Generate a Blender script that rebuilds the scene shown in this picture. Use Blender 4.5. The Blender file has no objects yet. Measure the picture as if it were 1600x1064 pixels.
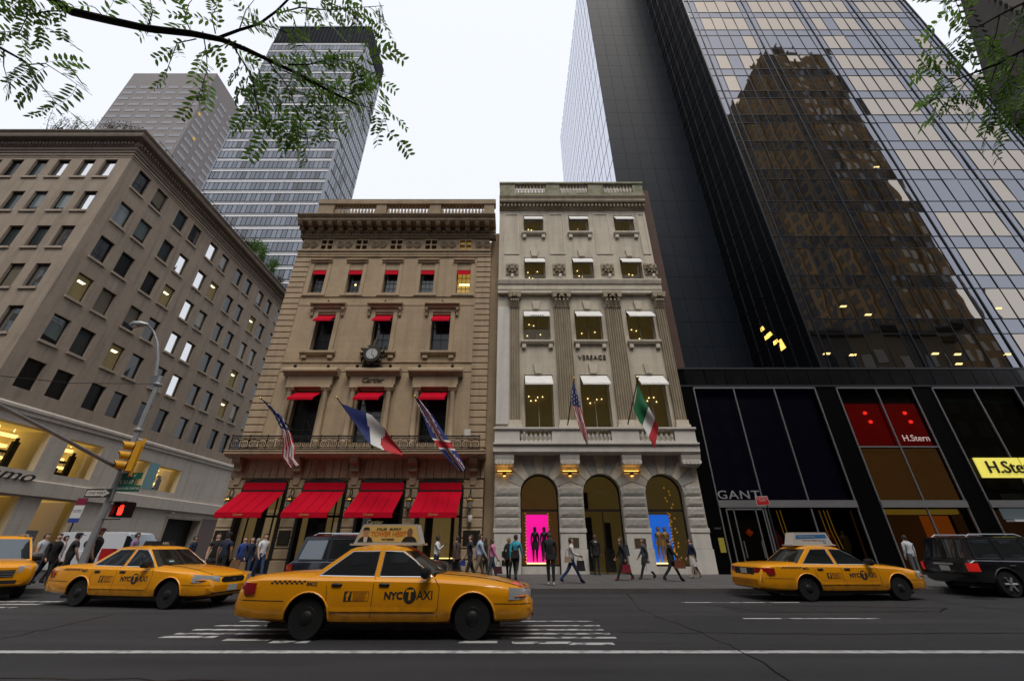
import bpy, bmesh, math, random
from mathutils import Vector, Matrix
S = bpy.context.scene
C = S.collection
rnd = random.Random(7)
rad = math.radians

# ---------------------------------------------------------------- camera
F_PX, PITCH, EYE = 630.0, rad(27.0), 1.45
cam_d = bpy.data.cameras.new('camera')
cam_d.sensor_width = 36.0
cam_d.lens = F_PX / 1600 * 36
cam_d.clip_start = 0.05
cam_d.clip_end = 3000
cam = bpy.data.objects.new('camera', cam_d)
C.objects.link(cam)
cam.location = (0, 0, EYE)
cam.rotation_euler = (math.pi / 2 + PITCH, 0, 0)
S.camera = cam

# ---------------------------------------------------------------- world: overcast sky
SUN_EL, SUN_AZ = 60, 166       # azimuth clockwise from +Y
w = bpy.data.worlds.new('World')
S.world = w
w.use_nodes = True
nt = w.node_tree
bg = nt.nodes['Background']
sky = nt.nodes.new('ShaderNodeTexSky')
sky.sky_type = 'NISHITA'
sky.sun_disc = False
sky.sun_elevation = rad(SUN_EL)
sky.sun_rotation = rad(SUN_AZ)
sky.air_density = 1.0
sky.dust_density = 4.0
sky.ozone_density = 1.0
mix = nt.nodes.new('ShaderNodeMix')
mix.data_type = 'RGBA'
mix.inputs[0].default_value = 0.80          # thin even cloud over the blue
mix.inputs[7].default_value = (9.1, 9.35, 9.95, 1)
nt.links.new(sky.outputs[0], mix.inputs[6])
nt.links.new(mix.outputs[2], bg.inputs[0])
bg.inputs[1].default_value = 0.10

sun_d = bpy.data.lights.new('sun', 'SUN')
sun_d.energy = 1.4
sun_d.angle = rad(25)
sun_d.color = (1.0, 0.93, 0.83)
sun = bpy.data.objects.new('sun', sun_d)
C.objects.link(sun)
sdir = Vector((math.sin(rad(SUN_AZ)) * math.cos(rad(SUN_EL)), math.cos(rad(SUN_AZ)) * math.cos(rad(SUN_EL)), math.sin(rad(SUN_EL))))
sun.rotation_euler = sdir.to_track_quat('Z', 'Y').to_euler()
sun.location = (0, 0, 120)

S.view_settings.view_transform = 'Standard'
S.view_settings.look = 'None'
S.view_settings.exposure = 0.30
S.view_settings.gamma = 1.0
S.render.engine = 'CYCLES'
S.cycles.use_denoising = True
S.cycles.max_bounces = 7
S.cycles.diffuse_bounces = 3
S.cycles.glossy_bounces = 4
S.cycles.transparent_max_bounces = 8
S.cycles.caustics_reflective = False
S.cycles.caustics_refractive = False

# ---------------------------------------------------------------- helpers
def at(px, py, Y):
    """a photo pixel at the distance Y -> world point"""
    x = (px - 800) / F_PX; y = (532 - py) / F_PX
    d = Vector((x, math.cos(PITCH) - y * math.sin(PITCH), math.sin(PITCH) + y * math.cos(PITCH)))
    return d * (Y / d.y) + Vector((0, 0, EYE))

WM = {}
I4 = Matrix.Identity(4)
def link(name, data, parent=None, M=None):
    o = bpy.data.objects.new(name, data)
    C.objects.link(o)
    M = M if M is not None else I4
    if parent is not None:
        o.parent = parent
        o.matrix_parent_inverse = WM[parent.name].inverted()
    o.matrix_basis = M
    WM[o.name] = M.copy()
    return o

def tag(o, label=None, cat=None, group=None, kind=None):
    if label: o['label'] = label
    if cat: o['category'] = cat
    if group: o['group'] = group
    if kind: o['kind'] = kind
    return o

def thing(name, label, cat, loc=(0, 0, 0), group=None):
    o = link(name, None, None, Matrix.Translation(loc))
    o.empty_display_size = 0.2
    return tag(o, label, cat, group)

_tmp = bpy.data.scenes.new('workbench')
def evaluated(o, *others):
    """mesh of an object with its modifiers applied, made in a scratch scene"""
    for x in (o,) + others: _tmp.collection.objects.link(x)
    with bpy.context.temp_override(scene=_tmp, view_layer=_tmp.view_layers[0]):
        dg = bpy.context.evaluated_depsgraph_get(); dg.update()
        r = bpy.data.meshes.new_from_object(o.evaluated_get(dg))
    for x in (o,) + others: bpy.data.objects.remove(x)
    return r

class MB:
    def __init__(s, tf=None):
        s.v = []; s.f = []; s.m = []; s.tf = tf
    def add(s, vs, fs, mi=0):
        b = len(s.v)
        s.v += [tuple(s.tf(*p)) if s.tf else tuple(p) for p in vs]
        s.f += [tuple(i + b for i in f) for f in fs]
        s.m += [mi] * len(fs)
        return s
    def quad(s, a, b, c, d, mi=0):
        return s.add([a, b, c, d], [(0, 1, 2, 3)], mi)
    def box(s, x0, x1, y0, y1, z0, z1, mi=0):
        return s.add([(x0, y0, z0), (x1, y0, z0), (x1, y1, z0), (x0, y1, z0), (x0, y0, z1), (x1, y0, z1), (x1, y1, z1), (x0, y1, z1)],
                     [(3, 2, 1, 0), (4, 5, 6, 7), (0, 1, 5, 4), (1, 2, 6, 5), (2, 3, 7, 6), (3, 0, 4, 7)], mi)
    def extrude(s, poly, p0, ax_a, ax_b, ax_e, mi=0):
        """poly [(a,b)] in the plane ax_a, ax_b at p0, extruded by the vector ax_e"""
        p0 = Vector(p0); A = Vector(ax_a); B = Vector(ax_b); E_ = Vector(ax_e); n = len(poly)
        r0 = [p0 + A * a + B * b for a, b in poly]
        r1 = [p + E_ for p in r0]
        return s.add(r0 + r1, [tuple(range(n - 1, -1, -1)), tuple(range(n, 2 * n))] + [(i, (i + 1) % n, n + (i + 1) % n, n + i) for i in range(n)], mi)
    def mould(s, u0, u1, prof, mi=0):
        """profile [(d,z)] run along u; d is the second coordinate"""
        n = len(prof)
        return s.add([(u0, d, z) for d, z in prof] + [(u1, d, z) for d, z in prof],
                     [tuple(range(n)), tuple(range(2 * n - 1, n - 1, -1))] + [(i, n + i, n + (i + 1) % n, (i + 1) % n) for i in range(n)], mi)
    def tube(s, pts, r, n=8, mi=0, caps=True):
        pts = [Vector(p) for p in pts]
        if not hasattr(r, '__len__'): r = [r] * len(pts)
        vs = []; fs = []
        up = None
        for i, p in enumerate(pts):
            t = (pts[min(i + 1, len(pts) - 1)] - pts[max(i - 1, 0)])
            t = t.normalized() if t.length > 1e-9 else Vector((0, 0, 1))
            if up is None:
                up = Vector((0, 0, 1)) if abs(t.z) < 0.9 else Vector((1, 0, 0))
            a = t.cross(up)
            if a.length < 1e-6: a = t.cross(Vector((0.3, 1, 0.2)))
            a.normalize(); b = a.cross(t).normalized(); up = b
            for k in range(n):
                th = 2 * math.pi * k / n
                vs.append(p + (a * math.cos(th) + b * math.sin(th)) * r[i])
        for i in range(len(pts) - 1):
            for k in range(n):
                fs.append((i * n + k, i * n + (k + 1) % n, (i + 1) * n + (k + 1) % n, (i + 1) * n + k))
        if caps:
            fs.append(tuple(range(n - 1, -1, -1))); fs.append(tuple((len(pts) - 1) * n + k for k in range(n)))
        return s.add(vs, fs, mi)
    def lathe(s, prof, c=(0, 0, 0), n=12, mi=0, axis='z'):
        """profile [(r,h)] turned round an axis through c"""
        vs = []; fs = []
        for r, h in prof:
            for k in range(n):
                th = 2 * math.pi * k / n
                a, b = r * math.cos(th), r * math.sin(th)
                p = (a, b, h) if axis == 'z' else ((a, h, b) if axis == 'y' else (h, a, b))
                vs.append((c[0] + p[0], c[1] + p[1], c[2] + p[2]))
        m = len(prof)
        for i in range(m - 1):
            for k in range(n):
                fs.append((i * n + k, i * n + (k + 1) % n, (i + 1) * n + (k + 1) % n, (i + 1) * n + k))
        fs.append(tuple(range(n - 1, -1, -1))); fs.append(tuple((m - 1) * n + k for k in range(n)))
        return s.add(vs, fs, mi)
    def wall(s, u0, u1, z0, z1, holes, depth=0.3, d=0.0, mi=0, reveal=None):
        """flat wall with rectangular openings (ua,ub,za,zb) and their reveals"""
        us = sorted({u0, u1} | {h[0] for h in holes} | {h[1] for h in holes})
        zs = sorted({z0, z1} | {h[2] for h in holes} | {h[3] for h in holes})
        us = [u for u in us if u0 - 1e-6 <= u <= u1 + 1e-6]; zs = [z for z in zs if z0 - 1e-6 <= z <= z1 + 1e-6]
        for j in range(len(zs) - 1):
            zc = (zs[j] + zs[j + 1]) / 2; run = None
            for i in range(len(us)):
                inside = True
                if i < len(us) - 1:
                    uc = (us[i] + us[i + 1]) / 2
                    inside = any(h[0] < uc < h[1] and h[2] < zc < h[3] for h in holes)
                if inside:
                    if run is not None:
                        s.quad((run, d, zs[j]), (us[i], d, zs[j]), (us[i], d, zs[j + 1]), (run, d, zs[j + 1]), mi); run = None
                elif run is None: run = us[i]
        r = mi if reveal is None else reveal
        for a, b, c0, c1 in holes:
            e = d + depth
            s.quad((a, d, c0), (a, e, c0), (a, e, c1), (a, d, c1), r); s.quad((b, d, c0), (b, d, c1), (b, e, c1), (b, e, c0), r)
            s.quad((a, d, c1), (a, e, c1), (b, e, c1), (b, d, c1), r); s.quad((a, d, c0), (b, d, c0), (b, e, c0), (a, e, c0), r)
        return s
    def mesh(s, mats, smooth=None, name='m'):
        me = bpy.data.meshes.new(name)
        me.from_pydata(s.v, [], s.f)
        for m in (mats if isinstance(mats, (list, tuple)) else [mats]): me.materials.append(m)
        if any(s.m): me.polygons.foreach_set('material_index', s.m)
        if smooth is not None:
            me.polygons.foreach_set('use_smooth', [True] * len(me.polygons))
            me.set_sharp_from_angle(angle=rad(smooth))
        me.update()
        return me
    def build(s, name, mats, parent=None, smooth=None, M=None):
        return link(name, s.mesh(mats, smooth, name), parent, M)

BLK = {}
def block(name, mat, x0, x1, y0, y1, z0, z1, parent, bev=0.0, rough=0.0):
    """one cut stone (front face towards -Y), alike sizes share a mesh"""
    dx, dy, dz = x1 - x0, y1 - y0, z1 - z0
    key = (mat.name, round(dx, 2), round(dy, 2), round(dz, 2), bev, rough)
    if key not in BLK:
        m = MB()
        if rough:
            r = random.Random(hash(key[1:4])); nx = max(2, int(dx / 0.12)); nz = max(2, int(dz / 0.12))
            vs = []; fs = []
            for j in range(nz + 1):
                for i in range(nx + 1):
                    e = i in (0, nx) or j in (0, nz)
                    vs.append((-dx / 2 + dx * i / nx, -dy / 2 + (bev if e else -r.random() * rough), -dz / 2 + dz * j / nz))
            for j in range(nz):
                for i in range(nx):
                    a = j * (nx + 1) + i; fs.append((a, a + 1, a + nx + 2, a + nx + 1))
            m.add(vs, fs); b = bev
            m.add([(-dx / 2, -dy / 2 + b, -dz / 2), (dx / 2, -dy / 2 + b, -dz / 2), (dx / 2, -dy / 2 + b, dz / 2), (-dx / 2, -dy / 2 + b, dz / 2),
                   (-dx / 2, dy / 2, -dz / 2), (dx / 2, dy / 2, -dz / 2), (dx / 2, dy / 2, dz / 2), (-dx / 2, dy / 2, dz / 2)],
                  [(0, 4, 5, 1), (1, 5, 6, 2), (2, 6, 7, 3), (3, 7, 4, 0)])
        elif bev:
            b = bev
            m.add([(-dx / 2, -dy / 2 + b, -dz / 2), (dx / 2, -dy / 2 + b, -dz / 2), (dx / 2, -dy / 2 + b, dz / 2), (-dx / 2, -dy / 2 + b, dz / 2),
                   (-dx / 2, dy / 2, -dz / 2), (dx / 2, dy / 2, -dz / 2), (dx / 2, dy / 2, dz / 2), (-dx / 2, dy / 2, dz / 2),
                   (-dx / 2 + b, -dy / 2, -dz / 2 + b), (dx / 2 - b, -dy / 2, -dz / 2 + b), (dx / 2 - b, -dy / 2, dz / 2 - b), (-dx / 2 + b, -dy / 2, dz / 2 - b)],
                  [(8, 9, 10, 11), (0, 1, 9, 8), (1, 2, 10, 9), (2, 3, 11, 10), (3, 0, 8, 11), (0, 4, 5, 1), (1, 5, 6, 2), (2, 6, 7, 3), (3, 7, 4, 0)])
        else:
            m.box(-dx / 2, dx / 2, -dy / 2, dy / 2, -dz / 2, dz / 2)
        BLK[key] = m.mesh(mat)
    return link(name, BLK[key], parent, Matrix.Translation(((x0 + x1) / 2, (y0 + y1) / 2, (z0 + z1) / 2)))

def text_mesh(body, size, mat, ext=0.01, shear=0.0, space=1.0, align='CENTER', bold=0.0, sx=1.0):
    cu = bpy.data.curves.new('t', 'FONT')
    cu.body = body; cu.size = size; cu.extrude = ext; cu.shear = shear; cu.space_character = space
    cu.align_x = align; cu.align_y = 'CENTER'; cu.offset = bold; cu.resolution_u = 3
    o = bpy.data.objects.new('t', cu)
    me = o.to_mesh()
    m = MB()
    m.add([(v.co.x * sx, v.co.y, v.co.z) for v in me.vertices], [tuple(p.vertices) for p in me.polygons])
    o.to_mesh_clear(); bpy.data.objects.remove(o); bpy.data.curves.remove(cu)
    return m
def text(name, body, size, mat, parent, pos, ext=0.01, rot=None, **k):
    """flat lettering standing in the XZ plane, read from -Y"""
    m = text_mesh(body, size, mat, ext, **k)
    M = Matrix.Translation(pos) @ (rot if rot is not None else Matrix.Rotation(math.pi / 2, 4, 'X'))
    return m.build(name, mat, parent, M=M)

# ---------------------------------------------------------------- materials
MATS = {}
def mat(name, col, rough=0.6, metal=0.0, spec=0.5, var=0.0, vscale=2.0, bump=0.0, bscale=60.0, emit=None, estr=1.0, coat=0.0,
        joints=None, streak=0.0, alpha=1.0, coords='P', stain=None, trans=0.0):
    if name in MATS: return MATS[name]
    m = bpy.data.materials.new(name); m.use_nodes = True; MATS[name] = m
    n = m.node_tree; b = n.nodes['Principled BSDF']; L = n.links.new
    b.inputs['Base Color'].default_value = (*col, 1); b.inputs['Roughness'].default_value = rough
    b.inputs['Metallic'].default_value = metal; b.inputs['Specular IOR Level'].default_value = spec
    b.inputs['Coat Weight'].default_value = coat; b.inputs['Coat Roughness'].default_value = 0.05
    b.inputs['Alpha'].default_value = alpha
    if emit is not None:
        b.inputs['Emission Color'].default_value = (*emit, 1); b.inputs['Emission Strength'].default_value = estr
    if var or bump or joints or streak or stain:
        if coords == 'P':
            co = n.nodes.new('ShaderNodeNewGeometry').outputs['Position']
        else:
            co = n.nodes.new('ShaderNodeTexCoord').outputs['Object']
        cur = None
        def mixer(fac, c2, base, how='MIX'):
            x = n.nodes.new('ShaderNodeMix'); x.data_type = 'RGBA'; x.blend_type = how
            if base is None: x.inputs[6].default_value = (*col, 1)
            else: L(base, x.inputs[6])
            if isinstance(c2, tuple): x.inputs[7].default_value = (*c2, 1)
            else: L(c2, x.inputs[7])
            L(fac, x.inputs[0]); return x.outputs[2]
        def noise(scale, vec=co, detail=5):
            t = n.nodes.new('ShaderNodeTexNoise'); t.inputs['Scale'].default_value = scale; t.inputs['Detail'].default_value = detail
            L(vec, t.inputs['Vector']); return t.outputs['Fac']
        def ramp(src, a, c, hi=1.0):
            r = n.nodes.new('ShaderNodeMapRange'); r.inputs[1].default_value = a; r.inputs[2].default_value = c; r.inputs[4].default_value = hi
            L(src, r.inputs[0]); return r.outputs[0]
        height = None
        if joints:                                   # ashlar courses: (block width, block height, strength)
            sp = n.nodes.new('ShaderNodeSeparateXYZ'); L(co, sp.inputs[0])
            ad = n.nodes.new('ShaderNodeMath'); L(sp.outputs[0], ad.inputs[0]); L(sp.outputs[1], ad.inputs[1])
            cb = n.nodes.new('ShaderNodeCombineXYZ'); L(ad.outputs[0], cb.inputs[0]); L(sp.outputs[2], cb.inputs[1])
            br = n.nodes.new('ShaderNodeTexBrick'); L(cb.outputs[0], br.inputs[0])
            br.inputs['Scale'].default_value = 1.0; br.inputs['Brick Width'].default_value = joints[0]; br.inputs['Row Height'].default_value = joints[1]
            br.inputs['Mortar Size'].default_value = joints[3] if len(joints) > 3 else 0.012; br.inputs['Mortar Smooth'].default_value = 0.2
            k = joints[2]
            br.inputs['Color1'].default_value = (*[c * (1 + 0.09 * k) for c in col], 1); br.inputs['Color2'].default_value = (*[c * (1 - 0.09 * k) for c in col], 1)
            br.inputs['Mortar'].default_value = (*[c * (1 - 0.45 * k) for c in col], 1)
            cur = br.outputs['Color']
        if var:
            cur = mixer(ramp(noise(vscale), 0.35, 0.7, var), tuple(c * 0.55 for c in col), cur)
            cur = mixer(ramp(noise(vscale * 7.3), 0.4, 0.75, var * 0.6), tuple(min(1, c * 1.35) for c in col), cur)
        if streak:
            mp = n.nodes.new('ShaderNodeVectorMath'); mp.operation = 'MULTIPLY'; L(co, mp.inputs[0]); mp.inputs[1].default_value = (2.6, 2.6, 0.22)
            cur = mixer(ramp(noise(1.0, mp.outputs[0]), 0.48, 0.72, streak), tuple(c * 0.42 for c in col), cur)
        if stain:
            cur = mixer(ramp(noise(stain[1]), 0.5, 0.62, stain[2]), stain[0], cur)
        if cur is not None: L(cur, b.inputs['Base Color'])
        if bump:
            bp = n.nodes.new('ShaderNodeBump'); bp.inputs['Strength'].default_value = bump; bp.inputs['Distance'].default_value = 0.02
            L(noise(bscale, detail=3), bp.inputs['Height']); L(bp.outputs[0], b.inputs['Normal'])
    return m

tan = mat('tan_stone', (0.40, 0.298, 0.190), 0.85, var=0.35, vscale=0.9, bump=0.25, streak=0.35, joints=(1.1, 0.44, 0.35))
tan_cut = mat('tan_cut_stone', (0.41, 0.306, 0.198), 0.85, var=0.35, vscale=1.3, bump=0.3, streak=0.4)
tan_dark = mat('shaded_tan_stone', (0.30, 0.222, 0.145), 0.9, var=0.5, vscale=1.5, bump=0.3, streak=0.4)  # same tan with the cornice shade put into its base; streaks are weathering
lime = mat('limestone', (0.56, 0.50, 0.40), 0.85, var=0.3, vscale=0.8, bump=0.2, streak=0.4, joints=(1.3, 0.62, 0.3))
lime_cut = mat('cut_limestone', (0.60, 0.535, 0.435), 0.85, var=0.35, vscale=1.2, bump=0.25, streak=0.35)
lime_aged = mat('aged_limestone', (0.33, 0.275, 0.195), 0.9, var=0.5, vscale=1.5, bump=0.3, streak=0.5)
marble = mat('pale_marble', (0.60, 0.575, 0.53), 0.6, var=0.25, vscale=1.0, bump=0.1, streak=0.25)
rock = mat('rock_faced_limestone', (0.42, 0.40, 0.36), 0.95, var=0.5, vscale=5.0, bump=0.9, bscale=22)
off_stone = mat('office_limestone', (0.33, 0.265, 0.205), 0.85, var=0.35, vscale=0.35, bump=0.15, streak=0.45, joints=(2.4, 0.92, 0.3))
off_pale = mat('office_pale_stone', (0.50, 0.45, 0.39), 0.75, var=0.2, vscale=0.5, bump=0.1, streak=0.3, joints=(2.6, 0.9, 0.4))
off_cut = mat('office_sill_stone', (0.38, 0.31, 0.245), 0.85, var=0.3, vscale=1.0, bump=0.15, streak=0.3)
black_metal = mat('black_metal', (0.012, 0.012, 0.013), 0.45, 0.3)
iron = mat('wrought_iron', (0.010, 0.010, 0.011), 0.5, 0.4)
red_canvas = mat('red_canvas', (0.44, 0.003, 0.018), 0.85, spec=.08, var=0.12, vscale=2.5, bump=0.15, bscale=300)
white_canvas = mat('white_canvas', (0.70, 0.69, 0.66), 0.8, var=0.15, vscale=3.0)
gold = mat('gilt_metal', (0.65, 0.42, 0.12), 0.3, 0.9)
steel = mat('brushed_steel', (0.42, 0.43, 0.45), 0.35, 0.8)
bronze = mat('dark_bronze', (0.035, 0.028, 0.02), 0.4, 0.5)
def glassy(name, col, refl, rough=0.02, wav=0.0, wscale=0.5, tint=(1, 1, 1)):
    """coated window glass: a dark body under a mirror-like coating"""
    m = bpy.data.materials.new(name); m.use_nodes = True; MATS[name] = m
    n = m.node_tree; L = n.links.new; b = n.nodes['Principled BSDF']
    b.inputs['Base Color'].default_value = (*col, 1); b.inputs['Roughness'].default_value = 0.25; b.inputs['Specular IOR Level'].default_value = 0.2
    g = n.nodes.new('ShaderNodeBsdfGlossy'); g.inputs['Roughness'].default_value = rough; g.inputs['Color'].default_value = (*tint, 1)
    x = n.nodes.new('ShaderNodeMixShader'); x.inputs[0].default_value = refl
    L(b.outputs[0], x.inputs[1]); L(g.outputs[0], x.inputs[2]); L(x.outputs[0], n.nodes['Material Output'].inputs[0])
    if wav:
        t = n.nodes.new('ShaderNodeTexNoise'); t.inputs['Scale'].default_value = wscale; t.inputs['Detail'].default_value = 1
        L(n.nodes.new('ShaderNodeNewGeometry').outputs['Position'], t.inputs['Vector'])
        bp = n.nodes.new('ShaderNodeBump'); bp.inputs['Strength'].default_value = 1.0; bp.inputs['Distance'].default_value = wav
        L(t.outputs[0], bp.inputs['Height']); L(bp.outputs[0], g.inputs['Normal'])
    return m
pane_dark = glassy('dark_window_glass', (0.006, 0.006, 0.007), 0.025)
pane_mid = glassy('grey_window_glass', (0.022, 0.030, 0.031), 0.055)
pane_bright = glassy('sky_bright_window_glass', (0.04, 0.045, 0.05), 0.72)
pane_blind = glassy('window_glass_with_teal_blind', (0.115, 0.150, 0.150), 0.07)
pane_beige = glassy('window_glass_with_beige_blind', (0.16, 0.14, 0.10), 0.07)
clear = mat('clear_shop_glass', (1, 1, 1), 0.02)
def make_clear(name, fac, tint=(1, 1, 1)):
    m = bpy.data.materials.new(name); m.use_nodes = True; MATS[name] = m
    n = m.node_tree; L = n.links.new
    t = n.nodes.new('ShaderNodeBsdfTransparent'); t.inputs[0].default_value = (*tint, 1)
    g = n.nodes.new('ShaderNodeBsdfGlossy'); g.inputs['Roughness'].default_value = 0.01
    f = n.nodes.new('ShaderNodeFresnel'); f.inputs[0].default_value = fac
    x = n.nodes.new('ShaderNodeMixShader')
    L(f.outputs[0], x.inputs[0]); L(t.outputs[0], x.inputs[1]); L(g.outputs[0], x.inputs[2]); L(x.outputs[0], n.nodes['Material Output'].inputs[0])
    return m
shop_glass = make_clear('shop_glass', 1.45, (0.93, 0.94, 0.92))
bronze_glass = make_clear('bronze_shop_glass', 1.22, (0.62, 0.56, 0.48))
lit_warm = mat('lit_warm_wall', (0.35, 0.25, 0.09), 0.8, emit=(0.55, 0.33, 0.06), estr=0.45, var=0.5, vscale=2.3)  # lit walls emit: room lighting is put into the wall material
lit_tan = mat('lit_tan_panel', (0.30, 0.22, 0.10), 0.7, emit=(0.42, 0.28, 0.10), estr=0.16, var=0.5, vscale=2.2, streak=.5)
lit_lamp = mat('lit_lamp', (1, 0.85, 0.5), 0.5, emit=(1.0, 0.75, 0.32), estr=3.0)
lit_strip = mat('lit_ceiling_strip', (1, 0.9, 0.6), 0.5, emit=(1.0, 0.74, 0.25), estr=1.3)
lit_dim = mat('lit_olive_wall', (0.17, 0.13, 0.06), 0.8, emit=(0.34, 0.23, 0.06), estr=0.075, var=0.4, vscale=0.9)
dark_in = mat('dark_interior', (0.012, 0.011, 0.010), 0.8)
# ================================================================ SETTING
FY = 24.0                       # street wall of the far side
asphalt = mat('asphalt', (0.024, 0.024, 0.027), 0.75, var=0.55, vscale=0.35, bump=0.5, bscale=90, stain=((0.017, 0.017, 0.018), 0.22, 0.6))
asphalt_new = mat('asphalt_patch', (0.019, 0.019, 0.021), 0.8, var=0.4, vscale=1.0, bump=0.5, bscale=110)
concrete = mat('pavement_concrete', (0.092, 0.089, 0.088), 0.85, var=0.4, vscale=0.5, bump=0.3, bscale=70, stain=((0.062, 0.060, 0.058), 1.3, 0.5))
kerb_m = mat('kerb_stone', (0.085, 0.082, 0.080), 0.8, var=0.5, vscale=2.0, bump=0.3)
paint = mat('road_paint', (0.50, 0.50, 0.49), 0.7, var=0.5, vscale=3.0, stain=((0.05, 0.05, 0.053), 4.0, 0.95))
_n = asphalt.node_tree; _b = _n.nodes['Principled BSDF']; _src = _b.inputs['Base Color'].links[0].from_socket
def _along(scale, lo, hi, col, amt):
    global _src                                   # wear running with the traffic
    ge = _n.nodes.new('ShaderNodeNewGeometry'); vm = _n.nodes.new('ShaderNodeVectorMath'); vm.operation = 'MULTIPLY'; vm.inputs[1].default_value = scale
    tx = _n.nodes.new('ShaderNodeTexNoise'); tx.inputs['Scale'].default_value = 1.0; tx.inputs['Detail'].default_value = 6; mr = _n.nodes.new('ShaderNodeMapRange'); mr.inputs[1].default_value = lo; mr.inputs[2].default_value = hi; mr.inputs[4].default_value = amt
    mx = _n.nodes.new('ShaderNodeMix'); mx.data_type = 'RGBA'; mx.inputs[7].default_value = (*col, 1); L = _n.links.new
    L(ge.outputs['Position'], vm.inputs[0]); L(vm.outputs[0], tx.inputs['Vector']); L(tx.outputs['Fac'], mr.inputs[0]); L(mr.outputs[0], mx.inputs[0]); L(_src, mx.inputs[6]); _src = mx.outputs[2]
_along((.10, 1.1, 1), .45, .75, (.046, .045, .047), .75); _along((.25, 2.6, 1), .52, .72, (.012, .012, .013), .7); _along((26, 26, 26), .60, .72, (.075, .074, .074), .5)
_n.links.new(_src, _b.inputs['Base Color'])
g = MB(); g.quad((-900, -600, -0.03), (900, -600, -0.03), (900, 1200, -0.03), (-900, 1200, -0.03))
tag(g.build('ground', asphalt), kind='structure')
m = MB()
m.quad((-300, -0.8, 0), (300, -0.8, 0), (300, 16.2, 0), (-300, 16.2, 0)); m.quad((-29.2, 16.2, 0), (-20, 16.2, 0), (-20, 300, 0), (-29.2, 300, 0))
road = tag(m.build('road', asphalt), kind='structure')
def line(name, poly, z=0.004, mt=None):
    mm = MB(); mm.add([(x, y, z) for x, y in poly], [tuple(range(len(poly)))])
    return mm.build(name, mt or paint, road)
def rect(name, x0, x1, y0, y1, **k): return line(name, [(x0, y0), (x1, y0), (x1, y1), (x0, y1)], **k)
line_paint = mat('lane_paint', (.52, .52, .51), .7, var=.35, vscale=2.0, stain=((.16, .16, .16), 6.0, .6))
rect('lane_line', -60, 60, 7.61, 7.79, mt=line_paint)
for k in range(-3, 5): 
    if k != -1: rect('lane_dash', 5.2 + 12.2 * k, 8.25 + 12.2 * k, 10.85, 10.97)
for k in range(0, 5): rect('lane_dash', 4.9 + 12.2 * k, 8.3 + 12.2 * k, 13.75, 13.87)
for y, x0, x1, h in ((10.55, -5.9, 1.75, .09), (10.0, -6.1, 1.8, .12), (9.55, -6.2, 1.78, .14), (9.15, -6.25, 1.82, .14), (8.78, -0.2, 1.85, .14)):
    rect('crossing_bar', x0, x1, y - h / 2, y + h / 2)
for x0, x1, y in ((-6.3, -5.3, 8.85), (-5.0, -4.2, 8.6), (-4.1, -3.45, 8.42), (-0.9, -0.25, 8.42), (0.0, 1.0, 8.36), (0.95, 1.7, 8.28)):
    rect('crossing_bar', x0, x1, y - .09, y + .09)
for k in range(9):                                   # crossing over the side street
    rect('crossing_bar', -28.7 + k * 1.02, -28.2 + k * 1.02, 17.2, 20.4)
rect('stop_line', -29.0, -20.2, 21.3, 21.75)
for y in (12.1, 12.75, 13.4, 14.0): rect('crossing_bar', -22.5, -13.2, y - .1, y + .1)
rect('asphalt_patch', 5.6, 10.2, 11.9, 13.2, z=0.003, mt=asphalt_new)
rect('asphalt_patch', -15.5, -9.5, 3.2, 5.0, z=0.003, mt=asphalt_new)
rect('asphalt_patch', 10.5, 22, 4.0, 6.2, z=0.003, mt=asphalt_new)
def tar_seam(pts, w_=.05):
    mm = MB(); r_ = random.Random(len(road.children)); P = []
    for (xa, ya), (xb, yb) in zip(pts, pts[1:]):
        n = max(2, int(math.hypot(xb - xa, yb - ya) / .35))
        P += [(xa + (xb - xa) * i / n + r_.gauss(0, .03), ya + (yb - ya) * i / n + r_.gauss(0, .03)) for i in range(n)]
    P.append(pts[-1])
    for (xa, ya), (xb, yb) in zip(P, P[1:]):
        L_ = math.hypot(xb - xa, yb - ya); nx, ny = -(yb - ya) / L_ * w_ / 2, (xb - xa) / L_ * w_ / 2
        mm.quad((xa - nx, ya - ny, .005), (xb - nx, yb - ny, .005), (xb + nx, yb + ny, .005), (xa + nx, ya + ny, .005))
    mm.build('tar_seam', mat('tar', (.008, .008, .009), .35), road)
tar_seam([(5.4, 13.4), (6.3, 11.9), (10.6, 12.0), (11.4, 12.6), (7.2, 13.2)]); tar_seam([(-14, 6.1), (-6, 6.3), (1, 6.0), (9, 6.25), (16, 6.1)], .03); tar_seam([(3.2, 4.2), (3.6, 8.2), (3.3, 12.5), (3.9, 16.1)], .03)
tar_seam([(-9.2, 4.4), (-8.8, 8), (-9.5, 11.5)], .03); tar_seam([(12.5, 5), (12.9, 10), (12.4, 14)], .03); tar_seam([(2, 9.3), (6, 9.1), (14, 9.4), (22, 9.2)], .03)
cov = mat('manhole_iron', (0.03, 0.03, 0.032), 0.5, 0.5, bump=0.6, bscale=40)
for x, y in ((14.6, 14.9), (-3.4, 4.8)):
    mm = MB(); mm.lathe([(0.42, 0.0), (0.42, 0.006), (0.33, 0.006), (0.32, 0.002), (0.30, 0.006), (0.0, 0.006)], (x, y, 0), 24)
    mm.build('manhole_cover', cov, road)
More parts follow.
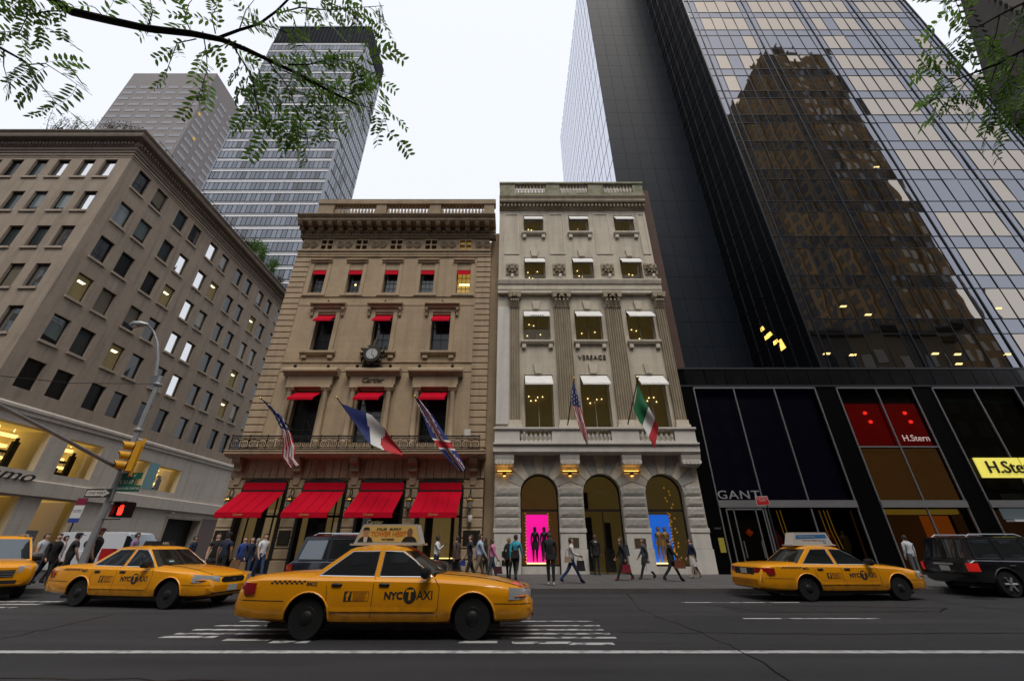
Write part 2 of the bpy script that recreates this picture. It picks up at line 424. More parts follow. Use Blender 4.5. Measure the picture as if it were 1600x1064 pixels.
# pavements with a kerb step
def pavement(x0, x1, y0, y1, kerbs):
    mm = MB(); mm.box(x0, x1, y0, y1, -0.02, 0.15)
    o = tag(mm.build('pavement', concrete), kind='structure')
    for a, b, c, d in kerbs:
        k = MB(); k.box(a, b, c, d, -0.02, 0.156); k.build('kerb', kerb_m, o)
    return o
pv = pavement(-19.84, 300, 16.36, 140, [(-20, 300, 16.2, 16.36), (-20, -19.84, 16.36, 140)])
pavement(-300, -29.36, 16.36, 140, [(-300, -29.2, 16.2, 16.36), (-29.36, -29.2, 16.36, 140)])
pavement(-300, 300, -12, -0.96, [(-300, 300, -0.96, -0.8)])
jm = mat('pavement_joint', (0.055, 0.053, 0.052), 0.9)
jb = MB()
for k in range(5): jb.quad((-19.8, 17.9 + k * 1.5, 0.153), (60, 17.9 + k * 1.5, 0.153), (60, 17.915 + k * 1.5, 0.153), (-19.8, 17.915 + k * 1.5, 0.153))
for k in range(50): jb.quad((-19 + k * 1.52, 16.4, 0.1532), (-18.985 + k * 1.52, 16.4, 0.1532), (-18.985 + k * 1.52, 23.9, 0.1532), (-19 + k * 1.52, 23.9, 0.1532))
jb.build('slab_joints', jm, pv)
# ================================================================ TAN STONE MANSION (red awnings)
R1 = thing('stone_mansion', 'tan stone mansion with red awnings and a heavy bracketed cornice', 'building', (-8.8, FY, 0))
XL, XR = -16.05, -1.6
CC = -8.78
row4 = [CC + k * 2.63 for k in (-2, -1, 0, 1, 2)]
row3 = [CC + k * 3.95 for k in (-1, 0, 1)]
shops = [(-15.12, -12.62), (-11.75, -9.28), (-8.55, -6.0), (-5.26, -2.74)]
H4 = [(c - .5, c + .5, 17.5, 19.47) for c in row4]
H3 = [(c - .62, c + .62, 12.95, 15.7) for c in row3]
H2 = [(c - .8, c + .8, 6.9, 10.15) for c in row3]
HF = []
for c in row4:
    for i in (-1, 1):
        for z in (21.4, 21.88): HF.append((c + i * .24 - .19, c + i * .24 + .19, z, z + .38))
mb = MB(lambda u, d, z: (u, FY + d, z))
mb.wall(XL + .02, XR - .02, 6.0, 21.2, H4 + H3 + H2, 0.42)
mb.wall(XL + .1, XR - .1, 21.2, 22.45, HF, 0.3, d=0.03)
mb.wall(XL + .05, XR - .05, 0.15, 6.0, [(a, b, 0.16, 4.79) for a, b in shops], 0.55, d=0.08)
mb.box(XL + .02, XR + .55, 1.9, 21, 0.15, 23.7)
mb.box(XR + .001, XR + .6, 0.75, 1.9, 0.15, 23.6)     # recess beside the neighbour
mb.build('wall', tan, R1)
dk = MB(); dk.box(XL + .3, XR - .3, FY + 1.2, FY + 1.25, 6.2, 22.3); dk.build('interior', dark_in, R1)
# ---- quoins, each stone its own block
for x0, x1 in ((XL - .03, XL + 1.12), (XR - 1.0, XR + .03)):
    z = 6.62; k = 0
    while z < 20.6:
        block('quoin_stone', tan_cut, x0, x1 - (0.0 if k % 2 else .0), FY - .06, FY + .1, z, z + .40, R1, 0.03)
        z += 0.452; k += 1
# ---- rusticated ground floor
piers = [(XL, -15.12), (-12.62, -11.75), (-9.28, -8.55), (-6.0, -5.26), (-2.74, XR)]
for a, b in piers:
    block('plinth_stone', tan_cut, a - .02, b + .02, FY - .1, FY + .12, 0.15, 0.78, R1, 0.03)
    z = 0.84
    while z < 4.7:
        block('pier_stone', tan_cut, a + .012, b - .012, FY - .03, FY + .12, z, z + .46, R1, 0.035)
        z += 0.50
    if b - a > 0.8:
        p = MB(); p.box(a + .12, b - .12, FY - .075, FY - .032, 1.5, 2.2); p.box(a + .16, b - .16, FY - .09, FY - .075, 1.54, 2.16)
        p.build('bronze_plaque', bronze, R1)
x = XL; k = 0
while x < XR - .1:
    wv = 0.445
    lean = math.sin((x - XL) / 3.4 * math.pi * 2) * 0.05
    v = MB(); t = 0.02
    a, b = x + t, min(x + wv - t, XR)
    v.add([(a, FY - .03, 4.9), (b, FY - .03, 4.9), (b + lean, FY - .03, 5.92), (a + lean, FY - .03, 5.92), (a - t, FY + .12, 4.9), (b + t, FY + .12, 4.9), (b + lean + t, FY + .12, 6.0), (a + lean - t, FY + .12, 6.0)],
          [(0, 1, 2, 3), (0, 4, 5, 1), (1, 5, 6, 2), (2, 6, 7, 3), (3, 7, 4, 0)])
    v.build('voussoir', tan_cut, R1); x += wv; k += 1
# ---- consoles, balcony and iron railing
def console(name, x, y0, z0, z1, w, dep, mt, par):
    c = MB(); h = z1 - z0
    prof = [(0, z1), (-dep, z1), (-dep, z1 - h * .18), (-dep * .92, z1 - h * .3), (-dep * .62, z1 - h * .42), (-dep * .42, z1 - h * .62), (-dep * .46, z1 - h * .8), (-dep * .3, z0 + h * .03), (0, z0)]
    c.mould(x - w / 2, x + w / 2, [(y0 + d, z) for d, z in prof])
    c.lathe([(dep * .2, -w * .56), (dep * .2, w * .56)], (x, y0 - dep * .72, z1 - h * .26), 10, axis='x')
    c.lathe([(dep * .13, -w * .55), (dep * .13, w * .55)], (x, y0 - dep * .36, z0 + h * .16), 10, axis='x')
    return c.build(name, mt, par, 40)
for x in (-15.55, -12.2, -8.92, -5.62, -2.2):
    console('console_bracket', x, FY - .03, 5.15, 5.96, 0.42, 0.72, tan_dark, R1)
    kk = MB(); kk.extrude([(-.30, 0.42), (.30, 0.42), (.14, -.42), (-.14, -.42)], (x, FY - .1, 4.95), (1, 0, 0), (0, 0, 1), (0, .12, 0)); kk.build('keystone', tan_cut, R1)
bal = MB(); bal.mould(XL - .15, XR + .1, [(FY + .2, 5.92), (FY - .75, 5.94), (FY - .86, 6.04), (FY - .98, 6.07), (FY - .98, 6.2), (FY - 1.02, 6.22), (FY - 1.02, 6.28), (FY + .2, 6.28)])
balc = bal.build('balcony', tan_cut, R1)
r = MB(); Yr = FY - .92
for z, t in ((6.33, .03), (7.06, .035), (6.95, .018), (6.43, .018)): r.box(XL + .05, XR - .25, Yr - t, Yr + t, z - t, z + t)
for k in range(0, 15):
    x = XL + .06 + k * (XR - .3 - XL) / 14.0
    r.box(x - .02, x + .02, Yr - .02, Yr + .02, 6.28, 7.16)
rail = r.build('railing', iron, R1)
sc = MB()
for s in (-1, 1):
    pts = []
    for i in range(26):
        th = i / 25 * 3.4 * math.pi; rr = .19 * (1 - i / 25 * .82)
        pts.append((s * (.26 - rr * math.cos(th) * 1.0 + 0), 0, .30 + rr * math.sin(th)))
    sc.tube(pts, .024, 5)
    sc.tube([(s * .07, 0, .30), (s * .05, 0, .55), (s * .22, 0, .68), (s * .42, 0, .62), (s * .47, 0, .45)], .022, 5)
    sc.tube([(s * .07, 0, .30), (s * .10, 0, .12), (s * .3, 0, .04), (s * .45, 0, .12)], .022, 5)
scm = sc.mesh(iron)
for k in range(14):
    x = XL + .06 + (k + .5) * (XR - .3 - XL) / 14.0
    link('iron_scroll', scm, rail, Matrix.Translation((x, Yr, 6.38)) @ Matrix.Diagonal((1, 1, .8, 1)))
# ---- string courses
st = MB()
for z, h, d in ((17.1, .1, .07), (16.42, .05, .03), (12.05, .09, .07), (11.42, .05, .03), (20.62, .16, .1), (20.85, .3, .05), (21.12, .14, .14)):
    st.mould(XL + 1.14 if z < 20 else XL - .02, XR - 1.02 if z < 20 else XR + .02, [(FY + .05, z), (FY - d, z + h * .2), (FY - d, z + h * .8), (FY + .05, z + h)])
st.build('string_course', tan_cut, R1)
# ---- frieze reliefs, dentils, modillions, cornice
fr = []
for i in range(6):
    c = CC + (i - 2.5) * 2.63
    for s in (-.3, .3):
        q = MB()
        for R_, r_ in ((.25, .05), (.12, .05)):
            q.tube([(c + s + R_ * math.cos(a * math.pi / 8), FY - .01, 21.83 + R_ * math.sin(a * math.pi / 8)) for a in range(17)], r_, 6, caps=False)
        q.lathe([(.0, -.08), (.06, -.05), (.09, .0)], (c + s, FY, 21.83), 8, axis='y')
        for a in range(8):
            q.tube([(c + s + .10 * math.cos(a * math.pi / 4), FY - .02, 21.83 + .10 * math.sin(a * math.pi / 4)), (c + s + .24 * math.cos(a * math.pi / 4 + .5), FY - .02, 21.83 + .24 * math.sin(a * math.pi / 4 + .5))], .025, 5)
        q.build('rosette_relief', tan_dark, R1, 40)
for c in row4:
    q = MB(); q.wall(c - .5, c + .5, 21.32, 22.36, [(c + i * .24 - .19, c + i * .24 + .19, z, z + .38) for i in (-1, 1) for z in (21.4, 21.88)], .06, d=FY - .03)
    wn = q.build('attic_window', tan_cut, R1)
    q = MB(); q.quad((c - .48, FY + .3, 21.35), (c + .48, FY + .3, 21.35), (c + .48, FY + .3, 22.34), (c - .48, FY + .3, 22.34))
    q.build('pane', lit_warm if c == row4[4] else pane_dark, wn)
cn = MB()
def zc(z): return 22.42 + (z - 22.92) * 0.635
cn.mould(XL - .1, XR + .35, [(d, zc(z)) for d, z in [(FY + .3, 22.92), (FY - .10, 22.92), (FY - .14, 23.05), (FY - .2, 23.12), (FY - .2, 23.42), (FY - .3, 23.5), (FY - .3, 24.12), (FY - .34, 24.2), (FY - 1.05, 24.24), (FY - 1.1, 24.36), (FY - 1.1, 24.62), (FY - 1.2, 24.74), (FY - 1.32, 24.95), (FY - 1.32, 25.06), (FY + .3, 25.1)]])
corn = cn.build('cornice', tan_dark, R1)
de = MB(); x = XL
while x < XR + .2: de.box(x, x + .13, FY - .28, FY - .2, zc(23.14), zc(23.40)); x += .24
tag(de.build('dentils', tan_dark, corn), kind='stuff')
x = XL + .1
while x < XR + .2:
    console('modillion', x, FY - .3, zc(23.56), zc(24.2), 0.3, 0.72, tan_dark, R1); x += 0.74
# ---- roof balustrade
rb = MB(); YB = FY - .35
for a, b in ((-15.3, -14.05), (-10.72, -9.92), (-6.5, -5.62), (-2.2, -1.4)): rb.box(a, b, YB - .02, YB + .42, 23.7, 25.62)
rb.mould(-15.35, -1.3, [(YB - .1, 25.62), (YB - .1, 25.9), (YB - .02, 26.0), (YB - .02, 26.18), (YB + .5, 26.18), (YB + .5, 25.62)])
rb.box(-15.35, -1.35, YB - .05, YB + .45, 23.7, 24.68)
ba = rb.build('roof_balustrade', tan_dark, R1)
bs = MB(); bs.lathe([(.10, 0), (.10, .07), (.055, .1), (.05, .16), (.105, .34), (.10, .45), (.05, .68), (.045, .82), (.075, .88), (.10, .93), (.10, 1.0)], (0, 0, 0), 8)
bsm = bs.mesh(tan_cut, 50)
for a, b in ((-14.05, -10.72), (-9.92, -6.5), (-5.62, -2.2)):
    n = 13
    for i in range(n): link('baluster', bsm, ba, Matrix.Translation((a + (i + .5) * (b - a) / n, YB + .2, 24.68)) @ Matrix.Diagonal((1, 1, .94, 1)))
# ---- windows
def window(par, c, w, z0, z1, Y, fm, pm, cols=2, rows=2, fw=0.06):
    q = MB(); 
    q.box(c - w / 2, c - w / 2 + fw, Y, Y + .07, z0, z1); q.box(c + w / 2 - fw, c + w / 2, Y, Y + .07, z0, z1)
    q.box(c - w / 2 + fw, c + w / 2 - fw, Y, Y + .07, z0, z0 + fw); q.box(c - w / 2 + fw, c + w / 2 - fw, Y, Y + .07, z1 - fw, z1)
    iw = w - 2 * fw; ih = z1 - z0 - 2 * fw
    for i in range(1, cols): q.box(c - w / 2 + fw + iw * i / cols - fw * .35, c - w / 2 + fw + iw * i / cols + fw * .35, Y + .005, Y + .065, z0 + fw, z1 - fw)
    for j in range(1, rows): q.box(c - w / 2 + fw, c + w / 2 - fw, Y + .01, Y + .06, z0 + fw + ih * j / rows - fw * .3, z0 + fw + ih * j / rows + fw * .3)
    o = q.build('window', fm, par)
    p = MB(); p.quad((c - w / 2 + fw * .5, Y + .04, z0 + fw * .5), (c + w / 2 - fw * .5, Y + .04, z0 + fw * .5), (c + w / 2 - fw * .5, Y + .04, z1 - fw * .5), (c - w / 2 + fw * .5, Y + .04, z1 - fw * .5))
    p.build('pane', pm, o)
    return o
dk_frame = mat('dark_window_frame', (0.02, 0.016, 0.013), 0.5)
for i, c in enumerate(row4):
    window(R1, c, 1.0, 17.5, 19.47, FY + .3, dk_frame, [pane_dark, pane_dark, pane_mid, pane_mid, lit_warm][i], 3, 4, .05)
    if i in (1, 4):
        q = MB(); q.box(c - .32 if i == 4 else c - .02, c + .42 if i == 4 else c + .08, FY + .285, FY + .295, 18.3, 18.42); q.build('lamp_glow', lit_lamp, R1)
    q = MB(); q.extrude([(-.47, 0), (.47, 0), (.47, -.42), (-.47, -.42)], (c, FY + .02, 19.44), (1, 0, 0), (0, .25, 1), (0, .02, 0)); q.build('roller_awning', red_canvas, R1)
    q = MB(); q.mould(c - .78, c + .78, [(FY + .05, 20.02), (FY - .12, 20.06), (FY - .16, 20.18), (FY - .26, 20.24), (FY - .26, 20.34), (FY + .05, 20.38)])
    for s in (-1, 1): q.box(c + s * .64 - .13, c + s * .64 + .13, FY - .07, FY + .06, 17.34, 20.0)
    q.box(c - .8, c + .8, FY - .13, FY + .06, 17.2, 17.33)
    q.build('window_surround', tan_cut, R1)
def awning(par, name, x0, x1, zt, zb, out, y0=FY, val=.14, mt=red_canvas, side=True):
    q = MB(); t = .02
    n = 6
    top = []; 
    for i in range(n + 1):
        f = i / n
        top.append((x0 + (x1 - x0) * f, 0))
    vs = []; fs = []
    for i in range(n + 1):
        x = x0 + (x1 - x0) * i / n; sag = .012 * math.sin(i * 2.1)
        vs += [(x, y0, zt), (x, y0 - out * .5, (zt + zb) / 2 - .02 + sag), (x, y0 - out, zb), (x, y0 - out - .015 + sag * .5, zb - val)]
    for i in range(n):
        for j in range(3): fs.append((i * 4 + j, i * 4 + 4 + j, i * 4 + 5 + j, i * 4 + 1 + j))
    q.add(vs, fs)
    q.add([(x, y + .015, z - .015) for x, y, z in vs], fs)
    o = q.build(name, mt, par)
    if x1 - x0 > 1.9:
        se = MB()
        for k in (1, 2, 3):
            xs_ = x0 + (x1 - x0) * k / 4
            for j in range(2):
                ya, za = (y0, zt) if j == 0 else (y0 - out * .5, (zt + zb) / 2 - .02); yb_, zb_ = (y0 - out * .5, (zt + zb) / 2 - .02) if j == 0 else (y0 - out, zb)
                se.quad((xs_ - .012, ya - .016, za + .016), (xs_ + .012, ya - .016, za + .016), (xs_ + .012, yb_ - .016, zb_ + .016), (xs_ - .012, yb_ - .016, zb_ + .016))
        tag(se.build('canvas_seams', mat('red_seam', (.30, .002, .012), .8, spec=.05), o), kind='stuff')
    fr = MB()
    for x in (x0 + .03, x1 - .03): fr.tube([(x, y0, zb + .02), (x, y0 - out, zb - .02)], .015, 5)
    fr.tube([(x0, y0 - out + .02, zb - .02), (x1, y0 - out + .02, zb - .02)], .015, 5)
    fr.build('awning_frame', black_metal, o)
    return o
for i, c in enumerate(row3):
    window(R1, c, 1.24, 12.95, 15.7, FY + .32, dk_frame, pane_dark, 2, 3)
    awning(R1, 'window_awning', c - .6, c + .6, 15.62, 14.98, .62, FY + .02)
    q = MB(); q.mould(c - 1.2, c + 1.2, [(FY + .05, 16.1), (FY - .2, 16.14), (FY - .24, 16.3), (FY - .42, 16.36), (FY - .42, 16.48), (FY + .05, 16.56)])
    q.box(c - .98, c + .98, FY - .08, FY + .06, 15.86, 16.09)
    for s in (-1, 1): q.box(c + s * .76 - .14, c + s * .76 + .14, FY - .09, FY + .06, 12.86, 15.84)
    q.mould(c - 1.15, c + 1.15, [(FY + .05, 12.55), (FY - .16, 12.6), (FY - .26, 12.7), (FY - .26, 12.84), (FY + .05, 12.86)])
    for s in (-1, 1): q.box(c + s * .85 - .16, c + s * .85 + .16, FY - .16, FY + .05, 12.36, 12.55)
    q.build('window_surround', tan_cut, R1)
    for s in (-1, 1): console('hood_bracket', c + s * 1.06, FY - .02, 15.5, 16.12, .17, .26, tan_cut, R1)
    # first floor: columns, entablature, awning
    window(R1, c, 1.6, 6.9, 10.15, FY + .34, dk_frame, pane_dark, 2, 4)
    awning(R1, 'window_awning', c - .78, c + .78, 10.08, 9.42, .92, FY + .05, .16)
    q = MB(); q.mould(c - 1.72, c + 1.72, [(FY + .05, 11.02), (FY - .3, 11.06), (FY - .34, 11.2), (FY - .6, 11.26), (FY - .6, 11.4), (FY - .5, 11.5), (FY + .05, 11.55)])
    q.box(c - 1.42, c + 1.42, FY - .27, FY + .05, 10.45, 11.02); q.box(c - 1.36, c + 1.36, FY - .30, FY + .05, 10.3, 10.44)
    q.build('window_entablature', tan_cut, R1)
    for s in (-1, 1):
        q = MB(); X0 = c + s * 1.12
        q.box(X0 - .24, X0 + .24, FY - .36, FY + .05, 6.28, 6.66); q.lathe([(.22, 6.66), (.23, 6.74), (.19, 6.8), (.185, 8.0), (.155, 9.9), (.17, 9.94), (.15, 9.98), (.2, 10.08), (.24, 10.2)], (X0, FY - .14, 0), 14)
        for t in (-1, 1): q.lathe([(.075, -.2), (.075, .2)], (X0 + t * .19, FY - .14, 10.16), 8, axis='y')
        q.box(X0 - .27, X0 + .27, FY - .4, FY + .05, 10.22, 10.3)
        q.build('column', tan_cut, R1, 40)
        q = MB(); q.lathe([(.07, 0), (.1, .05), (.1, .16), (.05, .2)], (c + s * 1.05, FY - .42, 11.54), 8); q.build('flood_lamp', bronze, R1, 40)
    q = MB(); q.lathe([(.02, -.12), (.05, -.06), (.05, .06), (.03, .14)], (c, FY - .3, 16.6), 8, axis='y'); q.build('flood_lamp', bronze, R1, 40)
text('lettering', 'Cartier', 0.46, bronze, R1, (CC, FY - .29, 10.72), 0.015, shear=0.25, bold=.008)
# ---- clock over the middle window
ck = link('clock', None, R1, Matrix.Translation((CC - .15, FY - .5, 12.3)))
q = MB(); cx, cz = CC - .12, 12.32
q.lathe([(.62, -.3), (.66, -.25), (.64, -.12), (.5, 0), (.3, .35)], (cx, FY - .5, cz), 20, axis='y')
for a in range(12):
    th = a * math.pi / 6 + .2
    q.tube([(cx + .55 * math.cos(th), FY - .66, cz + .55 * math.sin(th)), (cx + .82 * math.cos(th + .15), FY - .62, cz + .78 * math.sin(th + .15)), (cx + (.95 if a % 3 == 0 else .78) * math.cos(th + .4), FY - .55, cz + (.95 if a % 3 == 0 else .78) * math.sin(th + .4))], [.11, .10, .03], 6)
q.tube([(cx, FY - .6, cz + .6), (cx + .02, FY - .58, cz + 1.0), (cx + .1, FY - .55, cz + 1.45), (cx + .06, FY - .55, cz + 1.85)], [.22, .17, .09, .02], 8)
q.tube([(cx - .55, FY - .6, cz + .3), (cx - .85, FY - .5, cz + .55), (cx - 1.05, FY - .45, cz + .62)], [.15, .13, .05], 6)
q.tube([(cx - .6, FY - .5, cz - .75), (cx, FY - .62, cz - .62), (cx + .6, FY - .5, cz - .75)], [.12, .16, .12], 6)
q.box(cx - .7, cx + .7, FY - .5, FY, cz - .95, cz - .72)
q.v = [(cx + (x - cx) * .86, y, cz + (z - cz) * .86) for x, y, z in q.v]; q.build('clock_case', bronze, ck, 50)
q = MB(); q.lathe([(.36, -.84), (.36, -.80)], (cx, FY, cz), 24, axis='y'); fc = q.build('clock_face', mat('clock_enamel', (.42, .42, .41), .4), ck)
q = MB(); q.box(cx - .014, cx + .014, FY - .86, FY - .85, cz - .05, cz + .34); q.add([(cx - .03, FY - .858, cz), (cx + .02, FY - .858, cz - .03), (cx + .2, FY - .858, cz - .22), (cx + .17, FY - .858, cz - .25)], [(0, 1, 2, 3)])
for a in range(12):
    th = a * math.pi / 6; q.box(cx + .30 * math.cos(th) - .015, cx + .30 * math.cos(th) + .015, FY - .852, FY - .846, cz + .30 * math.sin(th) - .015, cz + .30 * math.sin(th) + .015)
q.build('clock_hands', black_metal, ck)
# ---- shop fronts with big red awnings
pale_panel = mat('pale_display_panel', (.55, .46, .33), .7, emit=(.5, .36, .18), estr=.22)
for i, (a, b) in enumerate(shops):
    q = MB(); n = 10                                   # black frame with rounded head
    def ring(o, r):
        pts = [(a - o, .16), (a - o, 4.79 + o - r)] + [(a - o + r - r * math.cos(t * math.pi / 2 / 5), 4.79 + o - r + r * math.sin(t * math.pi / 2 / 5)) for t in range(1, 6)]
        return pts + [(a + b - x, z) for x, z in reversed(pts)]
    o_, i_ = ring(.02, .5), ring(-.14, .4)
    vs = [(x, FY - .11, z) for x, z in o_] + [(x, FY - .11, z) for x, z in i_] + [(x, FY + .4, z) for x, z in i_] + [(x, FY + .1, z) for x, z in o_]
    k = len(o_); fs = []
    for j in range(k - 1): fs += [(j, j + 1, k + j + 1, k + j), (k + j, k + j + 1, 2 * k + j + 1, 2 * k + j), (3 * k + j, 3 * k + j + 1, j + 1, j)]
    q.add(vs, fs)
    q.box(a + .14, b - .14, FY + .3, FY + .38, .16, .85)
    q.box(a + .14, b - .14, FY + .3, FY + .38, 2.86, 2.98)
    if i != 2: q.box(b - .62, b - .55, FY + .3, FY + .37, .85, 4.6); q.box(a + .5, a + .56, FY + .3, FY + .37, .85, 4.6)
    sh = q.build('shop_window', black_metal, R1)
    q = MB(); q.quad((a + .1, FY + .34, .2), (b - .1, FY + .34, .2), (b - .1, FY + .34, 4.7), (a + .1, FY + .34, 4.7)); q.build('pane', shop_glass, sh)
    q = MB(); Yb = FY + 1.15
    q.quad((a - .2, Yb, .16), (b + .2, Yb, .16), (b + .2, Yb, 4.78), (a - .2, Yb, 4.78)); q.quad((a, FY + .42, .62), (b, FY + .42, .62), (b, Yb, .62), (a, Yb, .62))
    q.build('display_back', dark_in if i == 2 else lit_tan, sh)
    q = MB()
    if i == 0:
        q.box(a + .7, a + 1.15, FY + .9, FY + .95, .65, 4.3); q.build('dark_drape', dark_in, sh)
        q = MB(); q.box(a + 1.25, b - .7, FY + .8, FY + .84, .7, 3.3); q.build('display_panel', pale_panel, sh)
    elif i == 1:
        q.box(a + .3, a + 1.3, FY + .85, FY + .92, .65, 4.5); q.build('dark_drape', dark_in, sh)
    elif i == 3:
        q.box(a + .35, a + .8, FY + .9, FY + .96, .65, 4.5); q.box(b - .7, b - .5, FY + .85, FY + .9, .65, 4.5); q.build('dark_drape', dark_in, sh)
        q = MB(); q.box(a + .2, b - .2, FY + .5, FY + .55, .84, .9); q.build('display_shelf', lit_strip, sh)
    if i == 2: text('lettering', 'Cartier', .3, pale_panel, sh, ((a + b) / 2 - .3, FY + .31, 2.62), .004, shear=.25)
    aw = awning(R1, 'shop_awning', a + .05, b - .05, 4.2, 2.98, 1.72, FY - .12, .25)
    q = MB(); q.extrude([(0, 0), (b - a - .16, 0), (b - a - .16, .40), (0, .40)], (a + .08, FY - .13, 4.24), (1, 0, 0), (0, .12, 1), (0, -.03, 0)); q.build('awning_hood', red_canvas, aw)
    q = MB(); q.box(a + .04, b - .04, FY - .2, FY - .1, 4.165, 4.245); q.build('awning_bar', black_metal, aw)
    text('awning_lettering', 'Cartier', .17, mat('gold_print', (.5, .32, .1), .6), aw, ((a + b) / 2, FY - .12 - 1.72 - .03, 2.87), .002, shear=.25)
# ---- wall lanterns between the shop fronts
lan_glass = mat('lantern_glass', (.25, .25, .22), .15, spec=.6)
for x in (-15.55, -12.18, -8.92, -5.63, -2.3):
    o = link('wall_lantern', None, R1, Matrix.Translation((x, FY - .35, 3.4)))
    q = MB(); q.tube([(x, FY - .05, 4.15), (x, FY - .2, 4.3), (x, FY - .38, 4.2), (x, FY - .38, 3.98)], .03, 6); q.tube([(x, FY - .05, 3.6), (x, FY - .2, 3.75), (x, FY - .1, 4.0), (x, FY - .04, 4.1)], .025, 6)
    q.lathe([(.02, 3.98), (.06, 3.93), (.10, 3.86), (.17, 3.80), (.19, 3.76)], (x, FY - .38, 0), 10); q.lathe([(.08, 3.28), (.04, 3.22), (.02, 3.12)], (x, FY - .38, 0), 8)
    q.build('bracket', bronze, o, 40)
    q = MB(); q.lathe([(.17, 3.76), (.16, 3.6), (.09, 3.3)], (x, FY - .38, 0), 8); q.build('lantern_glass', lan_glass, o, 30)
    q = MB(); q.lathe([(.185, 3.755), (.2, 3.72), (.2, 3.66), (.18, 3.63)], (x, FY - .38, 0), 8); q.build('brass_band', gold, o)
q = MB(); q.box(-2.75, -2.4, FY - .9, FY - .6, 7.1, 7.48); q.build('speaker_box', marble, R1)
q = MB(); q.lathe([(.1, 2.6), (.13, 2.7), (.13, 2.88), (.09, 2.95)], (-2.28, FY - .2, 0), 10); q.build('security_camera', marble, R1, 40)
# ================================================================ PALE LIMESTONE SHOP BUILDING
R2 = thing('limestone_building', 'pale limestone building with three arched shop windows and fluted pilasters', 'building', (4.8, FY, 0))
VL, VR = -0.98, 10.55
cols = [1.68, 5.22, 8.78]
W5 = [(c - .77, c + .77, 23.0, 24.82) for c in cols]
W4 = [(c - .78, c + .78, 18.6, 20.65) for c in cols]
W3 = [(c - .92, c + .92, 13.65, 16.05) for c in cols]
W2 = [(c - .9, c + .9, 7.3, 11.24) for c in cols]
mb = MB(lambda u, d, z: (u, FY + d, z))
mb.wall(VL, VR, 6.1, 26.0, W5 + W4 + W3 + W2, .38)
mb.box(VL, VR, .9, 6.4, 5.6, 26.3); mb.box(VL, VR, 4.5, 21, .15, 26.3); mb.box(VL, VL + .3, .1, .9, .15, 26.0); mb.box(VR - .3, VR, .1, .9, .15, 26.0)
mb.build('wall', lime, R2)
# ground floor with arched openings
ac = [1.52, 5.02, 8.5]; ar = 1.06; zs = 4.05
g = MB()
def arch_wall(mm, x0, x1, z0, z1, cs, r, zsp, y, depth):
    edges = [x0] + [e for c in cs for e in (c - r, c + r)] + [x1]
    for i in range(0, len(edges), 2): mm.quad((edges[i], y, z0), (edges[i + 1], y, z0), (edges[i + 1], y, z1), (edges[i], y, z1))
    for c in cs:
        n = 20; pts = [(c - r * math.cos(math.pi * i / n), zsp + r * math.sin(math.pi * i / n)) for i in range(n + 1)]
        for i in range(n):
            (xa, za), (xb, zb) = pts[i], pts[i + 1]
            mm.quad((xa, y, za), (xb, y, zb), (xb, y, z1), (xa, y, z1)); mm.quad((xa, y, za), (xa, y + depth, za), (xb, y + depth, zb), (xb, y, zb))
        for s in (-1, 1): mm.quad((c + s * r, y, z0), (c + s * r, y + depth, z0), (c + s * r, y + depth, zsp), (c + s * r, y, zsp))
arch_wall(g, VL, VR, .15, 6.4, ac, ar, zs, FY - .1, .6)
g.quad((VL, FY - .1, .15), (VL, FY + .2, .15), (VL, FY + .2, 6.4), (VL, FY - .1, 6.4)); g.quad((VR, FY - .1, .15), (VR, FY + .2, .15), (VR, FY + .2, 6.4), (VR, FY - .1, 6.4))
g.build('ground_storey_wall', lime_cut, R2)
pier = [(VL, ac[0] - ar), (ac[0] + ar, ac[1] - ar), (ac[1] + ar, ac[2] - ar), (ac[2] + ar, VR)]
for a, b in pier:
    block('base_stone', marble, a - .03, b + .03, FY - .2, FY - .02, .15, 1.3, R2, .015)
    block('base_stone', marble, a + .01, b - .01, FY - .17, FY - .02, 1.315, 2.08, R2, .015)
    block('base_cap', marble, a - .03, b + .03, FY - .21, FY - .02, 2.085, 2.30, R2, .02)
    for k in range(4):
        block('rock_faced_stone', rock, a + .03, b - .03, FY - .19, FY - .04, 2.34 + k * .54, 2.34 + k * .54 + .49, R2, .03, .018)
    # the voussoirs between springing and band
for c in ac:
    n = 9
    for i in range(n):
        t0, t1 = math.pi * i / n + .012, math.pi * (i + 1) / n - .012
        def P(t, r):
            x, z = -math.cos(t) * r, math.sin(t) * r
            lim_z = 6.28 - zs
            if z > lim_z: x *= lim_z / z; z = lim_z
            lim_x = 1.74
            if abs(x) > lim_x: z *= lim_x / abs(x); x = math.copysign(lim_x, x)
            return c + x, zs + z
        (ax, az), (bx, bz), (cx_, cz_), (dx, dz) = P(t0, ar + .02), P(t1, ar + .02), P(t1, 2.45), P(t0, 2.45)
        v = MB(); v.add([(ax, FY - .16, az), (bx, FY - .16, bz), (cx_, FY - .16, cz_), (dx, FY - .16, dz), (ax, FY - .09, az), (bx, FY - .09, bz), (cx_, FY - .09, cz_), (dx, FY - .09, dz)],
                        [(0, 1, 2, 3), (0, 4, 5, 1), (1, 5, 6, 2), (2, 6, 7, 3), (3, 7, 4, 0)])
        v.build('voussoir', rock if i % 2 else lime_cut, R2)
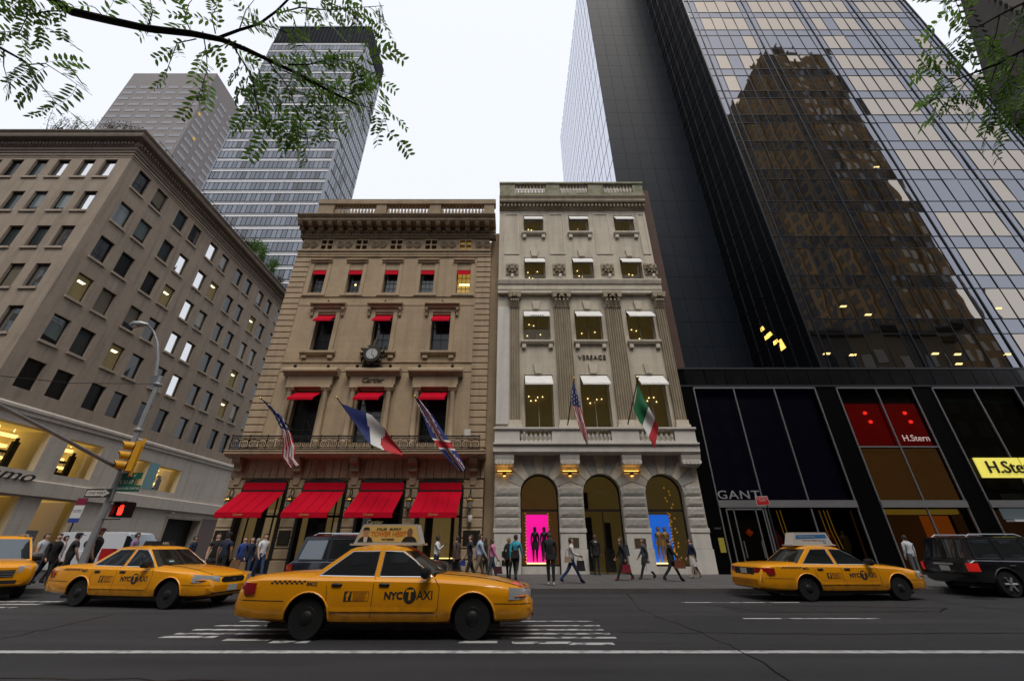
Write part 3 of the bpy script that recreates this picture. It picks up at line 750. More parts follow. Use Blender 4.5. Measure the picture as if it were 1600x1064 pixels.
# ---- arched shop windows
def arch_poly(c, r, z0): return [(c - r, z0)] + [(c - r * math.cos(math.pi * i / 16), zs + r * math.sin(math.pi * i / 16)) for i in range(17)] + [(c + r, z0)]
pink = mat('magenta_backdrop', (.75, .005, .28), .6, emit=(1.0, .006, .36), estr=.72)
blue = mat('blue_backdrop', (.01, .12, .55), .6, emit=(.012, .13, .72), estr=.55)
fringe = mat('gold_bead_fringe', (.45, .22, .03), .3, .7, emit=(1, .45, .05), estr=.18)
for i, c in enumerate(ac):
    o = link('arched_window', None, R2, Matrix.Translation((c, FY + .4, .15)))
    q = MB(); r0, r1 = ar, ar - .07
    P0, P1 = arch_poly(c, r0, .16), arch_poly(c, r1, .16); n = len(P0)
    q.add([(x, FY + .28, z) for x, z in P0] + [(x, FY + .28, z) for x, z in P1] + [(x, FY + .4, z) for x, z in P1], [(j, j + 1, n + j + 1, n + j) for j in range(n - 1)] + [(n + j, n + j + 1, 2 * n + j + 1, 2 * n + j) for j in range(n - 1)])
    q.box(c - r1, c + r1, FY + .27, FY + .38, 3.16, 3.28)
    if i == 1: q.box(c - .03, c + .03, FY + .28, FY + .36, .16, 3.16)
    else: q.box(c - r1, c + r1, FY + .27, FY + .38, .5, .58)
    q.build('frame', bronze, o)
    q = MB(); q.add([(x, FY + .34, z) for x, z in P1], [tuple(range(n))]); q.build('pane', shop_glass, o)
    if i != 1: block('stall_riser', marble, c - r1, c + r1, FY + .22, FY + .5, .15, .5, o)
    q = MB(); q.quad((c - 1.6, FY + 3.2, .16), (c + 1.6, FY + 3.2, .16), (c + 1.6, FY + 3.2, 5.5), (c - 1.6, FY + 3.2, 5.5))
    for s in (-1, 1): q.quad((c + s * 1.6, FY + .5, .16), (c + s * 1.6, FY + 3.2, .16), (c + s * 1.6, FY + 3.2, 5.5), (c + s * 1.6, FY + .5, 5.5))
    q.quad((c - 1.6, FY + .5, 5.5), (c + 1.6, FY + .5, 5.5), (c + 1.6, FY + 3.2, 5.5), (c - 1.6, FY + 3.2, 5.5))
    q.build('shop_interior', lit_dim, o)
    q = MB(); q.quad((c - 1.6, FY + .42, .17), (c + 1.6, FY + .42, .17), (c + 1.6, FY + 3.2, .17), (c - 1.6, FY + 3.2, .17)); q.build('shop_floor', mat('shop_floor', (.25, .18, .08), .25), o)
    for k in range(6):
        q = MB(); X = c - .7 + .28 * k; q.lathe([(.045, 5.42), (.045, 5.49)], (X, FY + .9 + .5 * (k % 3), 0), 8); q.build('ceiling_spot', lit_lamp, o)
    if i == 1:
        for X, z1_, w_ in ((c - .75, 3.0, .5), (c + .5, 2.7, .35)):
            q = MB(); q.box(X, X + w_, FY + 2.4, FY + 2.5, .2, z1_); q.build('inner_door', dark_in, o)
        q = MB(); q.box(c + .25, c + .75, FY + 1.6, FY + 1.9, .2, 1.3); q.build('display_case', dark_in, o)
        q = MB(); q.box(c - .92, c - .45, FY + 2.0, FY + 2.1, 3.3, 4.35); q.build('dark_banner', dark_in, o)
        text('window_lettering', 'VERSACE', .26, mat('etched_lettering', (.16, .12, .05), .5), o, (c + .3, FY + .335, 4.15), .002, space=1.1)
    else:
        q = MB(); x0, x1 = (c - .72, c + .52) if i == 0 else (c - .95, c + .42)
        q.box(x0, x1, FY + 1.05, FY + 1.1, .62, 3.05); q.build('backdrop', pink if i == 0 else blue, o)
        q = MB()
        for X in (x0 - .03, x1 + .03):
            for k in range(16): q.lathe([(.0, -.06), (.055, 0), (.0, .06)], (X + .02 * math.sin(k * 2), FY + 1.0, .7 + k * .16), 6)
        if i: 
            for k in range(22): q.lathe([(.0, -.07), (.06, 0), (.0, .07)], (c + .55 + .2 * math.sin(k * 1.7), FY + .95 + .1 * math.cos(k), .7 + k * .18), 6)
        tag(q.build('bead_fringe', fringe, o), kind='stuff')
        block('window_plinth', lit_strip, x0, x1, FY + .55, FY + 1.04, .6, .65, o)
# ---- plaques beside the arches
brass = mat('brass_plate', (.28, .22, .14), .3, .8)
block('brass_plaque', brass, pier[1][0] + .42, pier[1][1] - .42, FY - .21, FY - .19, 1.42, 1.85, R2)
block('brass_plaque', brass, pier[2][0] + .4, pier[2][1] - .36, FY - .21, FY - .19, 1.4, 1.82, R2)
for z in (.55, .95): block('dark_vent', bronze, VL + .45, VL + 1.0, FY - .22, FY - .2, z, z + .26, R2)
# ---- consoles and warm uplights under the balcony
amber = mat('amber_glow_lamp', (1, .7, .3), .5, emit=(1.0, .50, .10), estr=3.5)
for k, x in enumerate((VL + .55, 3.28, 6.78, VR - .42)):
    q = MB()
    for j in range(5):
        xx = x - .42 + j * .21; q.lathe([(.13, -.42), (.15, -.2), (.15, .02)], (xx, FY - .28, 5.68), 8, axis='y')
    q.mould(x - .55, x + .55, [(FY, 5.45), (FY - .42, 5.55), (FY - .62, 5.8), (FY - .68, 6.0), (FY - .68, 6.14), (FY, 6.14)])
    q.build('console_bracket', marble, R2, 40)
    if k < 3:
        o = link('wall_light', None, R2, Matrix.Translation((x, FY - .25, 5.4)))
        q = MB(); q.box(x - .5, x + .5, FY - .34, FY - .3, 5.16, 5.22); q.lathe([(.05, 5.0), (.13, 5.14)], (x, FY - .24, 0), 8); q.build('lamp_tray', bronze, o)
        q = MB(); q.box(x - .40, x + .40, FY - .29, FY - .20, 5.225, 5.25); q.box(x - .06, x + .06, FY - .27, FY - .21, 4.96, 5.0); q.build('bulb', amber, o)
# ---- balcony with balusters
q = MB(); q.mould(VL - .1, VR + .12, [(FY + .2, 6.12), (FY - .72, 6.14), (FY - .8, 6.22), (FY - .8, 6.58), (FY - .92, 6.62), (FY - .92, 6.71), (FY + .2, 6.71)]); b2 = q.build('balcony', marble, R2)
YB = FY - .8
q = MB(); q.mould(VL - .08, VR + .1, [(YB - .06, 7.46), (YB - .1, 7.5), (YB - .1, 7.6), (YB + .4, 7.6), (YB + .4, 7.46)]); q.box(VL - .02, VR + .04, YB - .02, YB + .34, 6.71, 6.82)
gaps = [(0.45, 2.3), (4.1, 5.75), (7.35, 9.4)]
for a, b in ((VL - .02, .45), (2.3, 4.1), (5.75, 7.35), (9.4, VR + .04)): q.box(a, b, YB, YB + .32, 6.82, 7.46)
q.build('balcony_rail', marble, R2)
bs = MB(); bs.lathe([(.10, 0), (.10, .05), (.05, .08), (.06, .14), (.12, .28), (.10, .38), (.05, .52), (.07, .56), (.10, .60), (.10, .64)], n=8); bm2 = bs.mesh(marble, 50)
for a, b in gaps:
    n = 7
    for i in range(n): link('baluster', bm2, b2, Matrix.Translation((a + (i + .5) * (b - a) / n, YB + .16, 6.82)))
# ---- fluted pilasters with capitals
for x, w_ in ((.18, .62), (3.45, 1.06), (6.98, 1.06), (10.22, .62)):
    q = MB(); n = 7; y0 = FY - .22
    q.box(x - w_ / 2 - .12, x + w_ / 2 + .12, y0 - .12, FY + .05, 6.99, 7.9); q.box(x - w_ / 2 - .06, x + w_ / 2 + .06, y0 - .06, FY + .05, 7.9, 8.2)
    q.build('pilaster_base', lime_cut, R2)
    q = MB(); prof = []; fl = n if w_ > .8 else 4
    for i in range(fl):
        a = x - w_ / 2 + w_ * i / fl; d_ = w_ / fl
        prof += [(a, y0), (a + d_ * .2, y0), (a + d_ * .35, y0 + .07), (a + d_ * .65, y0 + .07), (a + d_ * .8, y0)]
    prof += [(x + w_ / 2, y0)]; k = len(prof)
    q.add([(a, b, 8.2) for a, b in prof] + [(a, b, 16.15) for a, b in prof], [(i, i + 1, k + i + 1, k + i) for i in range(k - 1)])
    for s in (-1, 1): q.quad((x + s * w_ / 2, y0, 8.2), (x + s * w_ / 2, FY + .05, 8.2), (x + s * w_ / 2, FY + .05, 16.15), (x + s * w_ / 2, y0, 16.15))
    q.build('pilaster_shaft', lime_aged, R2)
    q = MB(); q.box(x - w_ / 2 - .03, x + w_ / 2 + .03, y0 - .04, FY + .05, 16.15, 16.25)
    for lv, zz in ((0, 16.3), (1, 16.6)):
        for i in range(4):
            xx = x - w_ / 2 + w_ * (i + .5) / 4; q.tube([(xx, y0, zz), (xx, y0 - .1, zz + .22), (xx, y0 - .24, zz + .36), (xx, y0 - .26, zz + .26)], [.11, .1, .07, .03], 6)
    for s in (-1, 1): q.lathe([(.16, -.3), (.16, .1)], (x + s * w_ * .46, y0, 16.98), 10, axis='y')
    q.lathe([(.12, -.32), (.12, 0)], (x, y0, 17.0), 8, axis='y'); q.box(x - w_ / 2 + .03, x + w_ / 2 - .03, y0 - .02, FY + .05, 16.25, 17.1)
    q.box(x - w_ / 2 - .16, x + w_ / 2 + .16, y0 - .28, FY + .05, 17.1, 17.28)
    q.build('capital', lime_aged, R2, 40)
q = MB(); q.box(VL, VL + .95, FY - .06, FY + .1, 8.0, 16.3); q.build('corner_pier', marble, R2)
# ---- entablature, rosettes, upper panels, cornice
q = MB(); q.mould(VL - .02, VR + .02, [(FY + .1, 17.28), (FY - .3, 17.28), (FY - .3, 17.5), (FY - .34, 17.56), (FY - .34, 17.9), (FY - .42, 18.0), (FY - .5, 18.25), (FY - .5, 18.36), (FY + .1, 18.45)]); q.build('entablature', lime_cut, R2)
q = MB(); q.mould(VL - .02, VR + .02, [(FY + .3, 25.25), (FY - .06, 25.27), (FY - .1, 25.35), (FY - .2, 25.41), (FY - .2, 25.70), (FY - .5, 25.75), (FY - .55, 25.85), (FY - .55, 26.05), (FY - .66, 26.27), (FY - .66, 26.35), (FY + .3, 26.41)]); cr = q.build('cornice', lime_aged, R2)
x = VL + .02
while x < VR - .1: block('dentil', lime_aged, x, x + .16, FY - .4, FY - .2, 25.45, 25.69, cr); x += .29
q = MB(); mossy = mat('mossy_limestone', (.27, .25, .18), .9, var=.5, vscale=1.2, stain=((.10, .13, .05), 1.6, .7), bump=.3)
YB = FY - .5
for a, b in ((VL, .25), (2.75, 3.85), (6.15, 7.4), (9.75, VR)): q.box(a, b, YB, YB + .42, 26.75, 27.70)
q.box(VL, VR, YB - .02, YB + .44, 26.41, 26.75); q.mould(VL - .04, VR + .04, [(YB - .08, 27.70), (YB - .08, 27.85), (YB, 27.97), (YB + .5, 27.97), (YB + .5, 27.70)])
rb = q.build('roof_balustrade', mossy, R2)
bs = MB(); bs.lathe([(.12, 0), (.12, .08), (.06, .12), (.07, .2), (.14, .42), (.11, .55), (.06, .78), (.08, .84), (.12, .88), (.12, .95)], n=8); bm3 = bs.mesh(lime_cut, 50)
for a, b in ((.25, 2.75), (3.85, 6.15), (7.4, 9.75)):
    for i in range(9): link('baluster', bm3, rb, Matrix.Translation((a + (i + .5) * (b - a) / 9, YB + .2, 26.75)))
for x in (VL + 1.0, 3.45, 7.0, VR - .4):
    q = MB(); z = 19.5
    q.box(x - .46, x + .46, FY - .1, FY + .05, z - .46, z + .46); q.lathe([(.1, -.3), (.17, -.22), (.17, -.1)], (x, FY, z), 10, axis='y')
    for a in range(8):
        th = a * math.pi / 4; q.tube([(x + .15 * math.cos(th), FY - .16, z + .15 * math.sin(th)), (x + .33 * math.cos(th), FY - .2, z + .33 * math.sin(th)), (x + .43 * math.cos(th), FY - .12, z + .43 * math.sin(th))], [.07, .09, .03], 6)
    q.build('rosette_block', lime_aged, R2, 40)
    q = MB(); q.lathe([(.08, 18.47), (.11, 18.52), (.11, 18.75), (.06, 18.82)], (x, FY - .4, 0), 8); q.build('flood_lamp', marble, R2, 40)
for a, b in ((VL + .4, .55), (2.85, 4.05), (6.4, 7.6), (9.85, 10.45)):
    q = MB(); q.wall(a, b, 20.9, 24.95, [(a + .1, b - .1, 21.0, 24.85)], .06, d=FY - .05); q.build('wall_panel', lime_cut, R2)
for c in cols:
    for z0, z1, hw in ((22.72, 22.98, .95), (13.36, 13.62, 1.1)):
        q = MB(); q.mould(c - hw, c + hw, [(FY + .05, z0), (FY - .2, z0 + .05), (FY - .26, z0 + .15), (FY - .26, z1), (FY + .05, z1)]); q.build('sill', lime_cut, R2)
        for s in (-1, 1): block('sill_bracket', lime_cut, c + s * (hw - .22) - .14, c + s * (hw - .22) + .14, FY - .18, FY + .04, z0 - .3, z0 + .03, R2, .03)
    for z, h in ((16.1, .62), (20.7, .6), (11.3, .66)):
        q = MB(); q.extrude([(-.2, 0), (.2, 0), (.29, h), (-.29, h)], (c, FY - .12, z), (1, 0, 0), (0, 0, 1), (0, .15, 0)); q.build('keystone', lime_cut, R2)
text('lettering', 'VERSACE', .42, mat('bronze_letters', (.10, .08, .06), .5, .4), R2, (cols[1], FY - .04, 12.42), .03, space=1.1)
# ---- windows with white awnings and ceiling spots
w_frame = mat('stone_window_frame', (.34, .30, .23), .6)
for hs, rr in ((W5, 1), (W4, 1), (W3, 2), (W2, 1)):
    for j, (a, b, z0, z1) in enumerate(hs):
        c = (a + b) / 2
        o = window(R2, c, b - a, z0, z1, FY + .3, w_frame, shop_glass, 2, rr, .07)
        q = MB(); q.quad((a - .2, FY + .88, z0 - .1), (b + .2, FY + .88, z0 - .1), (b + .2, FY + .88, z1 + .1), (a - .2, FY + .88, z1 + .1)); q.build('room_beyond', lit_dim, o)
        for k in range(4 if hs is not W2 else 5):
            X = a + .3 + (b - a - .6) * ((k * .37 + j * .21) % 1); Z = z0 + .25 + (z1 - z0 - .9) * ((k * .53 + j * .13 + z0 * .1) % 1)
            if hs is W2: Z = z1 - 1.2 - .5 * ((k * .53 + j * .3) % 1)
            q = MB(); q.lathe([(.0, -.045), (.045, 0), (.0, .045)], (X, FY + .8, Z), 6); q.build('spot_lamp', lit_lamp, o)
        drop, out_ = {id(W5): (.60, .42), id(W4): (.62, .45), id(W3): (.68, .62), id(W2): (.80, .8)}[id(hs)]
        awning(R2, 'white_awning', a + .04, b - .04, z1 - .06, z1 - .06 - drop, out_, FY + .04, .11, white_canvas)
text('awning_lettering', 'VERSACE', .2, mat('black_print', (.02, .02, .02), .6), R2, (cols[0], FY - .605, 15.25), .002, space=1.15)
q = MB(); q.box(10.62, 11.5, FY + .7, FY + 6.3, 11.75, 28.3); q.quad((10.6, FY + .69, 11.7), (11.45, FY + .69, 11.7), (11.45, FY + .69, 28.3), (10.6, FY + .69, 28.3))
tag(q.build('party_wall', mat('brown_brick', (.085, .045, .032), .85, var=.4, vscale=1.0, joints=(.6, .3, .5))), 'narrow brown brick strip of wall between limestone building and black tower', 'wall')
# ================================================================ DARK GLASS TOWER
R3 = thing('glass_tower', 'dark mirror glass tower on a black base with shop fronts', 'building', (20, FY, 0))
mull = mat('dark_mullion', (.014, .016, .020), .4, .5)
granite = mat('black_granite', (.014, .019, .028), .55, spec=.09, var=.4, vscale=.25, joints=(1.55, 2.4, .6, .03))
base_m = mat('black_base_stone', (.0025, .0025, .003), .5, spec=.03)
vis = glassy('bronze_mirror_glass', (.006, .005, .004), 1.0, .015, .0045, .5, (.41, .362, .31))
spd = glassy('blue_mirror_glass', (.006, .006, .008), 1.0, .02, .0045, .5, (.245, .252, .282))
TX0, TX1, TZ0, TZ1 = 19.95, 45.95, 11.7, 86.0
FH, VH = 3.66, 2.5
q = MB(); q.box(TX0 + .12, TX1, FY + .12, FY + 60, TZ0 - .2, TZ1 - .1); q.box(11.25, TX0 + .11, FY + 6.9, FY + 38, 0.2, TZ1 - .2); q.build('core', base_m, R3)
def tilt_pane(name, a, b, z0, z1, mt, par, amt=.0055):
    cx, cz = (a + b) / 2, (z0 + z1) / 2; w_, h_ = (b - a) / 2 - .02, (z1 - z0) / 2 - .02
    key = ('pane', mt.name, round(w_, 2), round(h_, 2))
    if key not in BLK:
        mm = MB(); mm.box(-w_, w_, -.015, .015, -h_, h_); BLK[key] = mm.mesh(mt)
    M = Matrix.Translation((cx, FY + .03, cz)) @ Matrix.Rotation(rnd.gauss(0, amt), 4, 'Z') @ Matrix.Rotation(rnd.gauss(0, amt), 4, 'X')
    return link(name, BLK[key], par, M)
ucols = [(TX0 + .05, TX0 + .62, 'n')]
x = TX0 + .62; thick = [x]
for bay in range(4):
    ucols.append((x, x + .62, 'n')); x += .62
    for k in range(4): ucols.append((x, x + 1.24, 'v')); x += 1.24
    ucols.append((x, x + .62, 'n')); x += .62; thick.append(x)
ucols.append((x, TX1 - .05, 'n'))
rest_v, rest_s = MB(), MB()
fl = 0; z = TZ0
while z < TZ1 - 1:
    near = z < 59
    blue_run = fl in (4, 10)
    for a, b, k in ucols:
        mt = vis if k == 'v' and not ((blue_run and rnd.random() < .8) or rnd.random() < .04) else spd
        if near:
            tilt_pane('vision_pane' if k == 'v' else 'narrow_pane', a, b, z, z + VH, mt, R3)
            tilt_pane('spandrel_pane' if k == 'v' else 'narrow_spandrel', a, b, z + VH, z + FH, spd, R3)
        else:
            (rest_v if mt is vis else rest_s).box(a + .02, b - .02, FY + .02, FY + .05, z + .02, z + VH - .02)
            rest_s.box(a + .02, b - .02, FY + .02, FY + .05, z + VH + .02, z + FH - .02)
    z += FH; fl += 1
tag(rest_v.build('upper_vision_panes', vis, R3), kind='stuff'); tag(rest_s.build('upper_spandrel_panes', spd, R3), kind='stuff')
for a, b, k in ucols[1:]:
    t = .045 if any(abs(a - tt) < .01 for tt in thick) else .022
    block('mullion', mull, a - t, a + t, FY - (.05 if t > .03 else .02), FY + .06, TZ0, TZ1, R3)
for a in (TX0, TX1): block('corner_mullion', mull, a - .06, a + .06, FY - .06, FY + .1, TZ0, TZ1, R3)
z = TZ0
while z < 62:
    block('transom', mull, TX0, TX1, FY - .018, FY + .055, z - .025, z + .025, R3)
    block('transom', mull, TX0, TX1, FY - .018, FY + .055, z + VH - .025, z + VH + .025, R3); z += FH
# a few ceiling lamps seen through the lower panes
lampm = mat('office_ceiling_lamp', (.9, .7, .3), .5, emit=(1, .72, .25), estr=1.1)
for px_, py_ in ((1318, 480), (1357, 493), (1292, 554), (1333, 556), (1462, 554), (1497, 555), (1499, 570), (1575, 555), (1561, 483), (1370, 262)):
    p = at(px_, py_, FY - .01); q = MB(); q.add([(p.x - .28, p.y, p.z), (p.x + .18, p.y, p.z), (p.x + .30, p.y, p.z + .14), (p.x - .12, p.y, p.z + .14)], [(0, 1, 2, 3)]); q.build('office_lamp', lampm, R3)
# left return of the glass bay and the granite wall set back behind it
YG = FY + 6.7
sidem = glassy('dark_side_glass', (.003, .003, .004), .22, .03, .004, .5, (.5, .48, .46))
sm = MB(); n = 0
z = TZ0
ys = [FY + .1, FY + .7, FY + 1.9, FY + 3.1, FY + 4.3, FY + 5.5, YG]
while z < TZ1 - 1:
    for i in range(6):
        for za, zb in ((z, z + VH), (z + VH, z + FH)):
            q = MB() if z < 59 else sm
            q.box(TX0 + .02, TX0 + .05, ys[i] + .02, ys[i + 1] - .02, za + .02, zb - .02)
            if q is not sm: q.build('side_pane', sidem, R3)
    z += FH
tag(sm.build('upper_side_panes', sidem, R3), kind='stuff')
grid_m = mat('grey_mullion', (.05, .052, .06), .4, .5)
for y in ys[1:]: block('side_mullion', grid_m, TX0 - .03, TX0 + .06, y - .022, y + .022, TZ0, TZ1, R3)
z = TZ0
while z < TZ1:
    for zz in (z, z + VH): block('side_transom', grid_m, TX0 - .02, TX0 + .06, FY + .1, YG, zz - .02, zz + .02, R3)
    z += FH
amb = mat('amber_office_light', (.9, .6, .2), .5, emit=(1, .60, .12), estr=1.4)
for px_, py_, w_, h_ in ((1212, 501, .5, .35), (1192, 516, .7, .35), (1208, 516, .6, .32), (1181, 531, .6, .3), (1192, 531, .35, .3), (1168, 535, .35, .3), (1166, 545, .6, .5)):
    p = at(px_, py_, FY + 2.6); q = MB()
    q.add([(TX0 - .005, FY + 1.2 + (p.x - 15) * .55, p.z), (TX0 - .005, FY + 1.2 + (p.x - 15) * .55 + w_, p.z), (TX0 - .005, FY + 1.2 + (p.x - 15) * .55 + w_ * .9, p.z + h_), (TX0 - .005, FY + 1.2 + (p.x - 15) * .55 + w_ * .2, p.z + h_)], [(0, 1, 2, 3)]); q.build('office_lamp', amb, R3)
GX0 = 11.2; gz = 11.7
q = MB(); q.quad((GX0, YG + .05, 11.0), (TX0, YG + .05, 11.0), (TX0, YG + .05, TZ1), (GX0, YG + .05, TZ1)); q.build('granite_backing', base_m, R3)
ncol = 6; cw = (TX0 - GX0) / ncol
while gz < TZ1 - .1:
    for i in range(ncol): block('granite_slab', granite, GX0 + i * cw + .012, GX0 + (i + 1) * cw - .012, YG - .03, YG + .04, gz + .012, min(gz + 2.4, TZ1) - .012, R3)
    gz += 2.4
# bright glass flank running back
fl_g = glassy('pale_flank_glass', (.22, .23, .26), .80, .05, .02, .4, (.80, .81, .88))
fl_m = mat('flank_mullion', (.10, .105, .115), .5, .2)
YF = FY + 38.2
fp = MB(); z = 11.7; cnt = 0
while z < TZ1 - .1:
    y = YG + .1
    while y < YF - .5:
        if 24 < z < 84 and cnt < 300 and y < YG + 14:
            q = MB(); q.box(GX0 - .02, GX0 + .02, y + .08, y + 1.42, z + .10, min(z + 3.5, TZ1) - .10); q.build('flank_pane', fl_g, R3); cnt += 1
        else: fp.box(GX0 - .02, GX0 + .02, y + .08, y + 1.42, z + .10, min(z + 3.5, TZ1) - .10)
        y += 1.5
    z += 3.5
tag(fp.build('far_flank_panes', fl_g, R3), kind='stuff')
q = MB(); q.box(GX0 + .021, GX0 + .05, YG + .06, YF, 11.7, TZ1); q.build('flank_frame', fl_m, R3)
# ---- black base with the shop fronts
bays = [(11.42, 19.04, [13.92, 16.46]), (20.4, 25.13, [22.85]), (26.42, 31.6, [29.0]), (33.0, 38.2, [35.6]), (39.6, 44.8, [42.2])]
q = MB(lambda u, d, z: (u, FY + d, z))
q.wall(10.62, 60, .15, 11.7, [(a, b, .16, 10.33) for a, b, _ in bays], .5, d=0.0)
q.box(10.62, TX0 + 26, 3.6, 6.9, .15, 11.6); q.box(10.62, 60, .05, 3.6, 10.5, 11.6)
q.quad((10.62, 0, .15), (10.62, 6, .15), (10.62, 6, 11.7), (10.62, 0, 11.7))
q.build('base_wall', base_m, R3)
x = 11.0
while x < 46:
    block('base_band_pane', spd if False else pane_dark, x, x + 1.28, FY - .03, FY - .005, 10.52, 11.55, R3); x += 1.32
block('base_band_rail', grid_m, 10.62, 60, FY - .06, FY + .0, 11.58, 11.7, R3); block('base_band_rail', grid_m, 10.62, 60, FY - .05, FY - .004, 10.4, 10.5, R3)
blind = mat('navy_blind', (.004, .005, .035), .6, emit=(.004, .006, .05), estr=.05)
steel_d = mat('steel_trim', (.30, .30, .31), .4, .7)
for i, (a, b, mids) in enumerate(bays):
    o = link('shop_front', None, R3, Matrix.Translation(((a + b) / 2, FY, .15)))
    q = MB()
    for xx in [a] + mids + [b]:
        q.box(xx - .035, xx + .035, FY - .05, FY + .04, .16, 10.33)
    q.box(a, b, FY - .06, FY + .04, 10.27, 10.36); q.build('steel_frame', steel_d, o)
    block('steel_beam', mat('steel_beam', (.33, .33, .34), .35, .6, var=.3, vscale=.5), a - .02, b + .02, FY - .1, FY + .05, 3.35, 3.72, o)
    xs = [a] + mids + [b]
    for j in range(len(xs) - 1):
        q = MB(); q.quad((xs[j] + .03, FY + .01, 3.7), (xs[j + 1] - .03, FY + .01, 3.7), (xs[j + 1] - .03, FY + .01, 10.28), (xs[j] + .03, FY + .01, 10.28)); q.build('upper_pane', bronze_glass, o)
        q = MB(); q.quad((xs[j] + .03, FY + .012, .2), (xs[j + 1] - .03, FY + .012, .2), (xs[j + 1] - .03, FY + .012, 3.36), (xs[j] + .03, FY + .012, 3.36)); q.build('lower_pane', bronze_glass, o)
    q = MB(); q.quad((a, FY + .42, 3.4), (b, FY + .42, 3.4), (b, FY + .42, 10.4), (a, FY + .42, 10.4)); q.quad((a, FY + .1, 3.4), (b, FY + .1, 3.4), (b, FY + .42, 3.4), (a, FY + .42, 3.4)); q.build('upper_back', blind if i == 0 else dark_in, o)
    q = MB(); q.quad((a, FY + 2.4, .16), (b, FY + 2.4, .16), (b, FY + 2.4, 3.4), (a, FY + 2.4, 3.4)); q.quad((a, FY + .1, .18), (b, FY + .1, .18), (b, FY + 2.4, .18), (a, FY + 2.4, .18))
    q.build('lower_back', mat('shop_back_brown', (.05, .028, .014), .7, emit=(.25, .10, .03), estr=.05, var=.5, vscale=1.2) if i != 0 else dark_in, o)
    if i == 0:
        text('lettering', 'GANT', .62, mat('silver_letters', (.55, .55, .57), .35, .6), o, (12.62, FY - .07, 3.98), .03, space=1.12, sx=1.3)
        q = MB()
        for xx in (11.75, 12.15, 13.35, 13.75): q.box(xx - .03, xx + .03, FY - .1, FY - .05, .17, 3.3)
        q.box(11.75, 13.75, FY - .1, FY - .05, 3.22, 3.3); dr = q.build('door', steel_d, o)
        for xx in (12.28, 13.22): block('door_handle', steel_d, xx - .02, xx + .02, FY - .18, FY - .14, .9, 1.7, dr)
        q = MB(); q.quad((11.8, FY + .3, .2), (13.7, FY + .3, .2), (13.7, FY + .3, 3.2), (11.8, FY + .3, 3.2)); q.build('doorway', dark_in, o)
        q = MB(); q.lathe([(0, -.2), (.2, 0), (0, .2)], (12.9, FY + .25, 2.1), 10); q.build('inner_lamp', mat('red_lamp', (.5, .06, .02), .5, emit=(.6, .08, .01), estr=.12), o)
        gm = mat('gold_rope', (.5, .33, .05), .35, .6, emit=(.9, .5, .05), estr=.10)
        for xx in (14.9, 15.1, 17.3, 17.55, 17.75):
            q = MB(); q.tube([(xx, FY + .6, 3.25), (xx + .06, FY + .6, 2.2), (xx + .22, FY + .6, 1.3)], .022, 6); q.build('gold_rope', gm, o)
    if i == 1:
        redm = mat('red_lit_panel', (.22, .003, .003), .5, emit=(.75, .006, .004), estr=.06, var=.6, vscale=1.1)
        for j in range(2):
            block('red_panel', redm, xs[j] + .06, xs[j + 1] - .06, FY + .2, FY + .25, 6.75, 9.35, o)
            for dx, zz in ((1.35, 8.75), (1.48, 8.2)):
                q = MB(); q.lathe([(0, -.11), (.08, -.08), (.11, 0), (.08, .08), (0, .11)], (xs[j] + dx, FY + .17, zz), 12); q.build('red_spot', mat('red_spot', (1, .05, .03), .5, emit=(1, .03, .02), estr=1.1), o)
        block('dividing_bar', steel_d, a, b, FY - .03, FY + .0, 6.62, 6.70, o)
        text('lettering', 'H.Stern', .52, mat('pale_red_letters', (.65, .5, .48), .5, emit=(.6, .4, .38), estr=.25), o, (24.0, FY - .03, 7.15), .01)
        block('brown_display_back', mat('brown_lit_panel', (.09, .05, .02), .6, emit=(.35, .16, .04), estr=.09, var=.4, vscale=.8), a, b, FY + .2, FY + .22, 3.75, 6.6, o)
        block('lit_ledge', mat('olive_lit_ledge', (.25, .2, .05), .6, emit=(.6, .4, .05), estr=.16), a + .1, b - .1, FY + .5, FY + 1.0, 3.05, 3.3, o)
        block('orange_back', mat('orange_lit_panel', (.2, .05, .01), .6, emit=(.6, .14, .01), estr=.17, var=.5, vscale=1.5), 23.4, b - .1, FY + 1.2, FY + 1.25, .2, 3.0, o)
    if i == 2:
        yel = mat('yellow_lit_sign', (.7, .62, .1), .5, emit=(.80, .70, .12), estr=.52)
        for aa, bb in ((26.65, 29.2), (29.3, 31.55)): block('lit_sign', yel, aa, bb, FY - .16, FY - .1, 4.9, 6.0, o)
        text('lettering', 'H.Stern', .95, mat('black_letters', (.01, .01, .008), .4), o, (27.1, FY - .2, 5.44), .03, bold=.004, align='LEFT')
        block('teal_panel', mat('teal_panel', (.012, .03, .034), .5), a, b, FY + .4, FY + .45, 9.4, 10.25, o)
        block('canopy', mat('white_canopy_edge', (.6, .62, .62), .4), a + .4, b + 2, FY - .5, FY - .06, 2.62, 2.72, o)  # canopy in plain white
        block('grey_strip', mat('grey_teal', (.08, .11, .12), .5), a + .3, b + 2, FY - .09, FY - .05, 2.75, 3.3, o)
        block('grey_strip', mat('grey_teal', (.08, .11, .12), .5), a + 1.2, a + 2.9, FY + .3, FY + .34, 3.8, 4.1, o)
q = MB(); q.box(11.0, 11.3, FY - .03, FY - .01, 1.15, 1.85); q.build('door_notice', mat('yellow_notice', (.35, .28, .03), .6), R3)
text('small_lettering', 'GANT', .14, steel_d, R3, (11.1, FY - .02, 2.3), .003)
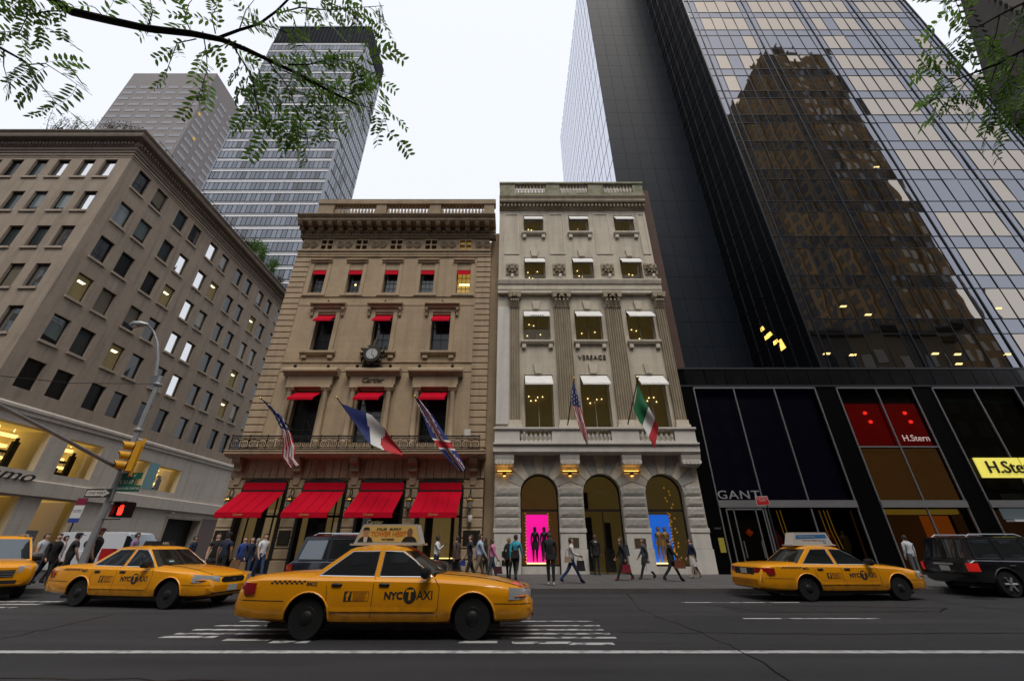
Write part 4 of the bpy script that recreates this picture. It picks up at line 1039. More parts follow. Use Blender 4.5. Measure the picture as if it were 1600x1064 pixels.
# ================================================================ CORNER OFFICE BUILDING (left)
R4 = thing('corner_office_building', 'brownish limestone office block with rows of square windows at the corner', 'building', (-33, FY, 0))
OX = -33.0
sideW, frontW = [], []
rows = [(31.25, 2.08), (27.48, 2.1), (23.77, 2.1), (20.1, 2.1), (16.45, 2.1), (12.95, 2.05)]
ycol = []
for p in range(8):
    for o in (0, 2.03): ycol.append(25.05 + 4.73 * p + o)
xcol = [-35.2 - k for k in (0, 1.9, 4.05, 5.95, 8.1, 10.0, 12.15, 14.05)]
for zt, h in rows:
    sideW += [(y, y + 1.22, zt - h, zt) for y in ycol]; frontW += [(x, x + 1.12, zt - h, zt) for x in xcol]
tfS = lambda u, d, z: (OX - d, u, z)
tfF = lambda u, d, z: (u, FY + d, z)
shopS = [(25.4, 28.85, 6.05, 8.78), (30.2, 33.0, 6.05, 8.6), (35.6, 37.9, 6.05, 8.3), (39.0, 41.85, 6.05, 8.15)]
grdS = [(25.2, 28.9, .16, 4.42), (30.3, 33.0, .16, 4.42), (42.15, 46.8, .16, 3.85)]
YE = 62.0
m = MB(tfS); m.wall(FY, YE, 9.95, 32.2, sideW, .3)
m.tf = tfF; m.wall(-60, OX, 9.95, 32.2, frontW, .3)
m.tf = None; m.box(-60, OX - 6, FY + 6, YE, .15, 33.0); m.box(OX - 6, OX - .9, YE - .3, YE, .15, 33.0); m.box(-60, OX - 6, YE - .3, YE, .15, 33.0); m.box(-60, -59.7, FY + .05, YE - .3, .15, 33)
m.box(-60, OX - .5, FY + .5, YE, 32.3, 33.0)
m.build('upper_wall', off_stone, R4)
m = MB(tfS); m.wall(FY, YE, .15, 9.35, shopS + grdS, .9, d=-.0); m.tf = tfF; m.wall(-60, OX, .15, 9.35, [(-58, -54, .16, 4.4), (-52, -48, .16, 4.4), (-46, -42, .16, 4.4), (-40, -36, .16, 4.4)], .9)
m.build('lower_wall', off_pale, R4)
def tfmould(mm, prof, mi=0):
    """profile [(out,z)] round the street corner, mitred, d outwards"""
    n = len(prof)
    A = [(OX + o, YE, z) for o, z in prof]; B = [(OX + o, FY - o, z) for o, z in prof]; D = [(-60, FY - o, z) for o, z in prof]
    mm.add(A + B + D, [(i, i + 1, n + i + 1, n + i) for i in range(n - 1)] + [(n + i, n + i + 1, 2 * n + i + 1, 2 * n + i) for i in range(n - 1)], mi)
m = MB(); tfmould(m, [(-.1, 9.3), (.12, 9.35), (.12, 9.55), (.2, 9.65), (.2, 9.82), (.05, 9.95), (-.1, 10.0)]); tfmould(m, [(-.05, 5.5), (.06, 5.52), (.06, 5.6), (-.05, 5.62)]); tfmould(m, [(-.05, 4.5), (.28, 4.52), (.28, 5.42), (.2, 5.5), (-.05, 5.5)])
m.build('belt_course', off_pale, R4)
m = MB(); tfmould(m, [(-.3, 32.0), (.1, 32.02), (.1, 32.25), (.18, 32.32), (.18, 32.6), (.3, 32.7), (.3, 33.05), (.42, 33.1), (.8, 33.2), (.85, 33.35), (.85, 33.62), (.98, 33.78), (.98, 33.9), (-1.0, 34.0)])
cn4 = m.build('cornice', mat('office_cornice_stone', (.19, .15, .118), .85, var=.4, vscale=.6, streak=.4), R4)
y = FY - .2
while y < 50: block('dentil', MATS['office_cornice_stone'], OX + .18, OX + .44, y, y + .14, 32.72, 33.02, cn4); y += .3
x = OX - .1
while x > -47: block('dentil', MATS['office_cornice_stone'], x - .14, x, FY - .44, FY - .18, 32.72, 33.02, cn4); x -= .3
m = MB(); tfmould(m, [(.05, 31.72), (.09, 31.74), (.09, 31.86), (.05, 31.88)]); tfmould(m, [(.0, 31.5), (.05, 31.52), (.05, 31.6), (.0, 31.62)]); m.build('string_course', off_cut, R4)
# windows: frame, pane and blind as each one shows
lit_room = mat('lit_office_room', (.2, .16, .07), .8, emit=(.40, .29, .10), estr=.07, var=.4, vscale=.8)
tube_l = mat('office_tube_light', (1, .95, .8), .5, emit=(1, .86, .55), estr=1.7)
pal_by = {'d': pane_dark, 'm': pane_mid, 'b': pane_bright, 't': pane_blind, 'g': pane_beige, 'y': pane_dark, 'l': pane_dark}
side_look = ['dgmbbgmmgm', 'ttmbbymmym', 'dddybgmmgg', 'yggmbbmmym', 'tmymmbmmyg', 'ddddddmddd']
front_look = ['bbbmdmdd', 'bttmmdtm', 'bmmmtdmd', 'bgmdmmdd', 'bgmmddmm', 'mmddmmdd']
of_frame = mat('office_window_frame', (.014, .013, .013), .4, .3)
def office_window(tf, a, b, z0, z1, look, par):
    q = MB(tf); f = .07
    q.box(a, a + f, .18, .28, z0, z1); q.box(b - f, b, .18, .28, z0, z1); q.box(a + f, b - f, .18, .28, z0, z0 + f); q.box(a + f, b - f, .18, .28, z1 - f, z1)
    o = q.build('window', of_frame, par)
    e = [rnd.gauss(0, .006) for _ in range(4)]
    q = MB(tf); q.quad((a + .03, .23 + e[0], z0 + .03), (b - .03, .23 + e[1], z0 + .03), (b - .03, .23 + e[2], z1 - .03), (a + .03, .23 + e[3], z1 - .03)); q.build('pane', pal_by[look], o)
    if look in 'tg' and rnd.random() < .5:
        q = MB(tf); q.quad((a + .06, .21, z0 + .06), (b - .06, .21, z0 + .06), (b - .06, .21, z0 + .06 + rnd.uniform(.3, .7)), (a + .06, .21, z0 + .06 + rnd.uniform(.3, .7))); q.build('dark_gap', pane_dark, o)
    if look in 'yl':
        q = MB(tf); q.quad((a + .07, .205, z0 + .07), (b - .07, .205, z0 + .07), (b - .07, .205, z1 - .07), (a + .07, .205, z1 - .07)); q.build('lit_room', lit_room, o)
        zz = z1 - .5 - rnd.random() * .4; q = MB(tf); q.quad((a + .3, .19, zz), (a + .75, .19, zz), (a + .95, .19, zz + .2), (a + .35, .19, zz + .2)); q.build('tube_light', tube_l, o)
    return o
k = 0
for r, (zt, h) in enumerate(rows):
    for c, y in enumerate(ycol):
        if c > 11: continue
        look = side_look[r][c] if c < 10 else 'm'
        office_window(tfS, y, y + 1.22, zt - h, zt, look, R4)
    for c, x in enumerate(xcol): office_window(tfF, x, x + 1.12, zt - h, zt, front_look[r][c], R4)
sl = {}
for r, (zt, h) in enumerate(rows[:5]):
    for y in ycol[:12]: block('sill', off_cut, OX - .05, OX + .12, y - .1, y + 1.32, zt - h - .2, zt - h - .01, R4)
    for x in xcol: block('sill', off_cut, x - .1, x + 1.22, FY - .12, FY + .05, zt - h - .2, zt - h - .01, R4)
# lit shop on the two lower floors
cream = mat('cream_reveal', (.58, .50, .36), .7, emit=(.5, .36, .14), estr=.03)  # faint emission paints the shop glow onto the cream reveals
for j, (a, b, z0, z1) in enumerate(shopS + grdS[:2]):
    o = link('shop_window', None, R4, Matrix.Translation((OX, (a + b) / 2, z0)))
    q = MB(tfS); q.quad((a, .5, z0), (b, .5, z0), (b, .5, z1), (a, .5, z1)); q.build('pane', shop_glass, o)
    q = MB(tfS)
    q.quad((b - .01, .02, z0), (b - .01, 3.0, z0), (b - .01, 3.0, z1), (b - .01, .02, z1)); q.build('cream_reveal', cream, o)
    q = MB(tfS); q.quad((a + .01, .02, z0), (a + .01, 3.0, z0), (a + .01, 3.0, z1), (a + .01, .02, z1)); q.build('cream_reveal', cream, o)
    q = MB(tfS); q.quad((a - .3, 3.0, z0 - .2), (b + 1.5, 3.0, z0 - .2), (b + 1.5, 3.0, z1 + .2), (a - .3, 3.0, z1 + .2)); q.quad((a, .9, z0 + .02), (b, .9, z0 + .02), (b, 3.0, z0 + .02), (a, 3.0, z0 + .02)); q.quad((a, .6, z1 - .02), (b, .6, z1 - .02), (b, 3, z1 - .02), (a, 3, z1 - .02)); q.build('shop_room', lit_warm, o)
    if j < 4:
        for zz, d_ in ((z1 - .5, 2.2), (z1 - 1.15, 2.6)):
            q = MB(tfS); q.box(a + .1, b - .15, d_, d_ + .3, zz, zz + .2); q.build('ceiling_strip', lit_strip, o)
        for k in range(3):
            q = MB(tfS); zz = z0 + .25 + k * .45; q.box(a + .2 + .5 * (k % 2), b - .4, 1.6 + .2 * k, 1.9 + .2 * k, zz, zz + (.16 if j < 2 else .22)); q.build('display_shelf', dark_in if k != 1 else lit_strip, o)
        for k in range(9):
            q = MB(tfS); q.lathe([(0, -.04), (.05, 0), (0, .04)], (a + .3 + (b - a - .6) * ((k * .381) % 1), 1.3 + .17 * k, z1 - .12), 6); q.build('ceiling_spot', lit_lamp, o)
        for k in range(6):
            q = MB(tfS); yy = a + .35 + k * (b - a - .8) / 5; zz = z0 + .45 + .45 * (k % 3); q.box(yy, yy + .22, 1.75, 1.9, zz, zz + .16 + .1 * (k % 2)); q.build('displayed_shoe', bronze if k % 2 else pale_panel, o)
        q = MB(tfS); q.box(b - 1.0, b - .6, 1.2, 1.4, z0, z1 - .9); q.lathe([(.1, 0), (.1, .25)], (b - .8, 1.3, z1 - .9), 8); q.build('display_figure', dark_in, o)
    else:
        q = MB(tfS); q.box(a + .5, b - .7, 1.3, 1.5, z0, z0 + 2.3); q.build('dark_door', bronze, o)
q = MB(tfS); q.box(37.9, 39.0, -.02, .1, 6.05, 8.28); q.build('teal_panel', mat('pale_teal_panel', (.12, .28, .30), .5), R4)
q = MB(tfS); q.quad((42.15, .85, .16), (46.8, .85, .16), (46.8, .85, 3.85), (42.15, .85, 3.85)); q.build('loading_bay', dark_in, R4)
q = MB(tfS); q.box(42.0, 42.2, -.06, .05, .15, 4.0); q.box(46.7, 46.9, -.06, .05, .15, 4.0); q.box(42.2, 46.7, -.06, .05, 3.82, 4.0); q.build('bay_frame', off_cut, R4)
q = MB(tfS); q.box(46.95, 52, -.04, .05, .15, 4.05); q.build('brown_panel', mat('brown_panel', (.12, .085, .075), .7, var=.2), R4)
q = MB(tfS); q.tube([(42.0, 0, 4.25), (42.0, -.5, 4.3), (42.0, -.62, 4.22)], .05, 8); q.build('security_camera', steel, R4)
RS = Matrix(((0, 0, 1, 0), (1, 0, 0, 0), (0, 1, 0, 0), (0, 0, 0, 1)))      # letters on the side street face
text('lettering', 'Ferragamo', 1.0, black_metal, R4, (OX + .35, 25.3, 5.62), .04, rot=RS, shear=.35, bold=.0, align='CENTER', sx=1.6)
# parapet rail and planting on the roof
q = MB()
for y in range(26, 50, 2): q.tube([(OX + .1, y, 34.0), (OX + .1, y, 35.1)], .03, 5)
for z in (34.5, 35.08): q.tube([(OX + .1, 25, z), (OX + .1, 50, z)], .03, 5)
q.build('roof_rail', black_metal, R4)
q = MB(); q.box(OX - 5.5, OX - 1.6, 27.4, 31.5, 33.5, 35.6); q.build('roof_shed', off_stone, R4)
bam = [mat('bamboo_leaf', (.13, .27, .030), .6, var=.4, vscale=2.0), mat('shrub_leaf', (.035, .07, .025), .6, var=.4, vscale=2.0)]
def shrub(name, label, c, rx, ry, h, n, mt, seed, ls=.28):
    o = thing(name, label, 'shrub', c, 'plants on the office roof'); r = random.Random(seed)
    s_ = MB(); lf = MB()
    for k in range(9):
        a = r.random() * 6.28; dx, dy = r.gauss(0, rx * .5), r.gauss(0, ry * .5)
        top = (c[0] + dx + r.gauss(0, .25), c[1] + dy + r.gauss(0, .25), c[2] + h * r.uniform(.6, 1.05))
        s_.tube([(c[0] + dx * .6, c[1] + dy * .6, c[2]), ((c[0] + dx * .8 + top[0]) / 2 - .05, (c[1] + dy * .8 + top[1]) / 2, c[2] + h * .5), top], [.03, .02, .008], 5)
        for i in range(n // 9):
            f = r.uniform(.15, 1.0); p = Vector((c[0] + dx * (.6 + .4 * f), c[1] + dy * (.6 + .4 * f), c[2])).lerp(Vector(top), f) + Vector((r.gauss(0, .22), r.gauss(0, .22), r.gauss(0, .15)))
            d = Vector((r.gauss(0, 1), r.gauss(0, 1), r.gauss(-.1, .6))).normalized() * ls * r.uniform(.6, 1.2); w_ = d.cross(Vector((r.random(), r.random(), 1))).normalized() * ls * .13
            lf.add([p, p + d * .5 + w_, p + d, p + d * .5 - w_], [(0, 1, 2, 3)])
    s_.build('stem', mat('shrub_stem', (.06, .045, .025), .8), o); tag(lf.build('foliage', mt, o), kind='stuff')
for i, (y, rx, ry, h) in enumerate(((40.3, .4, .9, 2.6), (42.2, .4, 1.1, 3.6), (44.4, .4, 1.0, 2.8))):
    shrub('bamboo_shrub', ['light green bamboo clump on office roof edge, nearest to its corner', 'light green bamboo clump on office roof, middle and tallest of three', 'light green bamboo clump on office roof edge, nearest the tan mansion'][i], (OX + .15, y, 34.0), rx, ry, h, 1300, bam[0], i)
for i, (x, h) in enumerate(((-39.4, 2.6), (-36.6, 2.3), (-41.4, 2.9), (-34.6, 1.6))):
    shrub('roof_shrub', ['grey green conifer-like shrub on office roof, tallest beside the left pair', 'feathery shrub on office roof in front of the pink tower', 'sparse grey shrub on office roof, leftmost', 'small shrub on office roof close to its street corner'][i], (x, FY - .1, 34.0), .5, .4, h, 420, bam[1], 20 + i, .22)
shrub('roof_shrub', 'dark green shrub at the far end of the office roof edge', (OX + .2, 38.6, 34.0), .4, .5, 1.2, 500, bam[1], 33)
shrub('roof_shrub', 'dark small shrub on office roof beside the tan mansion cornice', (OX + .2, 46.9, 34.0), .4, .5, 1.3, 500, bam[1], 34)
# ================================================================ TOWERS BEHIND
# slab tower with white bands and a dark crown
R5 = thing('banded_slab_tower', 'tall grey glass slab tower with white floor bands and dark louvred crown', 'building', (-60, 75, 0))
bx0, bx1, by0, by1 = -79.9, -48.3, 75.0, 89.2
top, crown = 161.0, 151.0
sg = glassy('slab_window_glass', (.055, .070, .100), .10, .05); sg2 = glassy('slab_window_glass_grey', (.10, .125, .165), .12, .05); sgd = glassy('slab_window_glass_dark', (.03, .033, .04), .08, .05)
white_b = mat('white_spandrel', (.74, .74, .76), .5); grey_b = mat('dark_spandrel', (.06, .06, .068), .4); pier_m = mat('aluminium_pier', (.22, .23, .27), .4, .5)
m = MB(); m.box(bx0 + .1, bx1 - .1, by0 + .1, by1, .2, top - .1); m.build('core', grey_b, R5)
crn = mat('crown_louvre', (.005, .006, .010), .6, spec=.05); fin_m = mat('crown_fin', (.03, .033, .042), .6, spec=.1)
m = MB(); m.box(bx0 - .05, bx1 + .05, by0 - .05, by1 + .05, crown, top); cw_ = m.build('crown', crn, R5)
x = bx0 + .6
while x < bx1: block('crown_fin', fin_m, x - .07, x + .07, by0 - .25, by0 - .05, crown + .4, top - .4, cw_); x += 1.26
y = by0 + .6
while y < by1: block('crown_fin', fin_m, bx1 + .05, bx1 + .25, y - .07, y + .07, crown + .4, top - .4, cw_); y += 1.26
block('crown_edge', pier_m, bx0 - .3, bx1 + .3, by0 - .3, by0 - .02, top - .4, top + .2, cw_)
fh = 4.0; z = 147.0; cnt = 0; ncol = 26; cwid = (bx1 - bx0) / ncol; rest = MB(); sideb = MB(); scount = 0
gl = [sg, sg2, sgd]
while z > 40:
    block('white_band', white_b, bx0, bx1 - .35, by0 - .12, by0 + .1, z + 2.95, z + 3.35, R5)
    block('white_band', white_b, bx0, bx1 - .35, by0 - .10, by0 + .1, z + 3.65, z + 3.78, R5)
    for i in range(ncol):
        a = bx0 + i * cwid
        if cnt < 300 and z < 132: block('window_pane', gl[0 if rnd.random() < .55 else (1 if rnd.random() < .75 else 2)], a + .09, a + cwid - .09, by0 - .02, by0 + .08, z + .25, z + 2.8, R5); cnt += 1
        else: rest.box(a + .09, a + cwid - .09, by0 - .02, by0 + .08, z + .25, z + 2.8, 0 if rnd.random() < .55 else (1 if rnd.random() < .75 else 2))
    nd = 12; dw = (by1 - by0) / nd
    for i in range(nd):
        a = by0 + i * dw
        if scount < 300: block('side_pane', sg2 if rnd.random() < .85 else sgd, bx1 - .08, bx1 + .02, a + .1, a + dw - .1, z + .2, z + 3.3, R5); scount += 1
    z -= fh
for zz in range(20):
    pass
tag(rest.build('far_window_panes', gl, R5), kind='stuff')
block('corner_pier', pier_m, bx1 - .35, bx1 + .05, by0 - .2, by0 + .1, 0, crown, R5); block('corner_pier', pier_m, bx0 - .1, bx0 + .25, by0 - .2, by0 + .1, 0, crown, R5)
# pink granite tower
R6 = thing('pink_granite_tower', 'flat topped pinkish grey granite tower with strips of windows', 'building', (-148, 105, 0))
pg = mat('pink_granite', (.20, .176, .172), .7, var=.15, vscale=.05, joints=(3.0, 1.95, .25, .06)); pw = glassy('granite_tower_glass', (.16, .155, .165), .12, .05)
px0, px1, py0, py1, pt = -166.6, -130.0, 105.0, 135.0, 187.0
m = MB(); m.box(px0, px1, py0, py1, 0, pt); m.build('shaft', pg, R6)
z = 176.0
while z > 110:
    bw = (px1 - px0) / 6
    for i in range(6):
        a = px0 + i * bw + .9; ow = bw - 1.8
        o = block('window_strip', pg, a, a + ow, py0 - .06, py0 + .02, z, z + 1.75, R6)
        for k in range(4): block('window_pane', pw if rnd.random() < .985 else lit_warm, a + .08 + k * ow / 4, a + (k + 1) * ow / 4 - .04, py0 - .1, py0 - .05, z + .1, z + 1.65, o)
    bw = (py1 - py0) / 5
    for i in range(5):
        a = py0 + i * bw + .9; ow = bw - 1.8
        o = block('window_strip', pg, px1 - .02, px1 + .06, a, a + ow, z, z + 1.75, R6)
        for k in range(3): block('window_pane', pw if rnd.random() < .985 else lit_warm, px1 + .05, px1 + .1, a + .08 + k * ow / 3, a + (k + 1) * ow / 3 - .04, z + .1, z + 1.65, o)
    z -= 3.9
# pale tower and church spire at the far right
R7 = thing('pale_banded_building', 'pale beige building with white window bands behind the glass tower', 'building', (112, 60, 0))
pb = mat('pale_beige_panel', (.36, .33, .29), .7, var=.15, vscale=.1); pbw = glassy('pale_band_glass', (.28, .31, .36), .35, .05)
m = MB(); m.box(96, 122, 60, 84, 0, 107); m.build('shaft', pb, R7)
z = 101
while z > 62:
    for i in range(7): block('window_pane', pbw, 98 + i * 3.5, 100.9 + i * 3.5, 59.9, 60.05, z, z + 2.0, R7)
    z -= 3.9
R8 = thing('church_spire', 'dark stone church spire with crocketed edges behind the leaves at far right', 'church', (86.5, 38, 0))
sp = mat('weathered_church_stone', (.028, .023, .017), .9, var=.6, vscale=.4, bump=.8, bscale=4, joints=(1.4, .8, .6, .05))
sx, sy, apex = 86.5, 38.0, 100.5
m = MB(); m.lathe([(8.3, 62.0), (4.2, 81.0), (.15, apex)], (sx, sy, 0), 8); m.build('spire', sp, R8)
m = MB(); m.box(sx - 7.5, sx + 7.5, sy - 7.5, sy + 7.5, 0, 60); m.box(sx - 8, sx + 8, sy - 8, sy + 8, 60, 62); m.build('tower', sp, R8)
for k in range(8):
    th = k * math.pi / 4
    if math.sin(th) > .8: continue
    for i in range(22):
        f = i / 22; zz = 63 + (apex - 64) * f; rr = 8.3 * (1 - (zz - 62) / (apex - 62)) + .12
        q = MB(); q.tube([(sx + rr * math.cos(th), sy + rr * math.sin(th), zz - .3), (sx + (rr + .35) * math.cos(th), sy + (rr + .35) * math.sin(th), zz + .1), (sx + (rr + .42) * math.cos(th), sy + (rr + .42) * math.sin(th), zz + .45)], [.22, .2, .1], 5); q.build('crocket', sp, R8)
# ================================================================ OUR SIDE OF THE AVENUE (seen mirrored in the tower)
R9 = thing('brown_stepped_tower', 'tall brown masonry tower seen only as a reflection in the dark glass', 'building', (84, -30, 0))
bm_ = mat('brown_masonry', (.20, .135, .068), .85, var=.3, vscale=.15, streak=.4); bw_ = glassy('brown_tower_glass', (.006, .006, .006), .015); bw2 = mat('white_blind', (.36, .36, .36), .7)
tx0, tx1, ty0, ty1, tt = 76.0, 94.8, -60.0, -22.0, 136.0
m = MB(); m.box(tx0, tx1, ty0, ty1, 0, tt); m.box(tx0 + 3, tx1 - 3, ty0, ty1 - 4, tt, tt + 3); m.build('shaft', bm_, R9)
for i in range(9):
    a = tx0 + .8 + i * 2.0
    if i % 2: block('pier', bm_, a + 1.35, a + 1.75, ty1 - .02, ty1 + .35, 0, tt + .6, R9)
    for f in range(34):
        z = 8 + f * 3.7; block('window_pane', bw2 if rnd.random() < .34 and i > 2 else bw_, a, a + 1.0, ty1 - .05, ty1 + .05, z, z + 2.1, R9)
for i in range(15):
    a = ty0 + 1 + i * 2.5
    if i % 2: block('pier', bm_, tx0 - .35, tx0 + .02, a + 1.6, a + 2.1, 0, tt + .5, R9)
    for f in range(0, 34):
        if i * 34 + f > 300 and i < 6: continue
        z = 8 + f * 3.7; block('window_strip', bw_, tx0 - .05, tx0 + .05, a, a + 1.3, z, z + 2.3, R9)
mas = [mat('grey_masonry', (.07, .06, .05), .85, var=.3, vscale=.2), mat('buff_masonry', (.11, .09, .065), .85, var=.3, vscale=.2), mat('red_masonry', (.075, .045, .033), .85, var=.3, vscale=.2)]
spec_ = [(-120, -62, 60, 0, 'grey masonry block far left on the camera side of avenue, seen only in reflections'), (-60, -36, 40, 1, 'buff masonry block on the camera side, left of the cross street, only reflected'), (-18, 8, 30, 2, 'reddish masonry block directly behind the camera, only reflected in glass'), (9, 40, 38, 0, 'grey masonry block behind the camera facing the glass tower, only reflected'), (41, 75, 34, 1, 'buff masonry block beside the brown tower, only reflected in the dark glass'), (96, 150, 27, 2, 'low reddish masonry block right of the brown tower, only reflected')]
for a, b, h, k, lab in spec_:
    o = thing('masonry_building', lab, 'building', ((a + b) / 2, -12, 0), 'buildings on the camera side of the avenue')
    m = MB(); m.box(a, b, -40, -12.5, 0, h); m.mould(a - .3, b + .3, [(-13, h - 1.2), (-12.2, h - 1.1), (-11.6, h - .4), (-11.6, h), (-13, h + .1)]); m.build('wall', mas[k], o)
    n = int((b - a) / 3.2); mm = MB()
    for i in range(n):
        for f in range(int((h - 3) / 3.7)):
            mm.box(a + 1 + i * 3.2, a + 2.6 + i * 3.2, -12.6, -12.42, 1.2 + f * 3.7, 3.5 + f * 3.7)
    tag(mm.build('window_panes', pane_mid, o), kind='stuff')
# ================================================================ VEHICLES
taxi_y = mat('taxi_yellow_paint', (.84, .335, .003), .30, spec=.3, coat=.7, var=.12, vscale=1.2, coords='O')
car_black = mat('black_car_paint', (.006, .0065, .008), .22, spec=.5, coat=.6)
car_navy = mat('navy_car_paint', (.010, .013, .022), .22, spec=.5, coat=.6)
car_white = mat('white_van_paint', (.48, .50, .54), .35, coat=.3)
car_glass = glassy('car_glass', (.006, .008, .009), .14, .02, .004, 1.2, tint=(.85, .95, 1))
tyre_m = mat('tyre_rubber', (.005, .005, .0055), .8); hub_m = mat('hub_steel', (.022, .022, .023), .5, .5); alloy = mat('alloy_rim', (.40, .41, .43), .3, .8)
dark_tr = mat('dark_trim', (.010, .010, .011), .5); chrome = mat('chrome_trim', (.55, .56, .58), .2, .9); seam = mat('panel_gap', (.02, .009, .002), .8)
lamp_c = mat('headlamp_lens', (.45, .46, .47), .1, spec=.8, coat=.5); lamp_a = mat('amber_lens', (.55, .13, .01), .2); lamp_r = mat('tail_lens', (.30, .006, .008), .15, coat=.5)
lamp_on = mat('lit_tail_lens', (.7, .02, .02), .3, emit=(1, .03, .02), estr=.12)
plate_m = mat('number_plate', (.42, .42, .40), .5); ink = mat('black_print', (.008, .008, .008), .6)

def lower_grime(m, z0, z1, col, amt):
    n = m.node_tree; b = n.nodes['Principled BSDF']; L = n.links.new; src = b.inputs['Base Color']
    tc = n.nodes.new('ShaderNodeTexCoord'); sp_ = n.nodes.new('ShaderNodeSeparateXYZ'); L(tc.outputs['Object'], sp_.inputs[0])
    nz = n.nodes.new('ShaderNodeTexNoise'); nz.inputs['Scale'].default_value = 5; nz.inputs['Detail'].default_value = 6; L(tc.outputs['Object'], nz.inputs['Vector'])
    ad = n.nodes.new('ShaderNodeMath'); ad.operation = 'MULTIPLY_ADD'; ad.inputs[1].default_value = .5; L(nz.outputs['Fac'], ad.inputs[0]); L(sp_.outputs[2], ad.inputs[2])
    mr = n.nodes.new('ShaderNodeMapRange'); mr.inputs[1].default_value = z1 + .25; mr.inputs[2].default_value = z0 + .2; mr.inputs[4].default_value = amt; L(ad.outputs[0], mr.inputs[0])
    mx = n.nodes.new('ShaderNodeMix'); mx.data_type = 'RGBA'; mx.inputs[7].default_value = (*col, 1); L(mr.outputs[0], mx.inputs[0])
    if src.links: L(src.links[0].from_socket, mx.inputs[6])
    else: mx.inputs[6].default_value = src.default_value
    L(mx.outputs[2], src)
lower_grime(taxi_y, .18, .50, (.16, .085, .02), .75); lower_grime(car_black, .25, .6, (.03, .028, .026), .5)

class Car:
    """stations (x, half width, z bottom, z shoulder, z top); x forward, y left, z up"""
    FR = (0.0, .80, .96, 1.0, 1.0, .985, .93, .62, 0.0)
    def __init__(s, st): s.st = sorted(st)
    def par(s, x):
        st = s.st
        if x <= st[0][0]: return st[0]
        for a, b in zip(st, st[1:]):
            if x <= b[0]:
                f = (x - a[0]) / (b[0] - a[0]); return tuple(p + (q - p) * f for p, q in zip(a, b))
        return st[-1]
    def sec(s, p):
        x, w, zb, zs, zt = p
        zz = (zb, zb, zb + .06, zb + .2, zs - .17, zs - .05, zs, zt - .008, zt)
        return [(w * f, z) for f, z in zip(s.FR, zz)]
    def side(s, x, z):
        c = s.sec(s.par(x))[1:7]
        if z <= c[0][1]: return c[0][0]
        for (ya, za), (yb, zb) in zip(c, c[1:]):
            if z <= zb: return ya + (yb - ya) * ((z - za) / max(zb - za, 1e-6))
        return c[-1][0]
    def body(s, wheels, wr, mt, zc):
        m = MB(); n = 16
        for p in s.st:
            h = s.sec(p); ring = [(p[0], y, z) for y, z in h] + [(p[0], -y, z) for y, z in reversed(h[1:-1])]
            m.v += ring
        k = len(s.st)
        for i in range(k - 1):
            for j in range(n): m.f.append((i * n + j, i * n + (j + 1) % n, (i + 1) * n + (j + 1) % n, (i + 1) * n + j)); m.m.append(0)
        m.f.append(tuple(range(n - 1, -1, -1))); m.f.append(tuple((k - 1) * n + j for j in range(n))); m.m += [0, 0]
        me = m.mesh([mt, dark_tr]); o = bpy.data.objects.new('tmp', me)
        c = MB()
        for x in wheels:
            for sy in (-1, 1): c.lathe([(wr + .055, .60), (wr + .055, 1.4)] if sy > 0 else [(wr + .055, -1.4), (wr + .055, -.60)], (x, 0, zc), 28, 0, 'y')
        bmx = bmesh.new(); cm = c.mesh([dark_tr]); bmx.from_mesh(cm); bmesh.ops.recalc_face_normals(bmx, faces=bmx.faces); bmx.to_mesh(cm); bmx.free()
        bmx = bmesh.new(); bmx.from_mesh(me); bmesh.ops.recalc_face_normals(bmx, faces=bmx.faces); bmx.to_mesh(me); bmx.free()
        co = bpy.data.objects.new('cut', cm)
        md = o.modifiers.new('b', 'BOOLEAN'); md.object = co; md.operation = 'DIFFERENCE'; md.solver = 'EXACT'; md.material_mode = 'TRANSFER'
        r = evaluated(o, co)
        r.polygons.foreach_set('use_smooth', [True] * len(r.polygons)); r.set_sharp_from_angle(angle=rad(38))
        return r
    def strip(s, m, pts, wdt, off=.004, sy=1):
        """ribbon on the flank following (x,z) points"""
        for (xa, za), (xb, zb) in zip(pts, pts[1:]):
            n = max(1, int(math.hypot(xb - xa, zb - za) / .08)); L_ = math.hypot(xb - xa, zb - za); nx, nz = -(zb - za) / L_ * wdt / 2, (xb - xa) / L_ * wdt / 2
            for i in range(n):
                q = []
                for f, sg_ in ((i / n, -1), ((i + 1) / n, -1), ((i + 1) / n, 1), (i / n, 1)):
                    x = xa + (xb - xa) * f + nx * sg_; z = za + (zb - za) * f + nz * sg_; q.append((x, sy * (s.side(x, z) + off), z))
                m.quad(*q)
    def decal(s, name, mm, x0, z0, mt, par, sy=-1, off=.005):
        """flat print wrapped on the flank; reads left to right from outside"""
        out = MB()
        sg_ = 1 if sy < 0 else -1
        out.add([(x0 + sg_ * x, sy * (s.side(x0 + sg_ * x, z0 + y) + off), z0 + y) for x, y, z in mm.v], mm.f)
        return out.build(name, mt, par)

